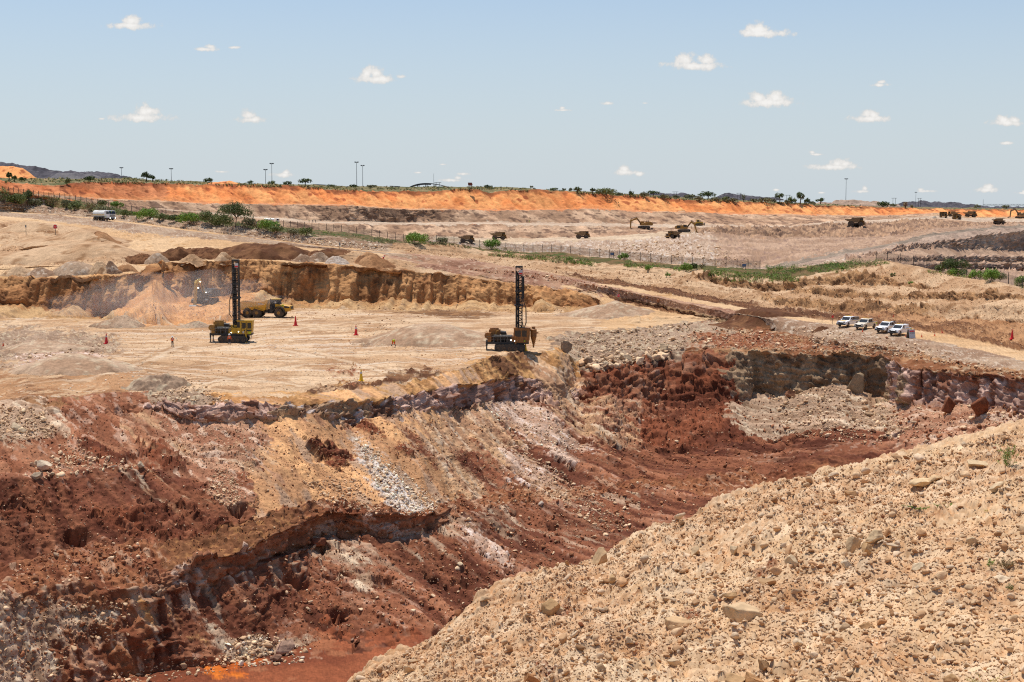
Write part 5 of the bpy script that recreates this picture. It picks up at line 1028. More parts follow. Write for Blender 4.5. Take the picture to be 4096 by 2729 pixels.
SKY = [
 (9.2, 181.5, 5.5, 8, 'dark', 'tree', 'dark small tree left of two in front of the orange sand heap'), (14.5, 181.8, 5, 6, 'dark', 'tree', 'lower dark tree close right of another before the orange sand heap'),
 (23, 181.8, 6, 4.6, 'dark', 'bush', 'dark bush at the right foot of the orange sand heap'), (68, 184.8, 5, 6, 'bush', 'bush', 'upright bush on the left rim below the black coal heap'),
 (89.5, 181, 11, 4.6, 'dark', 'bush', 'wide dark green bush in front of the grey coal ramp'), (146.5, 181.5, 9.5, 8, 'dark', 'tree', 'leaning flat topped acacia alone on the skyline'), (152.6, 181.7, 5, 6, 'dark', 'tree', 'smaller acacia touching the leaning flat topped one'),
 (208.6, 183, 8, 4.6, 'dark', 'bush', 'dark bush left of the low orange sand heap on the skyline'), (250.3, 183.9, 6, 3.2, 'dark', 'bush', 'dark low bush right of the low orange sand heap'), (272, 184.6, 7, 3.8, 'bush', 'bush', 'bush at the foot of the light mast in the left pair'),
 (287.5, 185, 8, 3.6, 'dark', 'bush', 'dark bush between the left mast pair and the round skyline tree'), (305, 185.4, 11.5, 6.4, 'dark', 'tree', 'round dark tree standing alone on the rim'), (331, 187, 8, 2.6, 'bush', 'bush', 'low bush beside the flat dark shelter roof'),
 (353.3, 187.4, 7, 3.2, 'dark', 'bush', 'dark bush at the foot of the taller central light mast'), (371, 187.6, 9, 2.6, 'grey', 'bush', 'low grey bush right of the central pair of masts'), (488, 187.6, 8, 2.4, 'dark', 'bush', 'low dark bush right of the brown box on the rim'),
 (531.6, 188.4, 3.5, 2.6, 'grey', 'bush', 'tiny bush on the highest rim mound right of centre'), (553.6, 190.6, 8, 2.6, 'bush', 'bush', 'low bush before the first group of skyline trees'),
 (577.7, 193.4, 8, 5.6, 'dark', 'tree', 'dark round tree where the orange wall drops'), (592.6, 193.8, 5.5, 5.2, 'dark', 'tree', 'narrow dark tree right of the dark round one'), (605.2, 194.6, 20, 6.2, 'bush', 'bush', 'widest bush clump on the skyline'),
 (630.6, 195.4, 5.5, 4.4, 'dark', 'bush', 'small dark bush right of the widest clump'), (653, 196.2, 10.5, 5.2, 'dark', 'tree', 'flat dark green tree above the far excavators'), (707.8, 199.4, 15, 7, 'dark', 'tree', 'wide dark acacia left of the black skyline coal heap'),
 (725.3, 200.4, 8, 3.6, 'bush', 'bush', 'pale green bush in front of the black skyline coal heap'), (743.8, 201.6, 4.5, 7.4, 'grey', 'bare', 'thin sparse bush beside the twin pole'), (779.7, 203, 7.5, 9.4, 'dark', 'tree', 'tall narrow dark tree left of the right mast'),
 (791.9, 203.4, 8.5, 6.2, 'bush', 'bush', 'round bush between two tall dark trees'), (800.2, 204, 8, 10.2, 'dark', 'tree', 'tallest dark tree on the right skyline'), (807, 204.4, 5.5, 5.8, 'dark', 'bush', 'dark bush leaning against the tallest skyline tree'),
 (820.4, 203.4, 8, 5, 'dark', 'tree', 'dark tree behind the grey stone heap'), (883.6, 207, 12.5, 5.4, 'dark', 'bush', 'wide dark bush at the right end of the grey stone heap'), (905, 207.6, 5, 6.4, 'dry', 'bare', 'leafless dark bush before the right coal heap'),
]
for s_ in SKY: plant(s_[0], s_[1], s_[2], s_[3], s_[4], s_[6], 'plain', 'shelf', s_[5])
for x, y, w_, h_, t_ in [(563.7, 191, 4, 2.6, 'grey'), (570.7, 191.4, 3.5, 3.2, 'grey'), (619, 195.4, 8, 2.8, 'grey'), (643.8, 197.2, 8.5, 5, 'grey'), (664, 198.6, 10, 4, 'grey'), (676, 198.4, 7, 3, 'grey'), (690, 199, 10, 4.4, 'grey'), (699, 200.4, 9, 4, 'grey'), (716, 201, 9, 3.6, 'grey'), (733, 201.6, 9, 3.6, 'grey'), (754, 202, 8, 3.4, 'grey'), (765.6, 202.6, 12, 5, 'grey'), (773, 203, 6, 4, 'grey'), (787, 203.6, 6, 3.4, 'grey'), (813, 204.6, 6, 3, 'grey'), (856.7, 204.2, 6, 2.8, 'grey'), (893, 207, 7, 3, 'grey'), (911.6, 208, 3.5, 3, 'grey'), (977.5, 208, 6, 3, 'grey'), (1006, 208.4, 8, 3, 'grey')]:
    plant(x, y, w_, h_, t_, SK, 'plain', 'shelf', 'bush', 'grey bushes along the skyline')
MIDV = [
 (3.5, 203, 13, 15, 'bush', 'bare', 'tall thin leaved tree at the left edge behind the gravel berm'), (15, 203.6, 18, 10, 'bush', 'bush', 'broad olive bush right of the tall thin leaved tree at the left edge'), (27, 205, 9, 13, 'dark', 'tree', 'dark slender tree among bushes by the left fence'),
 (33, 206, 13, 7.5, 'grey', 'bush', 'greyish bush at the foot of the dark slender tree'), (52.6, 208, 13, 11, 'dry', 'bare', 'brown leafless bush behind the gravel berm'), (67, 208.6, 10, 9.5, 'grey', 'bush', 'grey bush right of the brown leafless bush'),
 (75, 210, 11, 8, 'bush', 'bush', 'olive bush behind the berm left of the tanker'), (102.6, 205, 8.5, 6, 'bush', 'bush', 'round bush beyond the fence above the tanker'), (116.6, 206, 10.5, 6.4, 'bright', 'bush', 'bright green round bush beyond the fence right of the tanker'),
 (90, 211.6, 13, 9, 'dry', 'bare', 'dry twiggy bush directly behind the tanker'), (104, 213, 18, 6.4, 'grey', 'bush', 'low grey bush behind the tanker cab'), (126, 216, 13, 5.4, 'bush', 'bush', 'low green bush just right of the tanker'), (137, 217, 7, 5, 'bright', 'bush', 'small bright bush right of the low green one by the tanker'),
 (149, 219, 19, 10, 'bright', 'bush', 'big fresh green bush halfway between tanker and large acacia'), (162, 220.6, 13, 7, 'bush', 'bush', 'olive bush right of the big fresh green one'), (176, 222, 17, 7, 'dark', 'bush', 'dark green bush in the row behind the berm'),
 (192, 224, 20, 11, 'bright', 'bush', 'broad fresh green bush left of the large acacia'), (208, 223.4, 17, 12, 'bush', 'bush', 'tall olive bush touching the large acacia'), (222, 226, 21, 11, 'bush', 'bush', 'wide bush under the left side of the large acacia'),
 (236, 227, 30, 22, 'dark', 'tree', 'large dark spreading acacia, the biggest tree in the scene'), (249, 228.4, 13, 10, 'grey', 'bush', 'loose bush under the right side of the large acacia'), (258, 229.4, 9, 9, 'dry', 'bare', 'sparse dry bush before the second tanker'),
 (268, 231, 19, 11, 'bright', 'bush', 'fresh green bush in front of the second tanker'), (276, 233, 14, 7, 'bush', 'bush', 'low bush right of the fresh green one at the second tanker'), (306.5, 236, 11.5, 8, 'bush', 'bush', 'round green bush by the fence right of the second tanker'),
 (295, 234.4, 14, 5, 'grey', 'bush', 'low greyish bush left of the round green fence bush'), (416.3, 244.6, 22, 11.5, 'bright', 'bush', 'wide bright green bush by the fence left of the first haul truck'), (442.6, 244, 10, 6.4, 'grey', 'bush', 'small dull bush by the fence between wide bush and haul truck'),
 (492.6, 247.6, 15, 10, 'bright', 'bush', 'green bush covering the wheels of the second haul truck'), (624, 259, 10, 6, 'bright', 'bush', 'feathery bush by the fence next to the left blue notice board'), (649, 271, 7, 5.4, 'bright', 'bush', 'small upright bush in the grass strip below the fence'),
 (686, 272, 11, 9.4, 'bright', 'bush', 'tall fresh green bush in the grass strip below the rubble'), (694.3, 270, 6, 7, 'dark', 'bush', 'dark green narrow bush beside the tall fresh one'), (702, 269, 8, 5, 'dry', 'bare', 'dry bush right of the two green ones in the grass strip'),
 (668, 277, 5, 4, 'bright', 'bush', 'tiny bush on the tan bank under the grass strip'), (956, 272, 19, 7.4, 'bright', 'bush', 'bush clump under the round crowned tree at the right'),
 (976, 272.6, 13, 8, 'bright', 'bush', 'bush right of the round crowned tree'), (992.5, 273, 22, 9.6, 'bush', 'bush', 'wide wispy bush by the right fence'), (1020, 273, 11, 9.6, 'bright', 'bush', 'bush at the right edge above the fence'), (940, 272, 9, 7, 'bush', 'bush', 'small bush left of the round crowned tree'),
 (991.5, 281, 15, 12, 'bright', 'bush', 'bright yellow green bush standing at the right fence'), (842, 270.6, 4, 3.4, 'bright', 'bush', 'tiny green bush on the left flank of the big tan mound'), (892.5, 276.5, 4.5, 3.4, 'bush', 'bush', 'small tuft on the ledge of the big tan mound'), (911, 284, 5, 2.6, 'bright', 'bush', 'flat green tuft low on the right side of the big tan mound'),
 (953, 268, 23, 14.5, 'dark', 'tree', 'round crowned dark green tree by the right fence'),
]
for s_ in MIDV: plant(s_[0], s_[1], s_[2], s_[3], s_[4], s_[6], 'gdeep', 'b5', s_[5])
def weed(x, y, wpx, hpx, tone, label, flat=0.0, ns=14):
    l = hitf(x, min(y, 690)); g = Vector(l.tolist()); m = g.y / FPX; root = empty('weed', g); tag(root, label, 'plant'); mb = MB(); vs, fs, cs, b = [], [], [], 0
    for k in range(ns):
        a = random.uniform(0, 6.28); ln = random.uniform(.2, 1) ** .6; bx, by = random.uniform(-.2, .2) * wpx * m, random.uniform(-.2, .2) * wpx * m
        tx, ty, tz = bx + math.cos(a) * wpx * m * .5 * ln, by + math.sin(a) * wpx * m * .4 * ln, hpx * m * random.uniform(.35, 1) * (1 - .6 * ln * flat)
        p0, p1, p2 = Vector((bx * .5, by * .5, -.02)), Vector(((bx + tx) / 2, (by + ty) / 2, tz * .65)), Vector((tx, ty, tz)); mb.tube([p0, p1, p2], .09 * m, 4)
        for q in range(9):
            t = random.uniform(.3, 1); c = p0.lerp(p1, t * 2) if t < .5 else p1.lerp(p2, t * 2 - 1); v, f, cc = leaves([(c.x, c.y, c.z, 1.1 * m, 1.1 * m, .8 * m)], 3, .5 * m, tone, .3); vs.append(v); fs.append(f + b); cs.append(cc); b += len(v)
    np_mesh('foliage', np.concatenate(vs), np.concatenate(fs), LEAF, root, np.concatenate(cs)); mb.build('stem', BARK if tone in ('dry',) else paint('green_stem', (110, 128, 60), .8), root)
for a in [(1015, 467, 22, 27, 'bright', 'tall green weed at the right edge of the mound', 0, 30), (955, 506, 34, 9, 'bright', 'spreading leafy weed with a bare stalk on the right of the mound', .8, 26), (924, 507, 24, 3, 'bright', 'flat creeping weed left of the spreading one', 1, 12), (1001, 568, 9, 11, 'bright', 'small green weed beside a dry tuft at the right edge', 0, 9), (1016, 568, 20, 13, 'dry', 'dry brown tuft at the right edge of the mound', 0, 20), (866, 599, 12, 5, 'straw', 'small flat grass tuft in the middle of the mound', .5, 12), (1004, 681, 60, 14, 'straw', 'straw coloured grass patch in the bottom right corner', .3, 40), (1021, 592, 9, 11, 'bush', 'dull green weed above the smooth half buried boulder', 0, 9), (998, 509, 18, 3, 'straw', 'flat scattered weed right of the spreading one', 1, 9)]: weed(*a)
# grass and low scrub: uncounted ground cover
def cover(name, poly, n, hpx, tones, lo, hi):
    qp = np.array(poly, float); vs, fs, cs, b = [], [], [], 0; k = 0
    while k < n:
        x, y = rng.uniform(qp[:, 0].min(), qp[:, 0].max()), rng.uniform(qp[:, 1].min(), qp[:, 1].max())
        if not inpoly(np.array([x]), np.array([y]), poly)[0]: continue
        k += 1; g = hit(x, y, lo, hi)
        if vn(np.array([[g.x / 9, g.y / 14, 0.0]]), 61)[0] < -.25: continue
        m = g.y / FPX; h_ = hpx * m * random.uniform(.4, 1.2)
        v, f, c = leaves([(0, 0, h_ * .45, h_ * .6, h_ * .6, h_ * .5)], 16, max(.38 * m, .04), random.choice(tones), .7)
        v = v + np.array(g); vs.append(v); fs.append(f + b); cs.append(c); b += len(v)
    return tag(np_mesh(name, np.concatenate(vs), np.concatenate(fs), LEAF, None, np.concatenate(cs)), kind='stuff')
cover('grass', [(470, 247), (540, 255), (595, 262), (690, 269), (790, 277), (800, 282), (690, 274), (595, 267), (540, 261), (480, 255)], 1500, 3.8, ['bright', 'bright', 'bush', 'dry'], 'fence', 'b3')
cover('grass', [(765, 268), (800, 266), (850, 262), (885, 260.5), (890, 264), (850, 270), (815, 279), (790, 283), (770, 280)], 700, 4.2, ['bright', 'bright', 'bush', 'dry'], 'gdeep', 'b3')
cover('grass', [(690, 272), (790, 279), (800, 283), (740, 283), (690, 278)], 260, 3.5, ['bright', 'bush', 'dry'], 'crest', 'b4')
cover('scrub', [(-5, 192), (70, 200), (140, 213), (300, 230), (400, 242), (390, 244), (310, 237), (200, 224), (90, 212), (-5, 203)], 1300, 3.2, ['bush', 'grey', 'bright', 'dry'], 'gdeep', 'b1')
cover('scrub', [(400, 242), (445, 243), (475, 247), (475, 250), (440, 245), (400, 245)], 120, 2.4, ['bush', 'dry'], 'gdeep', 'b1')
cover('scrub', [(925, 271), (1024, 280), (1024, 290), (985, 281), (930, 274)], 220, 3, ['bright', 'dry', 'straw'], 'gdeep', 'b1')
cover('scrub', [(-5, 179), (140, 178.5), (205, 182), (300, 185), (340, 187), (340, 190), (200, 185), (80, 183), (-5, 183)], 900, 1.6, ['bush', 'straw', 'bush', 'dry'], 'sky', 'obase')
cover('scrub', [(335, 187), (500, 187.5), (535, 189), (600, 193), (700, 199), (860, 206), (860, 207), (700, 201), (600, 195), (500, 190), (335, 191)], 1100, 1.6, ['bush', 'grey', 'dry', 'straw'], 'sky', 'obase')
# ------------------------------------------------------------------ machines
M = dict(
 yellow=paint('machine_yellow', (226, 178, 34), .5, 0, .35, (160, 126, 84)), yellowdirty=paint('dusty_yellow', (196, 142, 50), .6, 0, .6, (150, 112, 72)), rust=paint('rusty_orange', (186, 122, 52), .6, 0, .5, (110, 80, 54)),
 black=paint('black_steel', (58, 54, 50), .6, 0, .3, (96, 82, 66)), dark=paint('dark_steel', (66, 60, 54), .6, 0, .4, (110, 92, 72)), grey=paint('grey_steel', (128, 126, 122), .5, .3, .3), tyre=paint('tyre', (66, 60, 54), .9, 0, .8, (150, 122, 92)),
 white=paint('white_paint', (246, 244, 240), .35, 0, .25, (214, 196, 168), 1.1, 1.1), cream=paint('tank_white', (246, 240, 228), .3, 0, .35, (190, 140, 80), .5, 1.05), glass=paint('glass', (40, 48, 54), .08), red=paint('cone_red', (226, 34, 34), .5, k=1.1), coneyel=paint('cone_yellow', (250, 196, 24), .5, k=1.1), orange=paint('cone_orange', (236, 92, 40), .5, k=1.1),
 band=paint('reflective_band', (236, 230, 224), .4), hivis=paint('hivis_orange', (255, 96, 20), .7, k=.95), ochre=paint('ochre_yellow', (232, 170, 34), .45, 0, .3, (170, 128, 84), k=1.25), dusty=paint('dusty_white', (236, 222, 198), .45, 0, .5, (206, 176, 138), 1.1, 1.15), lime=paint('hivis_lime', (214, 236, 30), .7), navy=paint('navy_cloth', (34, 38, 56), .8), skin=paint('skin', (120, 80, 58), .6), bluegrey=paint('notice_blue', (120, 140, 176), .5),
 galv=paint('galvanised', (150, 152, 152), .45, .5), wood=paint('post_wood', (150, 130, 108), .8), coal=paint('roof_dark', (70, 68, 70), .7), roof=paint('roof_grey', (132, 126, 120), .7), steel2=paint('truck_brown', (166, 132, 88), .65, 0, .5, (96, 78, 58)), chrome=paint('chrome', (200, 200, 200), .2, .8))
def lamp_mat():
    m, t, b = new_mat('lit_lamp'); b.inputs['Base Color'].default_value = (1, 1, .95, 1); b.inputs['Emission Color'].default_value = (1, .97, .85, 1); b.inputs['Emission Strength'].default_value = 6; return m
LAMP = lamp_mat()
def track(root, L, Hh, w, y, name='track', mat='dark'):
    r = Hh / 2; pr = [(-L / 2 + r + r * math.cos(a), r + r * math.sin(a)) for a in np.linspace(math.pi / 2, 3 * math.pi / 2, 9)] + [(L / 2 - r + r * math.cos(a), r + r * math.sin(a)) for a in np.linspace(-math.pi / 2, math.pi / 2, 9)]
    mb = MB().prism(pr, y - w / 2, y + w / 2)
    n = int(L / .28)
    for k in range(n):
        x = -L / 2 + r + (L - 2 * r) * k / (n - 1); mb.box((x, y, Hh + .02), (.1, w * 1.04, .07)); mb.box((x, y, .03), (.1, w * 1.04, .07))
    o = mb.build(name, M[mat], root); rb = MB()
    for k in range(5):
        x = -L / 2 + r + (L - 2 * r) * k / 4; rb.cyl((x, y - w / 2 - .05, r * .8), (x, y + w / 2 + .05, r * .8), r * .55, n=12)
    rb.build('roller', M['tyre'], o); return o
def wheel(root, x, y, R, w, rim='yellowdirty', name='wheel'):
    t = MB().lathe((x, y - w / 2, R), [(R * .55, 0), (R * .9, 0), (R, w * .16), (R, w * .84), (R * .9, w), (R * .55, w)], 22, (0, 1, 0))
    for k in range(18):
        a = 2 * math.pi * k / 18; t.box((x + R * .985 * math.cos(a), y, R + R * .985 * math.sin(a)), (R * .1, w * .9, R * .07), (0, -a, 0))
    o = t.build(name, M['tyre'], root)
    MB().lathe((x, y - w * .52, R), [(R * .12, 0), (R * .56, w * .04), (R * .5, w * .2), (R * .5, w * .8), (R * .56, w * 1.0), (R * .12, w * 1.04)], 16, (0, 1, 0)).build('rim', M[rim], o); return o
def lattice(mb, x0, x1, y0, y1, z0, z1, n, r=.07):
    for x in (x0, x1):
        for y in (y0, y1): mb.box((x, y, (z0 + z1) / 2), (r * 2, r * 2, z1 - z0))
    h = (z1 - z0) / n
    for k in range(n):
        a, b = z0 + k * h, z0 + (k + 1) * h
        if k % 2: a, b = b, a
        for y in (y0, y1): mb.cyl((x0, y, a), (x1, y, b), r * .6, n=5); mb.cyl((x0, y, a), (x1, y, a), r * .5, n=5)
        for x in (x0, x1): mb.cyl((x, y0, a), (x, y1, b), r * .6, n=5)
    return mb
def drill_rig(loc, mast_x, cab_x, body, top, mats, label, cyclone, rz=0.0):
    main, accent, cabm = mats; root = empty('drill_rig', loc, rz); tag(root, label, 'drill rig'); x0, x1 = body; tl = 5.0; tx = (x0 + x1) / 2 + .6
    for y in (-1.25, 1.25):
        t = track(root, tl, 1.2, .75, y); t.location.x = tx
    f = MB().bb(x0 + .6, x1 - .2, -1.2, 1.2, 1.25, 1.6).bb(tx - 1.6, tx + 1.6, -1.0, 1.0, .6, 1.3); f.build('deck', M['black'], root)
    rl = MB()
    for x in np.linspace(x0 + .8, mast_x - .8, 5): rl.cyl((x, -1.25, 1.6), (x, -1.25, 2.5), .035, n=5)
    rl.cyl((x0 + .8, -1.25, 2.5), (mast_x - .8, -1.25, 2.5), .035, n=5).cyl((x0 + .8, -1.25, 2.05), (mast_x - .8, -1.25, 2.05), .03, n=5); rl.build('railing', M['grey'], root)
    MB().bb(x0 + 1.1, x0 + 3.0, -.2, 1.15, 1.6, 3.5).bb(x0 + 1.3, x0 + 2.7, 0, 1.0, 3.5, 3.75).build('engine', M[main], root)
    e2 = MB().bb(x0 + .9, x0 + 1.5, -1.15, -.35, 1.6, 3.05).build('radiator', M[main], root)
    MB().cyl((x0 + .9, -.4, 2.6), (x0 + .9, -1.1, 2.6), .5, n=12).bb(x0 + .55, x0 + .95, -1.0, -.2, 2.2, 3.0).build('air_cleaner', M[main], root)
    g = MB().cyl((x0 + 1.9, -.75, 2.35), (mast_x - 1.1, -.75, 2.35), .38, n=12).cyl((x0 + 3.0, -.4, 3.1), (x0 + 3.9, -.4, 3.0), .3, n=10).bb(x0 + 3.1, x0 + 4.0, -.2, .9, 1.6, 2.9).bb(mast_x - 2.1, mast_x - 1.4, -1.0, -.2, 1.6, 2.0)
    for k in range(5): g.cyl((x0 + 2 + k * .55, -1.0, 1.6), (x0 + 2 + k * .55, -1.0, 2.1 + .3 * (k % 2)), .1, n=6)
    g.build('compressor', M['dark'], root)
    h = MB()
    for k in range(7):
        xa = x0 + 1.2 + k * .5; h.tube([(xa, -1.05, 2.2), (xa + .2, -1.12, 2.75 - .08 * k), (xa + .7, -1.1, 2.6), (xa + .95, -1.0, 1.8)], .05, 5)
    h.build('hose', M['black'], root)
    if accent == 'rust': MB().tube([(x0 + 2.2, -.6, 2.6), (x0 + 2.35, -.65, 3.3), (x0 + 2.7, -.65, 3.45)], .09, 6).build('feed_pipe', M['yellowdirty'], root)
    MB().bb(mast_x - 1.2, mast_x + .7, -1.15, .9, 1.5, 2.55).bb(mast_x - .9, mast_x + .9, -.5, .9, 2.5, 3.0).build('mast_foot', M[main], root)
    for x, y in ((x0 + .75, -1.1), (x0 + .75, 1.1), (x1 - 1.1 if not cyclone else mast_x - .55, -1.3)):
        MB().cyl((x, y, .12), (x, y, 1.0), .09, n=8).cyl((x, y, .9), (x, y, 2.6 if x > x0 + 1 else 1.7), .15, n=8).cyl((x, y, 0), (x, y, .14), .3, n=10).build('jack', M['black'] if x < x0 + 1 else M[main], root)
    # cab: slanted front pane, roof lip, windows
    c0, c1 = cab_x; prof = [(c0, 1.5), (c1 - .35, 1.45), (c1 - .1, 2.0), (c1, 3.75), (c0, 3.75)]
    cab = MB().prism(prof, -1.35, .35, inset=.05).bb(c0 - .05, c1 + .12, -1.42, .42, 3.76, 3.86).build('cab', M[cabm], root); wd = (c1 - c0)
    for a, b in ((.34, .58), (.68, .92)) if not cyclone else ((.06, .42), (.5, .78)):
        MB().bb(c0 + wd * a, c0 + wd * b, -1.375, -1.355, 2.45, 3.45).build('window', M['glass'], cab)
    MB().bb(c0 + wd * .3, c0 + wd * .32, -1.38, -1.36, 1.6, 3.6).bb(c0 + wd * .61, c0 + wd * .63, -1.38, -1.36, 1.6, 3.6).build('door_frame', M['dark'], cab)
    if not cyclone:
        MB().bb(c0 + wd * .45, c0 + wd * .95, -1.385, -1.36, 2.0, 2.25).build('stripe', M['black'], cab); MB().bb(c0 + wd * .74, c0 + wd * .9, -1.39, -1.36, 1.58, 1.9).build('marker_plate', M['lime'], cab); MB().bb(c0 + wd * .36, c0 + wd * .46, -1.39, -1.36, 1.65, 2.0).bb(c0 + wd * .52, c0 + wd * .6, -1.39, -1.36, 1.6, 1.8).build('notice', M['band'], cab)
        MB().bb(c0, c0 + .5, -1.36, -.6, 2.6, 3.6).build('side_window', M['glass'], cab)
        st = MB()
        for q in (0, .35): st.cyl((c1 - .55 + q, -1.2, .75), (c1 - .5 + q, -1.2, 1.45), .03, n=5)
        st.cyl((c1 - .55, -1.2, .75), (c1 - .2, -1.2, .75), .03, n=5).build('step', M['black'], cab); MB().bb(c0 - .1, c1 - .3, -1.25, .3, 1.3, 1.46).build('cab_floor', M['black'], cab)
    else:
        MB().bb(c0 + wd * .62, c0 + wd * .7, -1.39, -1.36, 1.65, 1.85).build('marker_plate', M['lime'], cab)
        cy = MB().lathe((c1 + .55, -.4, 1.1), [(.12, -.5), (.16, 0), (.5, 1.3), (.52, 1.9), (.52, 2.45), (.3, 2.6), (.3, 2.9), (.1, 3.0)], 14).bb(c1 + .0, c1 + .4, -.5, -.2, 3.3, 3.6).bb(c1 + 1.0, c1 + 1.35, -.5, -.2, 2.9, 3.1).build('dust_collector', M[main], root)
    for lx, lz in ((mast_x - .7, 1.75), (mast_x + .55 if not cyclone else mast_x - 1.3, 1.9)):
        MB().cyl((lx, -1.32, lz), (lx, -1.38, lz), .08, n=8).build('work_lamp', LAMP, root)
    w2 = .5; ms = lattice(MB(), mast_x - w2, mast_x + w2, -.5, .5, 2.3, top, 20, .075)
    ms.bb(mast_x - w2 - .1, mast_x + w2 + .1, -.6, .6, top - .25, top).bb(mast_x - w2 - .25, mast_x + w2 + .25, -.6, .55, top * .53, top * .53 + .25).bb(mast_x - w2 - .15, mast_x + w2, -.6, .55, top * .7, top * .7 + .2)
    mast = ms.build('mast', M['black'], root)
    MB().cyl((mast_x - .1, 0, 2.3), (mast_x - .1, 0, top - 1.2), .16, n=8).cyl((mast_x - .38, .1, 2.3), (mast_x - .38, .1, top - .8), .1, n=8).bb(mast_x - .42, mast_x + .1, -.3, .3, top * .55, top * .55 + 1.1).build('drill_pipe', M['black'], root)
    MB().cyl((mast_x + .33, -.1, 2.6), (mast_x + .33, -.1, top - .5), .045, n=6).build('feed_chain', M['yellowdirty'] if accent != 'rust' else M['dark'], root)
    pl = MB().bb(mast_x - .05, mast_x + .55, -.64, -.6, top - 1.35, top - .6).build('sign_plate', M['band'], root); MB().bb(mast_x - .02, mast_x + .52, -.66, -.645, top - 1.3, top - 1.05).build('plate_stripe', M['red'], pl)
    hs = MB(); s = 1 if accent == 'rust' else -1
    for q in (0, .12): hs.tube([(mast_x + s * (w2 + .1), -.2, top * .62), (mast_x + s * (w2 + .55 + q), -.3, top * .5), (mast_x + s * (w2 + .6 + q), -.3, top * .34), (mast_x + s * (w2 + .3), -.3, top * .27 if s > 0 else top * .3), (mast_x + s * w2, -.3, top * .36)], .045, 5)
    if s > 0: hs.bb(mast_x + w2, mast_x + w2 + .35, -.3, .3, top * .62, top * .88)
    hs.build('mast_hose', M['black'], root); return root
r1 = hit(237, 342, 'c3', 'edge'); drill_rig(r1, 0, (.3, 2.95), (-5.1, 2.9), 14.3, ('yellow', 'y', 'yellow'), 'tall mast drill rig with a bright yellow cab standing behind an orange vested worker', False)
for o in list(bpy.data.objects):
    if o.name.startswith('engine') or o.name.startswith('radiator') or o.name.startswith('air_cleaner'): o.data.materials[0] = M['yellowdirty']
r2 = hit(519, 351, 'c3', 'edge'); drill_rig(r2, 0, (-.85, 1.8), (-6.0, 1.8), 13.8, ('rust', 'rust', 'rust'), 'dirty rust brown drill rig standing at the edge of the pit', True)

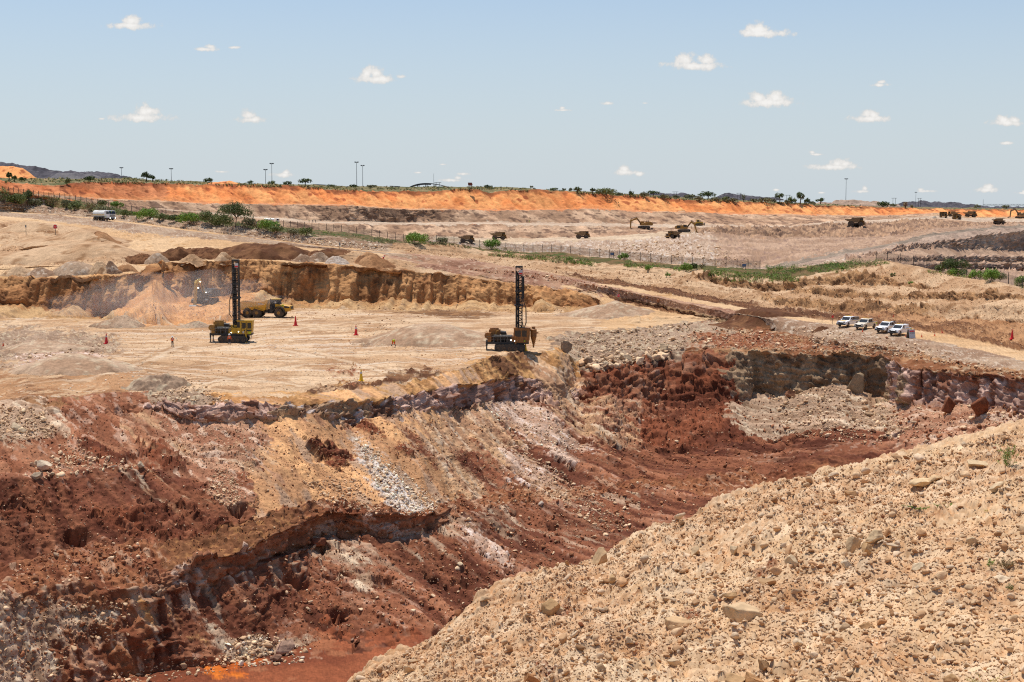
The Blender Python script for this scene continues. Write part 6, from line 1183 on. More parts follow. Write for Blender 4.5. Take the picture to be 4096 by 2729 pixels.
def arm_plate(mb, pts, w, y, th):
    """a boom or stick: a chain of tapered box sections through (x, z, half depth) stations"""
    up = [(a, b + d) for a, b, d in pts]; dn = [(a, b - d) for a, b, d in pts][::-1]; return mb.prism(up + dn, y - w / 2, y + w / 2)
def excavator(loc, rz, house_rz, boom, stick, bucket_rot, s, label, mat='yellowdirty', dark=False, group=None, lit=False):
    """boom, stick = lists of (x, z) in metres for a 6 m long machine; scaled by s"""
    root = empty('excavator', loc, rz, s); tag(root, label, 'excavator', group)
    track(root, 5.2, 1.1, .7, -1.5); track(root, 5.2, 1.1, .7, 1.5); MB().bb(-1.2, 1.2, -1.2, 1.2, .5, 1.15).build('undercarriage', M['dark'], root)
    hs = empty('house', (0, 0, 0), house_rz); hs.parent = root
    body = MB().prism([(-3.2, 1.3), (1.4, 1.3), (1.4, 2.3), (-.2, 2.5), (-.6, 3.0), (-3.0, 3.0), (-3.4, 2.6), (-3.4, 1.7)], -1.45, 1.45, inset=.08).build('engine_cover', M['dark'] if dark else M[mat], hs)
    MB().prism([(-3.9, 1.5), (-3.35, 1.3), (-3.35, 2.7), (-3.8, 2.6)], -1.5, 1.5, inset=.08).build('counterweight', M['dark'] if dark else M[mat], hs)
    MB().bb(-2.9, -1.4, -1.47, -1.44, 1.7, 2.7).build('grille', M['black'], hs)
    cab = MB().prism([(-.1, 1.35), (1.7, 1.35), (1.75, 2.2), (1.35, 3.25), (-.1, 3.3)], -1.5, -.45, inset=.05).build('cab', M['black'] if dark else M[mat], hs)
    MB().prism([(0.05, 2.15), (1.62, 2.1), (1.3, 3.1), (0.05, 3.12)], -1.53, -1.495).build('window', M['glass'], cab); MB().box((1.6, -.98, 2.6), (.03, .9, 1.0), (0, -.36, 0)).build('windscreen', M['glass'], cab)
    MB().cyl((-2.0, .6, 2.9), (-2.0, .6, 3.7), .1, n=8).cyl((-1.2, -.4, 2.9), (-1.2, -.4, 3.4), .14, n=8).build('exhaust', M['black'], hs)
    bp = [(boom[0][0], boom[0][1], .3), (boom[1][0], boom[1][1], .48), (boom[2][0], boom[2][1], .26)]
    bo = arm_plate(MB(), bp, .55, .3, 0).build('boom', M[mat], hs)
    MB().cyl((1.3, .05, 1.7), (boom[1][0] * .9 + .1, .05, boom[1][1] * .9), .12, n=8).cyl((1.3, .55, 1.7), (boom[1][0] * .9 + .1, .55, boom[1][1] * .9), .12, n=8).cyl((boom[1][0], .3, boom[1][1] + .62), (stick[0][0], .3, stick[0][1] + .3), .13, n=8).build('cylinder', M['black'], hs)
    sp = [(stick[0][0], stick[0][1], .26), ((boom[2][0]), boom[2][1], .36), (stick[1][0], stick[1][1], .18)]
    dx, dz = stick[1][0] - stick[0][0], stick[1][1] - stick[0][1]; L = math.hypot(dx, dz); nx, nz = -dz / L, dx / L
    MB().prism([(stick[0][0] + nx * .25, stick[0][1] + nz * .25), (boom[2][0] + nx * .35, boom[2][1] + nz * .35), (stick[1][0] + nx * .18, stick[1][1] + nz * .18), (stick[1][0] - nx * .18, stick[1][1] - nz * .18), (boom[2][0] - nx * .35, boom[2][1] - nz * .35), (stick[0][0] - nx * .25, stick[0][1] - nz * .25)], .05, .55).build('stick', M[mat], hs)
    e = stick[1]; ca, sa = math.cos(bucket_rot), math.sin(bucket_rot)
    pr = [(0.0, .15), (.75, .05), (1.05, -.35), (1.0, -.95), (.65, -1.3), (.15, -1.35), (-.45, -1.15), (-.3, -1.0), (.1, -1.1), (.55, -.75), (.5, -.35), (-.1, -.15)]
    MB().prism([(e[0] + a * ca - b * sa, e[1] + a * sa + b * ca) for a, b in pr], -.5, 1.1).build('bucket', M['dark'] if not dark else M['grey'], hs)
    if lit:
        for q in ((1.45, -.75, 3.3), (boom[1][0] + .3, .62, boom[1][1] - .2), (boom[1][0] + .2, -.02, boom[1][1] - .3), (1.3, .9, 2.35)): MB().cyl(q, (q[0] + .06, q[1], q[2]), .13, n=8).build('work_lamp', LAMP, hs)
    return root
# the house is an Empty between the thing and its parts: fold it away so that the parts hang straight on the machine
def flatten(root):
    bpy.context.view_layer.update()
    for ch in list(root.children):
        if ch.type == 'EMPTY':
            mt = ch.matrix_local.copy()
            for q in list(ch.children):
                q.parent = root; q.matrix_parent_inverse = Matrix.Identity(4); q.matrix_local = mt @ q.matrix_local
            bpy.data.objects.remove(ch)
    return root
B1, B2, B3 = (1.0, 1.9), (3.3, 5.2), (6.0, 4.6)
ge = hit(205, 303, 'c2', 'c3')
flatten(excavator(ge + Vector((0, 0, -.1)), math.radians(254), 0, [(1.0, 1.9), (2.8, 4.9), (4.3, 4.4)], [(4.0, 5.0), (5.0, -.2)], .3, 1.1, 'excavator with lit lamps digging at the foot of the sand cliff in dust', 'yellow', True, None, True))
g1 = hit(644, 228.4, 'wbase', 'tback'); flatten(excavator(g1, math.radians(185), 0, [(1.0, 1.9), (3.4, 4.6), (6.2, 3.4)], [(6.0, 4.2), (6.3, -.6)], -.15, 1.42, 'far excavator facing left with its arm hanging straight down to the bucket', 'yellowdirty'))
g2 = hit(684, 231.8, 'wbase', 'tfront'); flatten(excavator(g2, math.radians(-20), 0, [(1.0, 1.9), (3.2, 4.4), (4.6, 3.6)], [(4.3, 4.3), (6.0, -.7)], .2, 1.38, 'far excavator facing right standing behind the loaded haul truck', 'yellowdirty'))
g3 = hit(1021, 218.4, 'obase', 'wedge'); flatten(excavator(g3, math.radians(180), 0, [(1.0, 1.9), (3.4, 4.9), (5.6, 3.9)], [(5.3, 4.5), (5.9, .8)], .2, 1.7, 'far excavator against the orange bank at the right edge of the picture', 'steel2'))

def haul_truck(name='haul_truck'):
    """rigid mining truck, +x forward, 10 m long"""
    root = empty(name, (0, 0, 0)); 
    for y in (-2.3, 2.3): wheel(root, 2.6, y, 1.35, .95, 'dark')
    for y in (-1.55, -2.55, 1.55, 2.55): wheel(root, -2.3, y, 1.4, .9, 'dark')
    MB().bb(-3.6, 3.6, -.8, .8, 1.0, 1.9).cyl((-2.3, -2.4, 1.4), (-2.3, 2.4, 1.4), .5, n=10).cyl((2.6, -2.2, 1.35), (2.6, 2.2, 1.35), .35, n=10).build('chassis', M['dark'], root)
    nose = MB().bb(2.2, 4.6, -1.5, 1.5, 1.1, 3.0).bb(4.4, 5.0, -2.6, 2.6, .9, 1.6).build('hood', M['yellowdirty'], root); MB().bb(4.6, 4.68, -1.1, 1.1, 1.7, 2.9).build('radiator_grille', M['black'], nose)
    MB().bb(2.0, 4.7, -3.0, 3.0, 3.0, 3.15).build('platform', M['yellowdirty'], root)
    cab = MB().prism([(2.3, 3.15), (4.3, 3.15), (4.1, 4.5), (2.3, 4.6)], .6, 2.4, inset=.05).build('cab', M['yellowdirty'], root); MB().bb(4.15, 4.28, .8, 2.2, 3.5, 4.3).bb(2.6, 4.0, 2.39, 2.43, 3.5, 4.3).bb(2.6, 4.0, .57, .61, 3.5, 4.3).build('window', M['glass'], cab)
    out = [(-5.2, 3.55), (-1.6, 2.05), (1.7, 2.3), (2.0, 4.4), (4.6, 4.75), (4.6, 4.95), (1.9, 4.85), (-1.4, 4.75), (-1.9, 4.05), (-5.3, 3.95)]
    bed = MB().prism(out, -2.85, -2.6).prism(out, 2.6, 2.85).prism([(-5.2, 3.5), (-1.6, 2.0), (1.7, 2.25), (2.0, 4.5), (4.6, 4.75), (4.6, 4.9), (1.85, 4.7), (1.5, 2.55), (-1.55, 2.3), (-5.2, 3.75)], -2.7, 2.7)
    for k in range(4): bed.bb(-1.4 + k * .9, -1.2 + k * .9, -2.95, -2.84, 2.3, 4.7); bed.bb(-1.4 + k * .9, -1.2 + k * .9, 2.84, 2.95, 2.3, 4.7)
    bed.build('dump_body', M['steel2'], root)
    for y in (-1.9, 1.9): MB().cyl((5.0, y, 1.25), (5.06, y, 1.25), .16, n=8).build('headlight', M['band'], root)
    ld = MB()
    for y in (-1.8, -2.3): ld.cyl((5.0, y, .8), (4.3, y, 3.1), .05, n=5)
    for k in range(5): ld.cyl((4.95 - k * .14, -1.8, 1.0 + k * .42), (4.95 - k * .14, -2.3, 1.0 + k * .42), .04, n=4)
    ld.build('ladder', M['grey'], root); return root
PT = haul_truck(); first = [True]
def place_truck(x, y, px_len, rz, label, lo, hi, sl=0.0):
    o = PT if first[0] else copy_tree(PT); first[0] = False
    g = hit(x, y, lo, hi); L = abs(10.2 * math.cos(rz)) + abs(5.7 * math.sin(rz)); k = px_len * g.y / FPX / L
    o.location = g + Vector((0, .8, -.05)); o.rotation_euler = (0, sl, rz); o.scale = (k, k, k); tag(o, label, 'haul truck', 'haul trucks in the far quarry'); return o
R_ = math.radians
place_truck(466.5, 243.0, 17.5, R_(8), 'leftmost haul truck half hidden behind the fence and the sand mound', 'tback', 'rback')
place_truck(498.5, 239.8, 17.5, R_(6), 'haul truck with a green bush in front of its wheels', 'tback', 'tfront')
place_truck(582.2, 238.6, 16.5, R_(4), 'haul truck driving alone toward the far excavators', 'tback', 'tfront')
place_truck(673, 238.2, 17.5, R_(213), 'haul truck seen from its front being loaded below the far excavators', 'tback', 'rback')
place_truck(855.5, 226.8, 20, R_(-6), 'haul truck alone on the pale terrace left of the right ramp', 'wbase', 'tback')
place_truck(943.5, 217.6, 10.6, R_(250), 'haul truck left in the row of four, facing the camera', 'obase', 'wedge')
place_truck(953.5, 216.8, 13, R_(160), 'haul truck standing behind the row of four, half covered', 'obase', 'wedge')
place_truck(957, 219.4, 12, R_(235), 'haul truck standing in front in the row of four', 'obase', 'wedge')
place_truck(970.5, 217.4, 14, R_(-8), 'haul truck at the right end of the row of four, nose to the right', 'obase', 'wedge')

# articulated dump truck, +x forward
def adt(loc, rz, s):
    root = empty('articulated_truck', loc, rz, s); tag(root, 'yellow six wheeled dump truck with black fenders waiting behind the first drill rig', 'dump truck')
    for x in (3.2, -1.3, -3.2):
        for y in (-1.25, 1.25): wheel(root, x, y, .95, .75)
    MB().bb(-4.2, .8, -.5, .5, .9, 1.4).bb(.6, 1.3, -.35, .35, .8, 1.6).bb(1.2, 4.2, -.5, .5, .8, 1.4).build('chassis', M['dark'], root)
    out = [(-5.5, 2.0), (-4.6, 1.55), (-.2, 1.45), (.45, 1.6), (.9, 3.3), (.75, 3.6), (.2, 3.2), (-5.3, 3.1)]
    bd = MB().prism(out, -1.5, -1.35).prism(out, 1.35, 1.5).prism([(-5.5, 1.95), (-4.6, 1.5), (.4, 1.5), (.9, 3.5), (.7, 3.5), (.3, 1.7), (-4.6, 1.7), (-5.4, 2.1)], -1.4, 1.4)
    bd.bb(-5.3, .4, -1.56, -1.48, 3.02, 3.16).bb(-5.3, .4, 1.48, 1.56, 3.02, 3.16).cyl((-2.6, -1.6, 2.2), (.3, -1.6, 1.35), .09, n=6)
    body = bd.build('dump_body', M['ochre'], root); text_obj('lettering', 'BELL', .55, M['band'], body, (-.35, -1.56, 2.72), (math.pi / 2, 0, 0), .01)
    MB().prism([(-4.9, 2.9), (-3.6, 3.3), (-1.5, 3.15), (.2, 3.25), (.3, 2.9)], -1.3, 1.3).build('load', EARTH, root).data.color_attributes.new('Col', 'FLOAT_COLOR', 'POINT')
    me = [o for o in root.children if o.name.startswith('load')][0].data; me.color_attributes['Col'].data.foreach_set('color', np.tile(list(A(196, 146, 96)) + [1], len(me.vertices)).astype(np.float32))
    MB().bb(-5.75, -5.5, -1.3, 1.3, 2.0, 2.7).build('tailgate', M['band'], root)
    hood = MB().prism([(2.4, 1.3), (5.0, 1.25), (5.65, 1.45), (5.6, 1.7), (5.45, 2.3), (2.4, 2.75)], -1.15, 1.15, inset=.1).build('hood', M['ochre'], root)
    MB().prism([(4.3, 1.95), (5.3, 1.9), (5.25, 2.2), (4.3, 2.35)], -1.17, -1.14).build('vent', M['black'], hood); MB().bb(3.75, 4.2, -1.17, -1.14, 2.3, 2.6).build('marker_plate', M['lime'], hood); MB().bb(3.5, 4.0, -1.17, -1.14, 1.95, 2.15).build('notice', M['band'], hood); MB().bb(5.45, 5.6, -.9, .9, 1.5, 2.2).build('radiator_grille', M['black'], hood)
    cab = MB().prism([(1.55, 1.5), (3.2, 2.6), (2.95, 3.55), (1.6, 3.6), (1.2, 2.4)], -.95, .95, inset=.06).build('cab', M['black'], root)
    MB().prism([(1.65, 2.7), (3.0, 2.75), (2.85, 3.45), (1.7, 3.45)], -.975, -.94).build('window', M['glass'], cab); MB().bb(2.25, 2.6, -.985, -.975, 2.85, 3.2).build('sticker', M['band'], cab); MB().bb(1.5, 3.2, -.95, .95, 3.58, 3.72).build('roof', M['yellow'], cab)
    MB().cyl((3.0, -1.1, 3.2), (3.5, -1.35, 3.4), .03, n=5).bb(3.4, 3.5, -1.5, -1.2, 3.1, 3.6).build('mirror', M['black'], cab); MB().cyl((1.35, -.7, 2.4), (1.35, -.7, 3.75), .09, n=7).build('exhaust', M['black'], root)
    arc = [(3.2 + 1.3 * math.cos(a), .95 + 1.3 * math.sin(a)) for a in np.linspace(.25, 2.8, 12)]; inn = [(3.2 + 1.12 * math.cos(a), .95 + 1.12 * math.sin(a)) for a in np.linspace(2.8, .25, 12)]
    for y in (-1.25, 1.25): MB().prism(arc + inn, y - .42, y + .42).build('fender', M['black'], root)
    MB().bb(1.3, 1.9, -1.2, -.7, 1.0, 2.3).cyl((.9, -.5, 1.2), (1.4, -.5, 1.7), .15, n=8).build('fuel_tank', M['black'], root); return root
adt(hit(264, 317.6, 'c2', 'rt') + Vector((0, 1.5, 0)), R_(-7), 1.06)

def tanker(loc, rz, s, label, lit):
    root = empty('water_tanker', loc, rz, s); tag(root, label, 'tanker truck')
    for x in (3.0, 1.6, -2.0, -3.3):
        for y in (-1.0, 1.0): wheel(root, x, y, .52, .38, 'dark')
    MB().bb(-4.4, 4.2, -.45, .45, .6, .95).build('chassis', M['dark'], root)
    prof = [(.2, 0), (.85, .05), (1.05, .2), (1.05, 5.7), (.85, 5.85), (.2, 5.9)]
    tk = MB().lathe((-4.3, 0, 2.05), prof, 22, (1, 0, 0)).build('tank', M['cream'], root)
    MB().bb(-4.2, 1.5, -1.08, -1.03, 1.68, 1.78).build('stripe', M['coneyel'], tk); MB().bb(-2.2, .6, -.3, .3, 3.05, 3.2).build('walkway', M['grey'], tk)
    cab = MB().prism([(2.0, .8), (4.25, .75), (4.3, 1.9), (4.05, 2.95), (2.15, 3.0)], -1.2, 1.2, inset=.08).build('cab', M['white'], root)
    MB().box((4.2, 0, 2.35), (.06, 2.1, .85), (0, -.22, 0)).build('windscreen', M['glass'], cab); MB().prism([(2.9, 1.95), (4.0, 1.9), (3.9, 2.7), (2.95, 2.75)], -1.225, -1.19).prism([(2.9, 1.95), (4.0, 1.9), (3.9, 2.7), (2.95, 2.75)], 1.19, 1.225).build('window', M['glass'], cab)
    gr = MB()
    for k in range(4): gr.bb(4.27, 4.34, -.9, .9, 1.1 + k * .18, 1.2 + k * .18)
    gr.build('radiator_grille', M['grey'], cab); MB().bb(4.2, 4.45, -1.2, 1.2, .45, .85).build('bumper', M['grey'], root); MB().bb(2.5, 2.9, -1.24, -1.2, 1.0, 1.4).build('marker_plate', M['lime'], cab); MB().bb(4.24, 4.3, -.4, -.1, 2.5, 2.75).build('sticker', M['lime'], cab)
    for y in (-.95, .95): MB().cyl((4.42, y, .7), (4.48, y, .7), .12, n=8).build('headlight', LAMP if lit else M['band'], root)
    MB().bb(4.2, 4.35, -1.5, -1.3, 2.0, 2.6).bb(4.2, 4.35, 1.3, 1.5, 2.0, 2.6).build('mirror', M['black'], cab); MB().bb(-4.6, 1.6, -1.05, -.5, 1.0, 1.12).build('side_bar', M['grey'], root); return root
gt = hit(103, 220.6, 'crest', 'r2b'); tanker(gt + Vector((0, 1, .1)), R_(-38), 1.04 * gt.y / 455, 'white water tanker with lit headlights driving down the upper left road', True)
gt = hit(271.5, 222.6, 'shelf', 'fence'); kt = 15.5 * gt.y / FPX / 8.9; tanker(gt + Vector((0, 0, -.6 * kt)), R_(8), kt, 'far white tanker half hidden behind green bushes right of the large acacia', False)
# bulldozer
gd = hit(699, 225.8, 'shelf', 'wedge'); kd = 13.3 * gd.y / FPX / 8.4; bd_ = empty('bulldozer', gd, R_(4), kd); tag(bd_, 'yellow bulldozer with a raised blade on the upper terrace right of the excavators', 'bulldozer')
for y in (-1.2, 1.2): track(bd_, 4.6, 1.5, .65, y)
MB().prism([(-1.0, 1.0), (2.4, 1.0), (2.5, 2.3), (-1.0, 2.5)], -.9, .9, inset=.06).bb(-2.6, -1.0, -1.0, 1.0, 1.2, 2.3).build('body', M['yellow'], bd_)
cb = MB().bb(-1.6, .1, -.85, .85, 2.3, 3.7).bb(-1.75, .25, -1.0, 1.0, 3.7, 3.85).build('cab', M['yellow'], bd_); MB().bb(-1.4, -.1, -.87, -.85, 2.6, 3.5).bb(.1, .13, -.7, .7, 2.6, 3.5).build('window', M['glass'], cb)
MB().prism([(3.2, .2), (3.5, .3), (3.3, 1.0), (3.55, 1.9), (3.3, 1.95), (3.05, 1.1)], -2.0, 2.0).build('blade', M['grey'], bd_); MB().bb(0, 3.2, -1.75, -1.5, .5, .8).bb(0, 3.2, 1.5, 1.75, .5, .8).build('push_arm', M['yellowdirty'], bd_)
MB().prism([(-3.9, .9), (-2.6, 1.2), (-2.6, 2.2), (-3.6, 2.3)], -.5, .5).build('ripper', M['yellowdirty'], bd_); MB().cyl((1.0, .3, 2.4), (1.0, .3, 3.5), .1, n=7).cyl((1.8, -.3, 2.3), (1.8, -.3, 3.1), .12, n=7).build('exhaust', M['black'], bd_)

# pickups, +x forward
def pickup(loc, rz, label, kind):
    root = empty('pickup_truck', loc, rz); tag(root, label, 'pickup', 'white pickups parked on the haul road')
    for x in (1.55, -1.53):
        for y in (-.8, .8): wheel(root, x, y, .39, .27, 'grey')
    body = [(-2.6, .55), (-2.58, 1.12), (-.45, 1.14), (.75, 1.14), (1.2, 1.12), (2.35, .98), (2.6, .75), (2.62, .45), (1.98, .42), (1.95, .7), (1.75, .84), (1.38, .84), (1.15, .7), (1.1, .4), (-1.1, .4), (-1.14, .7), (-1.32, .84), (-1.74, .84), (-1.95, .7), (-2.0, .45), (-2.6, .5)]
    wh = M['dusty'] if kind == 'roll' else M['white']; MB().prism(body, -.92, .92, inset=.05).build('body', wh, root)
    back = -1.05 if kind != 'single' else -.35
    cabp = [(back, 1.12), (1.15, 1.12), (.45, 1.74), (.2, 1.8), (back + .25, 1.8), (back, 1.7)]
    cab = MB().prism(cabp, -.82, .82, inset=.09).build('cab', wh, root)
    MB().box((.83, 0, 1.44), (.03, 1.42, .72), (0, -.845, 0)).build('windscreen', M['glass'], cab)
    for s_ in (-1, 1):
        if kind != 'single': MB().prism([(back + .12, 1.2), (-.12, 1.2), (-.12, 1.68), (back + .22, 1.68)], s_ * .825 - .012, s_ * .825 + .012).build('side_window', M['glass'], cab)
        MB().prism([(-.02, 1.2), (.82, 1.2), (.35, 1.68), (-.02, 1.68)], s_ * .825 - .012, s_ * .825 + .012).build('side_window', M['glass'], cab)
        MB().bb(.75, .9, s_ * .95 - .1, s_ * .95 + .1, 1.15, 1.33).build('mirror', M['white'], cab)
        MB().bb(-2.3, 1.0, s_ * .925 - .006, s_ * .925 + .006, 1.02, 1.07).build('stripe', M['coneyel'], root)
        MB().lathe((-2.3, s_ * .925, .88), [(.2, -.012), (.2, .012)], 14, (0, 1, 0)).build('marker_plate', M['lime'], root)
        MB().box((2.47, s_ * .62, .86), (.2, .4, .15), (0, .2, s_ * -.2)).build('headlight', M['chrome'], root)
    MB().bb(2.56, 2.64, -.5, .5, .62, .86).build('radiator_grille', M['black'], root); MB().bb(2.5, 2.74, -.9, .9, .38, .6).build('bumper', M['black'] if kind in ('bull', 'single', 'box') else M['grey'], root)
    MB().bb(1.3, 2.2, -.5, .5, 1.06, 1.1).build('hood_marking', M['coneyel'], root) if kind == 'box' else None
    MB().bb(-.3, .0, -.6, .6, 1.82, 1.88).build('beacon_bar', M['coneyel'], root)
    MB().bb(-2.5, back - .05, -.75, .75, 1.0, 1.135).build('load_bed', M['black'], root)
    if kind == 'box': MB().bb(-2.5, back - .08, -.86, .86, 1.14, 1.62).build('canopy', M['grey'], root)
    if kind == 'roll':
        rb = MB()
        for y in (-.7, .7): rb.tube([(back - .05, y, 1.12), (back - .15, y, 1.75), (back - .9, y, 1.15)], .035, 6)
        rb.cyl((back - .15, -.7, 1.75), (back - .15, .7, 1.75), .035, n=6).build('roll_bar', M['chrome'], root)
    if kind == 'bull':
        rk = MB().bb(-2.4, back - .1, -.8, .8, 1.6, 1.66)
        for x in (-2.3, back - .2):
            for y in (-.75, .75): rk.cyl((x, y, 1.1), (x, y, 1.62), .03, n=5)
        rk.bb(-2.1, -1.2, -.4, .4, 1.66, 1.74).build('ladder_rack', M['black'], root); MB().cyl((2.75, -.5, .55), (2.75, .5, .55), .05, n=6).build('bull_bar', M['black'], root)
    if kind == 'single':
        MB().prism([(-1.75, 1.13), (-.45, 1.13), (-.45, 1.75), (-1.6, 1.78)], -.8, .8, inset=.05).build('tool_box', M['white'], root)
        MB().tube([(2.72, -.6, .5), (2.78, -.6, 1.0), (2.78, .6, 1.0), (2.72, .6, .5)], .04, 6).build('bull_bar', M['black'], root)
    MB().bb(.25, .48, -.935, -.925, .78, .98).build('door_emblem', M['red'] if kind == 'single' else M['dark'], root)
    MB().bb(-.15, .2, -.935, -.925, .86, .92).bb(-.15, .15, -.935, -.925, .76, .81).build('door_lettering', M['grey'], root)
    return root
for x, y, k, lab in [(848.5, 329.4, 'box', 'white double cab pickup with a grey load box, leftmost of the four'), (866, 330.4, 'roll', 'white double cab pickup with a chrome roll bar, dusty beige flank'), (887.2, 333.2, 'bull', 'white double cab pickup with a black ladder rack and black bumper'), (900.2, 336.0, 'single', 'white single cab pickup with a white tool box and red door emblem')]:
    g = hit(x, y, 'b6', 'r1f'); pickup(g + Vector((0, .3, .02)), R_(180 + 48), lab, k)
g = hit(945.5, 217.2, 'obase', 'wedge'); g = hit(934.6, 218.2, 'obase', 'wedge'); o = copy_tree(next(q for q in bpy.data.objects if q.name == 'pickup_truck.001')); o.location = g; kk = 4.4 * g.y / FPX / 4.4; o.scale = (kk, kk, kk); tag(o, 'tiny white pickup beside the row of four haul trucks', 'pickup', None)
if 'group' in o: del o['group']
gx = hit(998.8, 224.0, 'obase', 'd1t'); o = haul_truck('dump_truck'); kk = 12 * gx.y / FPX / 10.2; o.location = gx; o.scale = (kk, kk, kk); o.rotation_euler = (0, 0, R_(18)); tag(o, 'dark dump truck driving alone up the grey ramp at the right', 'dump truck')
# ------------------------------------------------------------------ people
def person(loc, rz, label, shirt, trousers, helmet, pose='stand', s=1.0, parts=True):
    root = empty('person', loc, rz, s); tag(root, label, 'person')
    J = {'pelvis': (0, 0, .95, .15, .11), 'waist': (0, 0, 1.1, .145, .1), 'chest': (0, 0, 1.33, .18, .12), 'neck': (0, 0, 1.52, .06, .06), 'head': (0, 0, 1.64, .09, .1), 'crown': (0, 0, 1.73, .07, .08)}
    if pose == 'bend': J = {'pelvis': (0, 0, .82, .15, .12), 'waist': (0, -.16, .93, .145, .11), 'chest': (0, -.38, .98, .18, .13), 'neck': (0, -.53, .98, .06, .06), 'head': (0, -.64, .97, .09, .1), 'crown': (0, -.72, .98, .07, .08)}
    E = [('pelvis', 'waist'), ('waist', 'chest'), ('chest', 'neck'), ('neck', 'head'), ('head', 'crown')]
    for sd, nm in ((-1, 'l'), (1, 'r')):
        fw = .17 if pose == 'bend' else .1
        J['hip' + nm] = (sd * .1, 0, J['pelvis'][2] - .06, .095, .1); J['knee' + nm] = (sd * fw, -.03 - (.1 if pose == 'bend' else 0), .49, .07, .075); J['ank' + nm] = (sd * (fw + .02 + (.14 if pose == 'bend' else 0)), .02, .09, .05, .05); J['toe' + nm] = (sd * (fw + .03 + (.14 if pose == 'bend' else 0)), -.15, .045, .045, .04)
        c = J['chest']; J['sh' + nm] = (sd * .2, c[1], c[2] + .07 - (.05 if pose == 'bend' else 0), .07, .07)
        if pose == 'bend': el, wr, ha = (sd * .22, c[1] - .05, .72, .045, .045), (sd * .1, c[1] - .1, .48, .035, .035), (sd * .06, c[1] - .1, .4, .035, .03)
        elif pose == 'hold': el, wr, ha = (sd * .27, .02, 1.12, .045, .045), (sd * .2, -.2, 1.0, .035, .035), (sd * .15, -.28, 1.0, .035, .03)
        else: el, wr, ha = (sd * .27, .03, 1.13, .045, .045), (sd * .29, -.05, .88, .035, .035), (sd * .29, -.07, .8, .035, .03)
        J['el' + nm], J['wr' + nm], J['ha' + nm] = el, wr, ha
        E += [('pelvis', 'hip' + nm), ('hip' + nm, 'knee' + nm), ('knee' + nm, 'ank' + nm), ('ank' + nm, 'toe' + nm), ('chest', 'sh' + nm), ('sh' + nm, 'el' + nm), ('el' + nm, 'wr' + nm), ('wr' + nm, 'ha' + nm)]
        hx, hy, hz, _, _ = ha
        for q in range(5):
            k = f'f{q}' + nm; ax = sd * (.03 - .015 * q) if q < 4 else -sd * .05; J[k] = (hx + ax, hy - .02, hz - (.075 + .01 * (q in (1, 2)) if q < 4 else .03), .009, .009); E.append(('ha' + nm, k))
    names = list(J); me = bpy.data.meshes.new('body'); me.from_pydata([J[k][:3] for k in names], [(names.index(a), names.index(b)) for a, b in E], []); o = bpy.data.objects.new('body', me); COL.objects.link(o)
    md = o.modifiers.new('skin', 'SKIN'); sv = me.skin_vertices[0].data if me.skin_vertices else None
    if sv is None:
        bpy.context.view_layer.objects.active = o; bpy.ops.mesh.customdata_skin_add(); sv = me.skin_vertices[0].data
    for i, k in enumerate(names): sv[i].radius = J[k][3:5]; sv[i].use_root = (k == 'pelvis')
    md.use_smooth_shade = True; ss = o.modifiers.new('sub', 'SUBSURF'); ss.levels = ss.render_levels = 1
    me2 = bpy.data.meshes.new_from_object(o.evaluated_get(bpy.context.evaluated_depsgraph_get())); bpy.data.objects.remove(o); me2.materials.clear()
    for m_ in (M[trousers], M[shirt], M['skin'], M['black']): me2.materials.append(m_)
    zt = J['pelvis'][2] + .03; hd = Vector(J['head'][:3]); hands = [Vector(J['ha' + n][:3]) for n in 'lr']
    for pl in me2.polygons:
        c = pl.center; pl.material_index = 0
        if (c.z > zt) or (pose == 'bend' and c.y < -.1 and c.z > .42) or any((c - Vector(J[k + n][:3])).length < .14 for k in ('el', 'wr') for n in 'lr'): pl.material_index = 1
        if (c - hd).length < .16 or any((c - h).length < .07 for h in hands): pl.material_index = 2
        if c.z < .1: pl.material_index = 3
    b = bpy.data.objects.new('body', me2); COL.objects.link(b); b.parent = root
    if parts:
        h0 = hd + Vector((0, -.02 if pose == 'bend' else 0, .03)); ax = (0, -.95, .3) if pose == 'bend' else (0, 0, 1)
        MB().lathe(h0, [(.19, .0), (.15, .02), (.145, .06), (.12, .12), (.05, .155), (.01, .16)], 14, ax).build('helmet', M[helmet], root)
        f = hd + Vector((0, -.095, 0))
        if pose != 'bend':
            MB().box(f + Vector((-.035, 0, .01)), (.02, .02, .012)).box(f + Vector((.035, 0, .01)), (.02, .02, .012)).build('eye', M['black'], root); MB().box(f + Vector((0, -.01, -.02)), (.02, .035, .04)).build('nose', M['skin'], root); MB().box(f + Vector((0, 0, -.06)), (.045, .015, .01)).build('mouth', M['rust'], root)
        if pose == 'bend': MB().bb(-.14, -.09, -.25, -.05, .8, .84).build('reflective_band', M['band'], root)
        else:
            cz = J['chest'][2]; st = MB().box((0, .125, cz), (.06, .012, .4), (0, .6, 0)).box((0, .125, cz), (.06, .012, .4), (0, -.6, 0)).box((0, -.125, cz), (.06, .012, .4), (0, .6, 0)).box((0, -.125, cz), (.06, .012, .4), (0, -.6, 0))
            for n in 'lr': st.cyl((J['knee' + n][0], J['knee' + n][1], .36), (J['knee' + n][0], J['knee' + n][1], .42), .085, n=10)
            st.build('reflective_band', M['band'], root)
    return root
g = hit(172.5, 347, 'c3', 'edge'); person(g, R_(35), 'worker in orange shirt, dark trousers and white helmet standing alone left of the drill rig', 'hivis', 'navy', 'white', 'hold', 1.02)
g = hit(229.5, 344.6, 'c3', 'edge'); person(g, R_(180), 'worker in orange vest with a white cross standing right in front of the drill rig', 'hivis', 'navy', 'white', 'stand', 1.02)
g = hit(393.5, 346.8, 'c3', 'edge'); pb = person(g, R_(8), 'worker with a lime helmet and orange shirt bending down with legs apart', 'hivis', 'navy', 'lime', 'bend', 1.12)
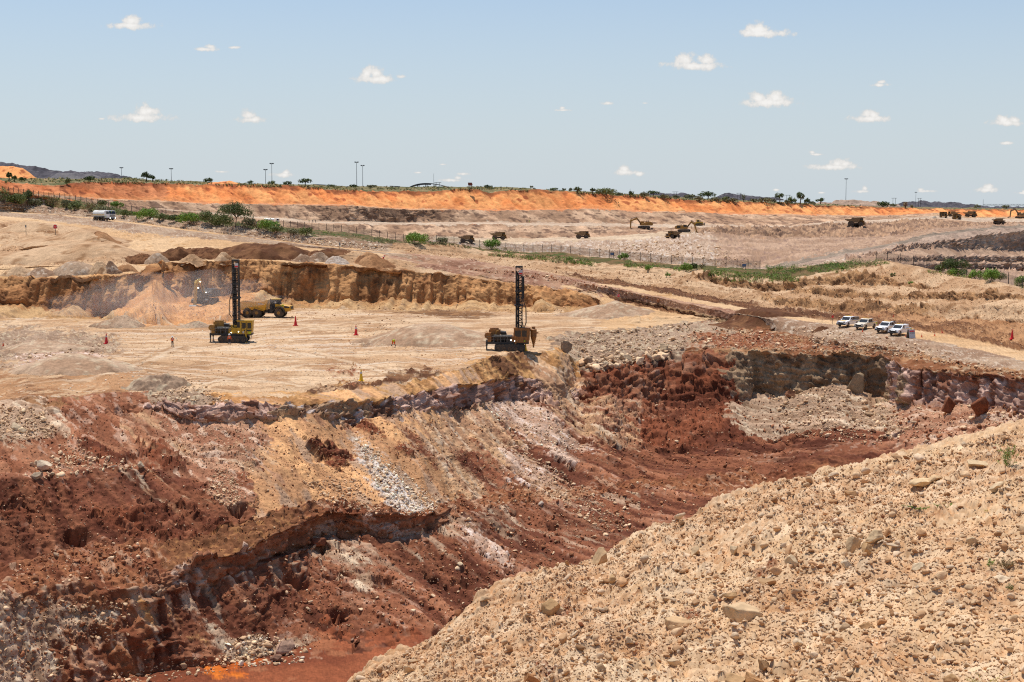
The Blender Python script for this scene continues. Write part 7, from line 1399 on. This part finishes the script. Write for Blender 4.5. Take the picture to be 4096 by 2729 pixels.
for x, y, sh, tr, he, lab in [(309.2, 222.6, 'lime', 'navy', 'lime', 'distant person in lime vest, left of three walking on the far terrace'), (312.8, 222.7, 'navy', 'navy', 'lime', 'distant person in dark clothes, middle of three on the far terrace'), (315.5, 222.6, 'navy', 'navy', 'dark', 'distant person in dark clothes, right of three on the far terrace'),
                          (526.8, 222.6, 'navy', 'navy', 'dark', 'distant dark figure, left of three standing above the haul trucks'), (527.9, 222.8, 'navy', 'navy', 'dark', 'distant dark figure, middle of three standing above the haul trucks'), (529.4, 222.8, 'lime', 'lime', 'lime', 'distant figure in lime, right of three standing above the haul trucks')]:
    g = hit(x, y, 'shelf', 'tback'); person(g, R_(random.uniform(0, 360)), lab, sh, tr, he, 'stand', 1.05 * max(1, 2.7 * g.y / FPX / 1.75))
# ------------------------------------------------------------------ cones
def cone(x, yb, hpx, mat, label, lo='c3', hi='edge', band=True, tilt=(0, 0), g=None):
    g = hit(x, yb, lo, hi) if g is None else g; h = hpx * g.y / FPX; root = empty('traffic_cone', g, 0, 1, tilt); tag(root, label, 'traffic cone')
    MB().bb(-h * .24, h * .24, -h * .24, h * .24, 0, h * .05).build('base', M[mat], root)
    cn = MB().lathe((0, 0, h * .05), [(h * .185, 0), (h * .15, h * .12), (h * .035, h * .93), (h * .02, h * .95)], 14).build('cone_body', M[mat], root)
    if band: MB().lathe((0, 0, h * .62), [(h * .093, 0), (h * .073, h * .15)], 14).build('band', M['band'], cn)
    return root
cone(106.5, 343.6, 10.6, 'red', 'tall red cone with a white band beside stones left of the workers')
cone(295.6, 325.6, 9.8, 'red', 'tall plain red cone near the nose of the yellow dump truck', band=False)
cone(356, 335.2, 10.2, 'red', 'tall red cone with two white bands in the middle of the bench')
cone(361.2, 381, 12.2, 'coneyel', 'tall yellow cone with a white band near the edge of the bench')
cone(525.5, 350.6, 8.5, 'coneyel', 'yellow cone half hidden behind the rust brown drill rig', band=False)
cone(1011.5, 339.3, 10, 'red', 'tall red cone standing on the tan slope at the right edge', 'b3', 'r1f', False)
cone(3.2, 346, 5, 'orange', 'small orange cone with white band at the left edge of the bench')
g = hit(381.2, 261, 'r2b', 'c1'); cone(0, 0, 7.5, 'red', 'tall red cone leaning far over on top of the cliff', tilt=(0, R_(32)), g=g)
for x, y, lab in [(862.6, 332.4, 'small orange cone in front of the roll bar pickup'), (921.7, 337.2, 'small orange cone on the road right of the notice board'), (934.7, 336.0, 'small orange cone farthest right on the road')]: cone(x, y, 3.8, 'orange', lab, 'b6', 'b7')
g = hit(905.5, 337.4, 'b6', 'b7'); cone(0, 0, 3.8, 'orange', 'small orange cone lying on its side beside the notice board', tilt=(0, R_(80)), g=g + Vector((0, 0, .2)))
cone(942.3, 332.8, 4.0, 'red', 'small red cone at the back edge of the road right of the pickups', 'b6', 'r1f', False, (0, R_(-12)))
cone(879, 316.8, 2.6, 'orange', 'left of two tiny orange cones on the brown slope above the pickups', 'b5', 'r1b', False); cone(893.4, 317, 2.8, 'orange', 'right of two tiny orange cones on the brown slope above the pickups', 'b5', 'r1b', False); cone(853, 315.6, 2.4, 'orange', 'tiny orange cone behind the leftmost pickup', 'b5', 'r1b', False)
# ------------------------------------------------------------------ signs and boards
def octagon(r): return [(r * math.cos(math.pi / 8 + k * math.pi / 4), r * math.sin(math.pi / 8 + k * math.pi / 4)) for k in range(8)]
def stop_sign(x, yb, ytop, dpx, label, lo, hi):
    g = hit(x, yb, lo, hi); m = g.y / FPX; Hh, r = (yb - ytop) * m, dpx * m / 2; root = empty('stop_sign', g); tag(root, label, 'stop sign')
    MB().cyl((0, 0, -.3), (0, 0, Hh - r), max(.05, .3 * m), n=8).build('post', M['wood'], root); zc = Hh - r
    pl = MB().prism([(a, zc + b) for a, b in octagon(r * 1.08)], -.09, -.06).build('plate', M['band'], root); MB().prism([(a, zc + b) for a, b in octagon(r * .96)], -.11, -.091).build('face', M['red'], pl)
    t = text_obj('lettering', 'STOP', r * .82, M['band'], pl, (0, -.12, zc), (math.pi / 2, 0, 0), .006); return root
stop_sign(55.5, 234.6, 224.6, 4.3, 'red octagonal stop sign on the sand mound at the upper left', 'r2b', 'c9')
stop_sign(618.3, 307.5, 294, 3.2, 'red octagonal stop sign on a tall post at the right road fork', 'r2f', 'rt')
def post_sign(x, yb, ytop, wpx, hpx, mat, label, lo, hi, legs=1, tilt=0, name='sign_board', mid=False):
    g = hit(x, yb, lo, hi); m = g.y / FPX; Hh, w_, h_ = (yb - ytop) * m, wpx * m, hpx * m; root = empty(name, g, 0, 1, (0, tilt)); tag(root, label, 'sign')
    for q in ([0] if legs == 1 else [-.3 * w_, .3 * w_]): MB().cyl((q, 0, -.2), (q, 0, Hh - h_ * .2), max(.04, .22 * m), n=6).build('post', M['wood'] if legs == 1 else M['black'], root)
    pl = MB().bb(-w_ / 2, w_ / 2, -.08, -.04, Hh - h_, Hh).build('plate', M[mat], root)
    if mid: MB().bb(-w_ * .53, w_ * .53, -.05, -.03, Hh - h_ * 1.06, Hh + h_ * .06).build('frame', M['black'], root)
    return root
post_sign(26, 234.6, 225, 1.3, 2.5, 'galv', 'grey back of a narrow sign on a post left of the stop sign', 'r2b', 'c9')
post_sign(111, 248.3, 243.2, .5, 2, 'wood', 'thin wooden marker post on the brown bank below the road', 'r2b', 'c10')
post_sign(257.2, 230.2, 221.7, 1.6, 2.6, 'galv', 'round grey sign back on a post in front of the bushes', 'fence', 'b7')
post_sign(339.8, 251.6, 242.4, 1.4, 3.2, 'galv', 'grey sign back on a post at the end of the brown heaps', 'r1b', 'c9')
post_sign(612.2, 258.3, 252.6, 3.6, 2.4, 'bluegrey', 'left blue notice board on two legs by the fence', 'gdeep', 'crest', 2, mid=True)
post_sign(744.2, 270, 264, 3.8, 2.4, 'bluegrey', 'right blue notice board on two legs at the foot of the rubble slope', 'gdeep', 'b1', 2, mid=True)
post_sign(832.4, 324, 315.4, 1.9, 2.4, 'red', 'red and white traffic sign on a thin post left of the pickups', 'b6', 'b7')
post_sign(822, 322.6, 318.8, .4, 1, 'wood', 'small marker stick on the road edge left of the red sign', 'b6', 'b7')
post_sign(691.6, 301.4, 296.8, .5, 1.5, 'wood', 'thin white marker post beside the upper road', 'b6', 'b7')
g = hit(23, 347.5, 'c3', 'edge'); m = g.y / FPX; rt_ = empty('leaning_sign', g, 0, 1, (R_(-20), 0)); tag(rt_, 'small pale notice panel leaning by a dark rock at the left of the bench', 'sign'); MB().bb(-2.2 * m, 2.2 * m, -.03, .03, 0, 4.5 * m).build('plate', M['band'], rt_); MB().bb(-1.8 * m, 1.8 * m, -.05, -.031, 2.4 * m, 3.0 * m).bb(-1.8 * m, 1.2 * m, -.05, -.031, 1.4 * m, 2.0 * m).build('text_block', M['grey'], rt_)
g = hit(911.3, 338.2, 'b6', 'b7'); m = g.y / FPX; rt_ = empty('notice_stand', g, R_(12)); tag(rt_, 'folding notice stand with printed white front on the road by the single cab pickup', 'sign')
fr = MB().box((0, -.25, .75), (1.1, .04, 1.5), (R_(-14), 0, 0)).build('front_panel', M['band'], rt_); MB().box((-.1, .35, .75), (1.1, .04, 1.5), (R_(18), 0, 0)).build('back_panel', M['grey'], rt_)
MB().box((0, -.18, 1.2), (.9, .03, .2), (R_(-14), 0, 0)).box((-.3, -.33, .3), (.22, .03, .22), (R_(-14), 0, 0)).box((0, -.33, .3), (.22, .03, .22), (R_(-14), 0, 0)).box((.3, -.33, .3), (.22, .03, .22), (R_(-14), 0, 0)).build('pictogram', M['red'], fr); MB().box((0, -.24, .9), (.9, .03, .12), (R_(-14), 0, 0)).box((0, -.275, .66), (.8, .03, .12), (R_(-14), 0, 0)).build('text_block', M['grey'], fr)
# ------------------------------------------------------------------ fences
def mesh_mat():
    m, t, b = new_mat('wire_mesh'); b.inputs['Base Color'].default_value = (.05, .045, .04, 1); b.inputs['Roughness'].default_value = .8; tr = t.nodes.new('ShaderNodeBsdfTransparent'); mx = t.nodes.new('ShaderNodeMixShader'); mx.inputs[0].default_value = .2
    t.links.new(tr.outputs[0], mx.inputs[1]); t.links.new(b.outputs[0], mx.inputs[2]); t.links.new(mx.outputs[0], t.nodes['Material Output'].inputs[0]); return m
WIRE = mesh_mat()
def fence(xs, label, hh=2.3):
    pts = []
    for x in xs:
        D = float(np.interp(x, [a for a, b in GD], [b for a, b in GD])); y = float(np.interp(x, [a for a, b in GY], [b for a, b in GY])); q = P(x, y, D); q[2] = gz(q[0], q[1], 'gdeep', 'b1') if False else q[2]; pts.append(Vector(q.tolist()))
    root = empty('wire_fence', pts[0]); tag(root, label, 'fence'); o = pts[0]
    for q in pts: r = q - o; w_ = max(.06, .22 * q.y / FPX); MB().box((r.x, r.y, r.z + hh / 2 - .3), (w_ * 2, w_ * 2, hh + .9)).build('post', M['black'], root)
    pm = MB()
    for a, b in zip(pts[:-1], pts[1:]):
        a, b = a - o, b - o; n_ = Vector((b.y - a.y, a.x - b.x, 0)).normalized() * .012; vs = [a + n_, b + n_, b + n_ + Vector((0, 0, hh * .92)), a + n_ + Vector((0, 0, hh * .92)), a - n_, b - n_, b - n_ + Vector((0, 0, hh * .92)), a - n_ + Vector((0, 0, hh * .92))]
        pm.add(vs, [(0, 1, 2, 3), (7, 6, 5, 4), (0, 4, 5, 1), (3, 2, 6, 7)])
    pm.build('mesh_panel', WIRE, root); return root
fence([3, 8.5, 13.5, 18.5, 23.5, 28.5, 33.5, 38.5, 44, 49, 54, 59.5, 65, 70, 75.5, 81, 86.3, 92, 97.5, 103, 108.5, 114.3, 120, 126, 131.5, 137, 143, 150, 158, 166, 174, 182, 190, 198, 206], 'wire fence with black posts running behind the bushes at the upper left')
fence([277, 283.6, 290.7, 297.8, 304.8, 312, 319, 326.7, 333.8, 341.5, 349, 356.5, 364, 371.8, 379.5, 387.5, 395.4, 403.6, 411.5, 420, 428, 436.4, 445, 454, 462, 471, 479.4, 488, 497, 505.8, 515, 523.8, 533, 542.3, 551.5, 561, 570.5, 580, 589.8, 599.7, 609.6, 619.6, 630, 640.3, 650.6, 661, 671.5, 682, 692.5, 703, 715, 726, 737, 748, 760], 'long wire fence with black posts running along the middle bank')
fence([876, 887.5, 900, 913.3, 926.7, 940, 953, 966.6, 980, 994, 1008.4, 1022.6, 1038], 'wire fence with black posts behind the big tan mound at the right')
# ------------------------------------------------------------------ things on the skyline
def at(x, y, D): return Vector(P(x, y, D).tolist())
def mast(x, yt, yb, D, label, lamp=True, r=.3):
    a = at(x, yb, D); h = (yb - yt) * D / FPX; root = empty('light_mast' if lamp else 'slender_pole', a); tag(root, label, 'light mast' if lamp else 'pole', None)
    MB().cyl((0, 0, -6), (0, 0, h), r, r * .55, 8).build('pole', M['galv'], root)
    if lamp:
        hd = MB().cyl((0, 0, h - .3), (0, 0, h), 1.5, 1.5, 10)
        for k in range(6): a_ = k * math.pi / 3; hd.box((1.5 * math.cos(a_), 1.5 * math.sin(a_), h + .3), (.8, .8, .7))
        hd.build('lamp_head', M['galv'], root)
    return root
mast(121.6, 168, 175, 1450, 'short light mast standing behind the black coal heap'); mast(171.4, 169.1, 181.5, 1350, 'light mast alone right of the leaning skyline acacia'); mast(265.7, 170, 184, 1300, 'shorter light mast of the left pair'); mast(272, 164, 184, 1250, 'taller light mast of the left pair with a bush at its foot'); mast(356.8, 162.7, 187.5, 1250, 'tallest light mast, left one of the central pair'); mast(362.8, 166, 187.5, 1350, 'slightly lower light mast, right one of the central pair'); mast(845.8, 179.3, 201, 1500, 'tall light mast alone behind the grey stone heap at the right'); mast(915.7, 192.5, 203, 2100, 'light mast behind the right black coal heap')
mast(433.8, 173.7, 187.5, 1500, 'thin lattice antenna behind the arched shed', False, .22); mast(983, 199.5, 208, 2000, 'thin pole at the left end of the conveyor bridge', False, .35); mast(605, 188, 195, 1300, 'short thin pole over the widest skyline bush clump', False, .22); mast(630, 189, 195.5, 1300, 'thin pole beside the small dark bush on the skyline', False, .22)
def hpole(x, yt, yb, D, label):
    a = at(x, yb, D); h = (yb - yt) * D / FPX; root = empty('power_pole', a); tag(root, label, 'power pole')
    for q in (-1.6, 1.6): MB().cyl((q, 0, -5), (q, 0, h), .28, .2, 7).build('pole', M['dark'], root)
    MB().bb(-3.6, 3.6, -.15, .15, h - .5, h - .1).build('crossarm', M['dark'], root)
hpole(437.8, 182.4, 188, 1450, 'twin power pole beside the thin antenna'); hpole(675.3, 191.7, 199, 1700, 'twin power pole over the grey bushes right of centre'); hpole(739, 193, 201, 1800, 'twin power pole in front of the black skyline coal heap'); hpole(788, 195, 203, 1700, 'twin power pole between the tall trees on the right skyline'); hpole(894, 198, 207, 1900, 'single looking power pole left of the right coal heap'); hpole(919.4, 198.2, 205, 2200, 'power pole on top of the right coal heap')
b_ = at(430.5, 188.2, 1300); sh = empty('arched_shed', b_); tag(sh, 'shed with a low arched dark roof and open front on the rim', 'shed'); k_ = 1300 / FPX
arc = [(-21 * k_ + 42 * k_ * t, (.3 + 4.6 * math.sin(math.pi * (t ** .8)) ** .9) * k_) for t in np.linspace(0.02, .98, 16)]; MB().prism(arc + [(a, b - .5) for a, b in arc[::-1]], -12, 12).build('roof', M['roof'], sh); MB().prism([(a, b) for a, b in arc[:9]] + [(a, b - 1.6) for a, b in arc[:9][::-1]], -12.6, -12.05).build('gable', M['coal'], sh); cl = MB()
for t in (3, 6, 9, 12): cl.bb(arc[t][0] - .3, arc[t][0] + .3, -11, -10.4, -4, arc[t][1] - .4); cl.bb(arc[t][0] - .3, arc[t][0] + .3, 10.4, 11, -4, arc[t][1] - .4)
cl.build('column', M['dark'], sh)
for x, y, w_, lab in [(320, 184.6, 13, 'flat dark shelter roof on the rim left of the central masts'), (395, 186.2, 10, 'flat dark shelter roof on the rim left of the arched shed')]:
    a = at(x, y + 2.5, 1200); k_ = 1200 / FPX; sr = empty('open_shelter', a); tag(sr, lab, 'shelter'); MB().box((0, 0, 2.3 * k_), (w_ * k_, 6, .7 * k_), (0, .05, 0)).build('roof', M['coal'], sr)
    for q in (-.4, .4): MB().bb(q * w_ * k_ - .15, q * w_ * k_ + .15, -2.5, -2.2, -4, 2.0 * k_).bb(q * w_ * k_ - .15, q * w_ * k_ + .15, 2.2, 2.5, -4, 2.0 * k_).build('column', M['dark'], sr)
a = at(470.2, 187.4, 1010); k_ = 1010 / FPX; bx = empty('tilted_panel', a); tag(bx, 'dark red brown slanted panel box standing up on the rim', 'panel'); MB().prism([(-2.0 * k_, 1.9 * k_), (1.6 * k_, 1.6 * k_), (2.4 * k_, 2.4 * k_), (1.8 * k_, 4.7 * k_), (-2.2 * k_, 4.8 * k_)], -1.5, 1.5).build('panel', paint('rust_brown', (120, 72, 56), .8), bx); MB().bb(-1.2 * k_, -.9 * k_, -.3, .3, -2, 2 * k_).bb(1.0 * k_, 1.3 * k_, -.3, .3, -2, 2 * k_).build('leg', M['dark'], bx)
a = at(983, 207.5, 2100); e_ = at(1060, 207.5, 2100) - a; cv = empty('conveyor_bridge', a); tag(cv, 'long grey conveyor bridge on thin legs at the right end of the skyline', 'conveyor'); cb_ = MB(); n_ = 26; z0, z1 = 2.2 * 2100 / FPX, 3.3 * 2100 / FPX
for k in range(n_):
    xa, xb = e_.x * k / n_, e_.x * (k + 1) / n_; cb_.cyl((xa, 0, z0), (xb, 0, z0), .2, n=4).cyl((xa, 0, z1), (xb, 0, z1), .2, n=4).cyl((xa, 0, z0 if k % 2 else z1), (xb, 0, z1 if k % 2 else z0), .14, n=4)
cb_.build('truss', M['galv'], cv); lg = MB()
for k in range(0, n_, 4): lg.cyl((e_.x * k / n_, 0, -6), (e_.x * k / n_, 0, z0), .25, n=5)
lg.build('leg', M['galv'], cv)
# ------------------------------------------------------------------ dust and clouds
def vol_mat(name, c, dens, an=.2, noise=None):
    m = bpy.data.materials.new(name); m.use_nodes = True; t = m.node_tree; t.nodes.remove(t.nodes['Principled BSDF']); v = t.nodes.new('ShaderNodeVolumePrincipled'); v.inputs['Color'].default_value = (*c, 1); v.inputs['Density'].default_value = dens; v.inputs['Anisotropy'].default_value = an
    t.links.new(v.outputs[0], t.nodes['Material Output'].inputs['Volume'])
    if noise:
        tc = t.nodes.new('ShaderNodeTexCoord'); n = t.nodes.new('ShaderNodeTexNoise'); n.inputs['Scale'].default_value = noise; n.inputs['Detail'].default_value = 3; mr = t.nodes.new('ShaderNodeMapRange'); mr.inputs[1].default_value = .38; mr.inputs[2].default_value = .72; mr.inputs[4].default_value = dens * 2.2
        t.links.new(tc.outputs['Object'], n.inputs[0]); t.links.new(n.outputs[0], mr.inputs[0]); t.links.new(mr.outputs[0], v.inputs['Density'])
    return m
def puff(name, balls, mat, seed, rough=.25, sub=3):
    """lumpy closed body made of merged balls"""
    bm_v, f0 = ico(sub); vs, fs, b = [], [], 0
    mb = bpy.data.metaballs.new(name + '_m'); mb.resolution = mb.render_resolution = .5
    return None
iv, if_ = ico(4)
def blob(name, loc, dims, mat, seed, balls, rough=.3):
    """one closed surface: the radius towards each direction is the furthest reach of the balls, roughened"""
    v = iv.copy(); r = np.full(len(v), .18)
    for (bx, by, bz, br) in balls:
        c = np.array([bx, by, bz]); bb = v @ c; disc = bb * bb - c @ c + br * br; t = np.where(disc > 0, bb + np.sqrt(np.maximum(disc, 0)), 0); r = np.maximum(r, t)
    r *= 1 + rough * fbm(v * 1.0 + seed, .5, 4, seed, .6); q = v * r[:, None] * np.array(dims); o = np_mesh(name, q, if_, mat, None, None, True); o.location = loc; return o
DUST = vol_mat('dust', (1, .97, .93), .026, 0.2)
gq = hit(146, 326, 'c2', 'rt'); o = blob('dust', gq + Vector((4, -2, 5)), (26, 6, 6.5), DUST, 5, [(0, 0, 0, .7), (.5, 0, .2, .45), (-.5, 0, -.1, .45), (.1, 0, .5, .45)]); tag(o, kind='stuff')
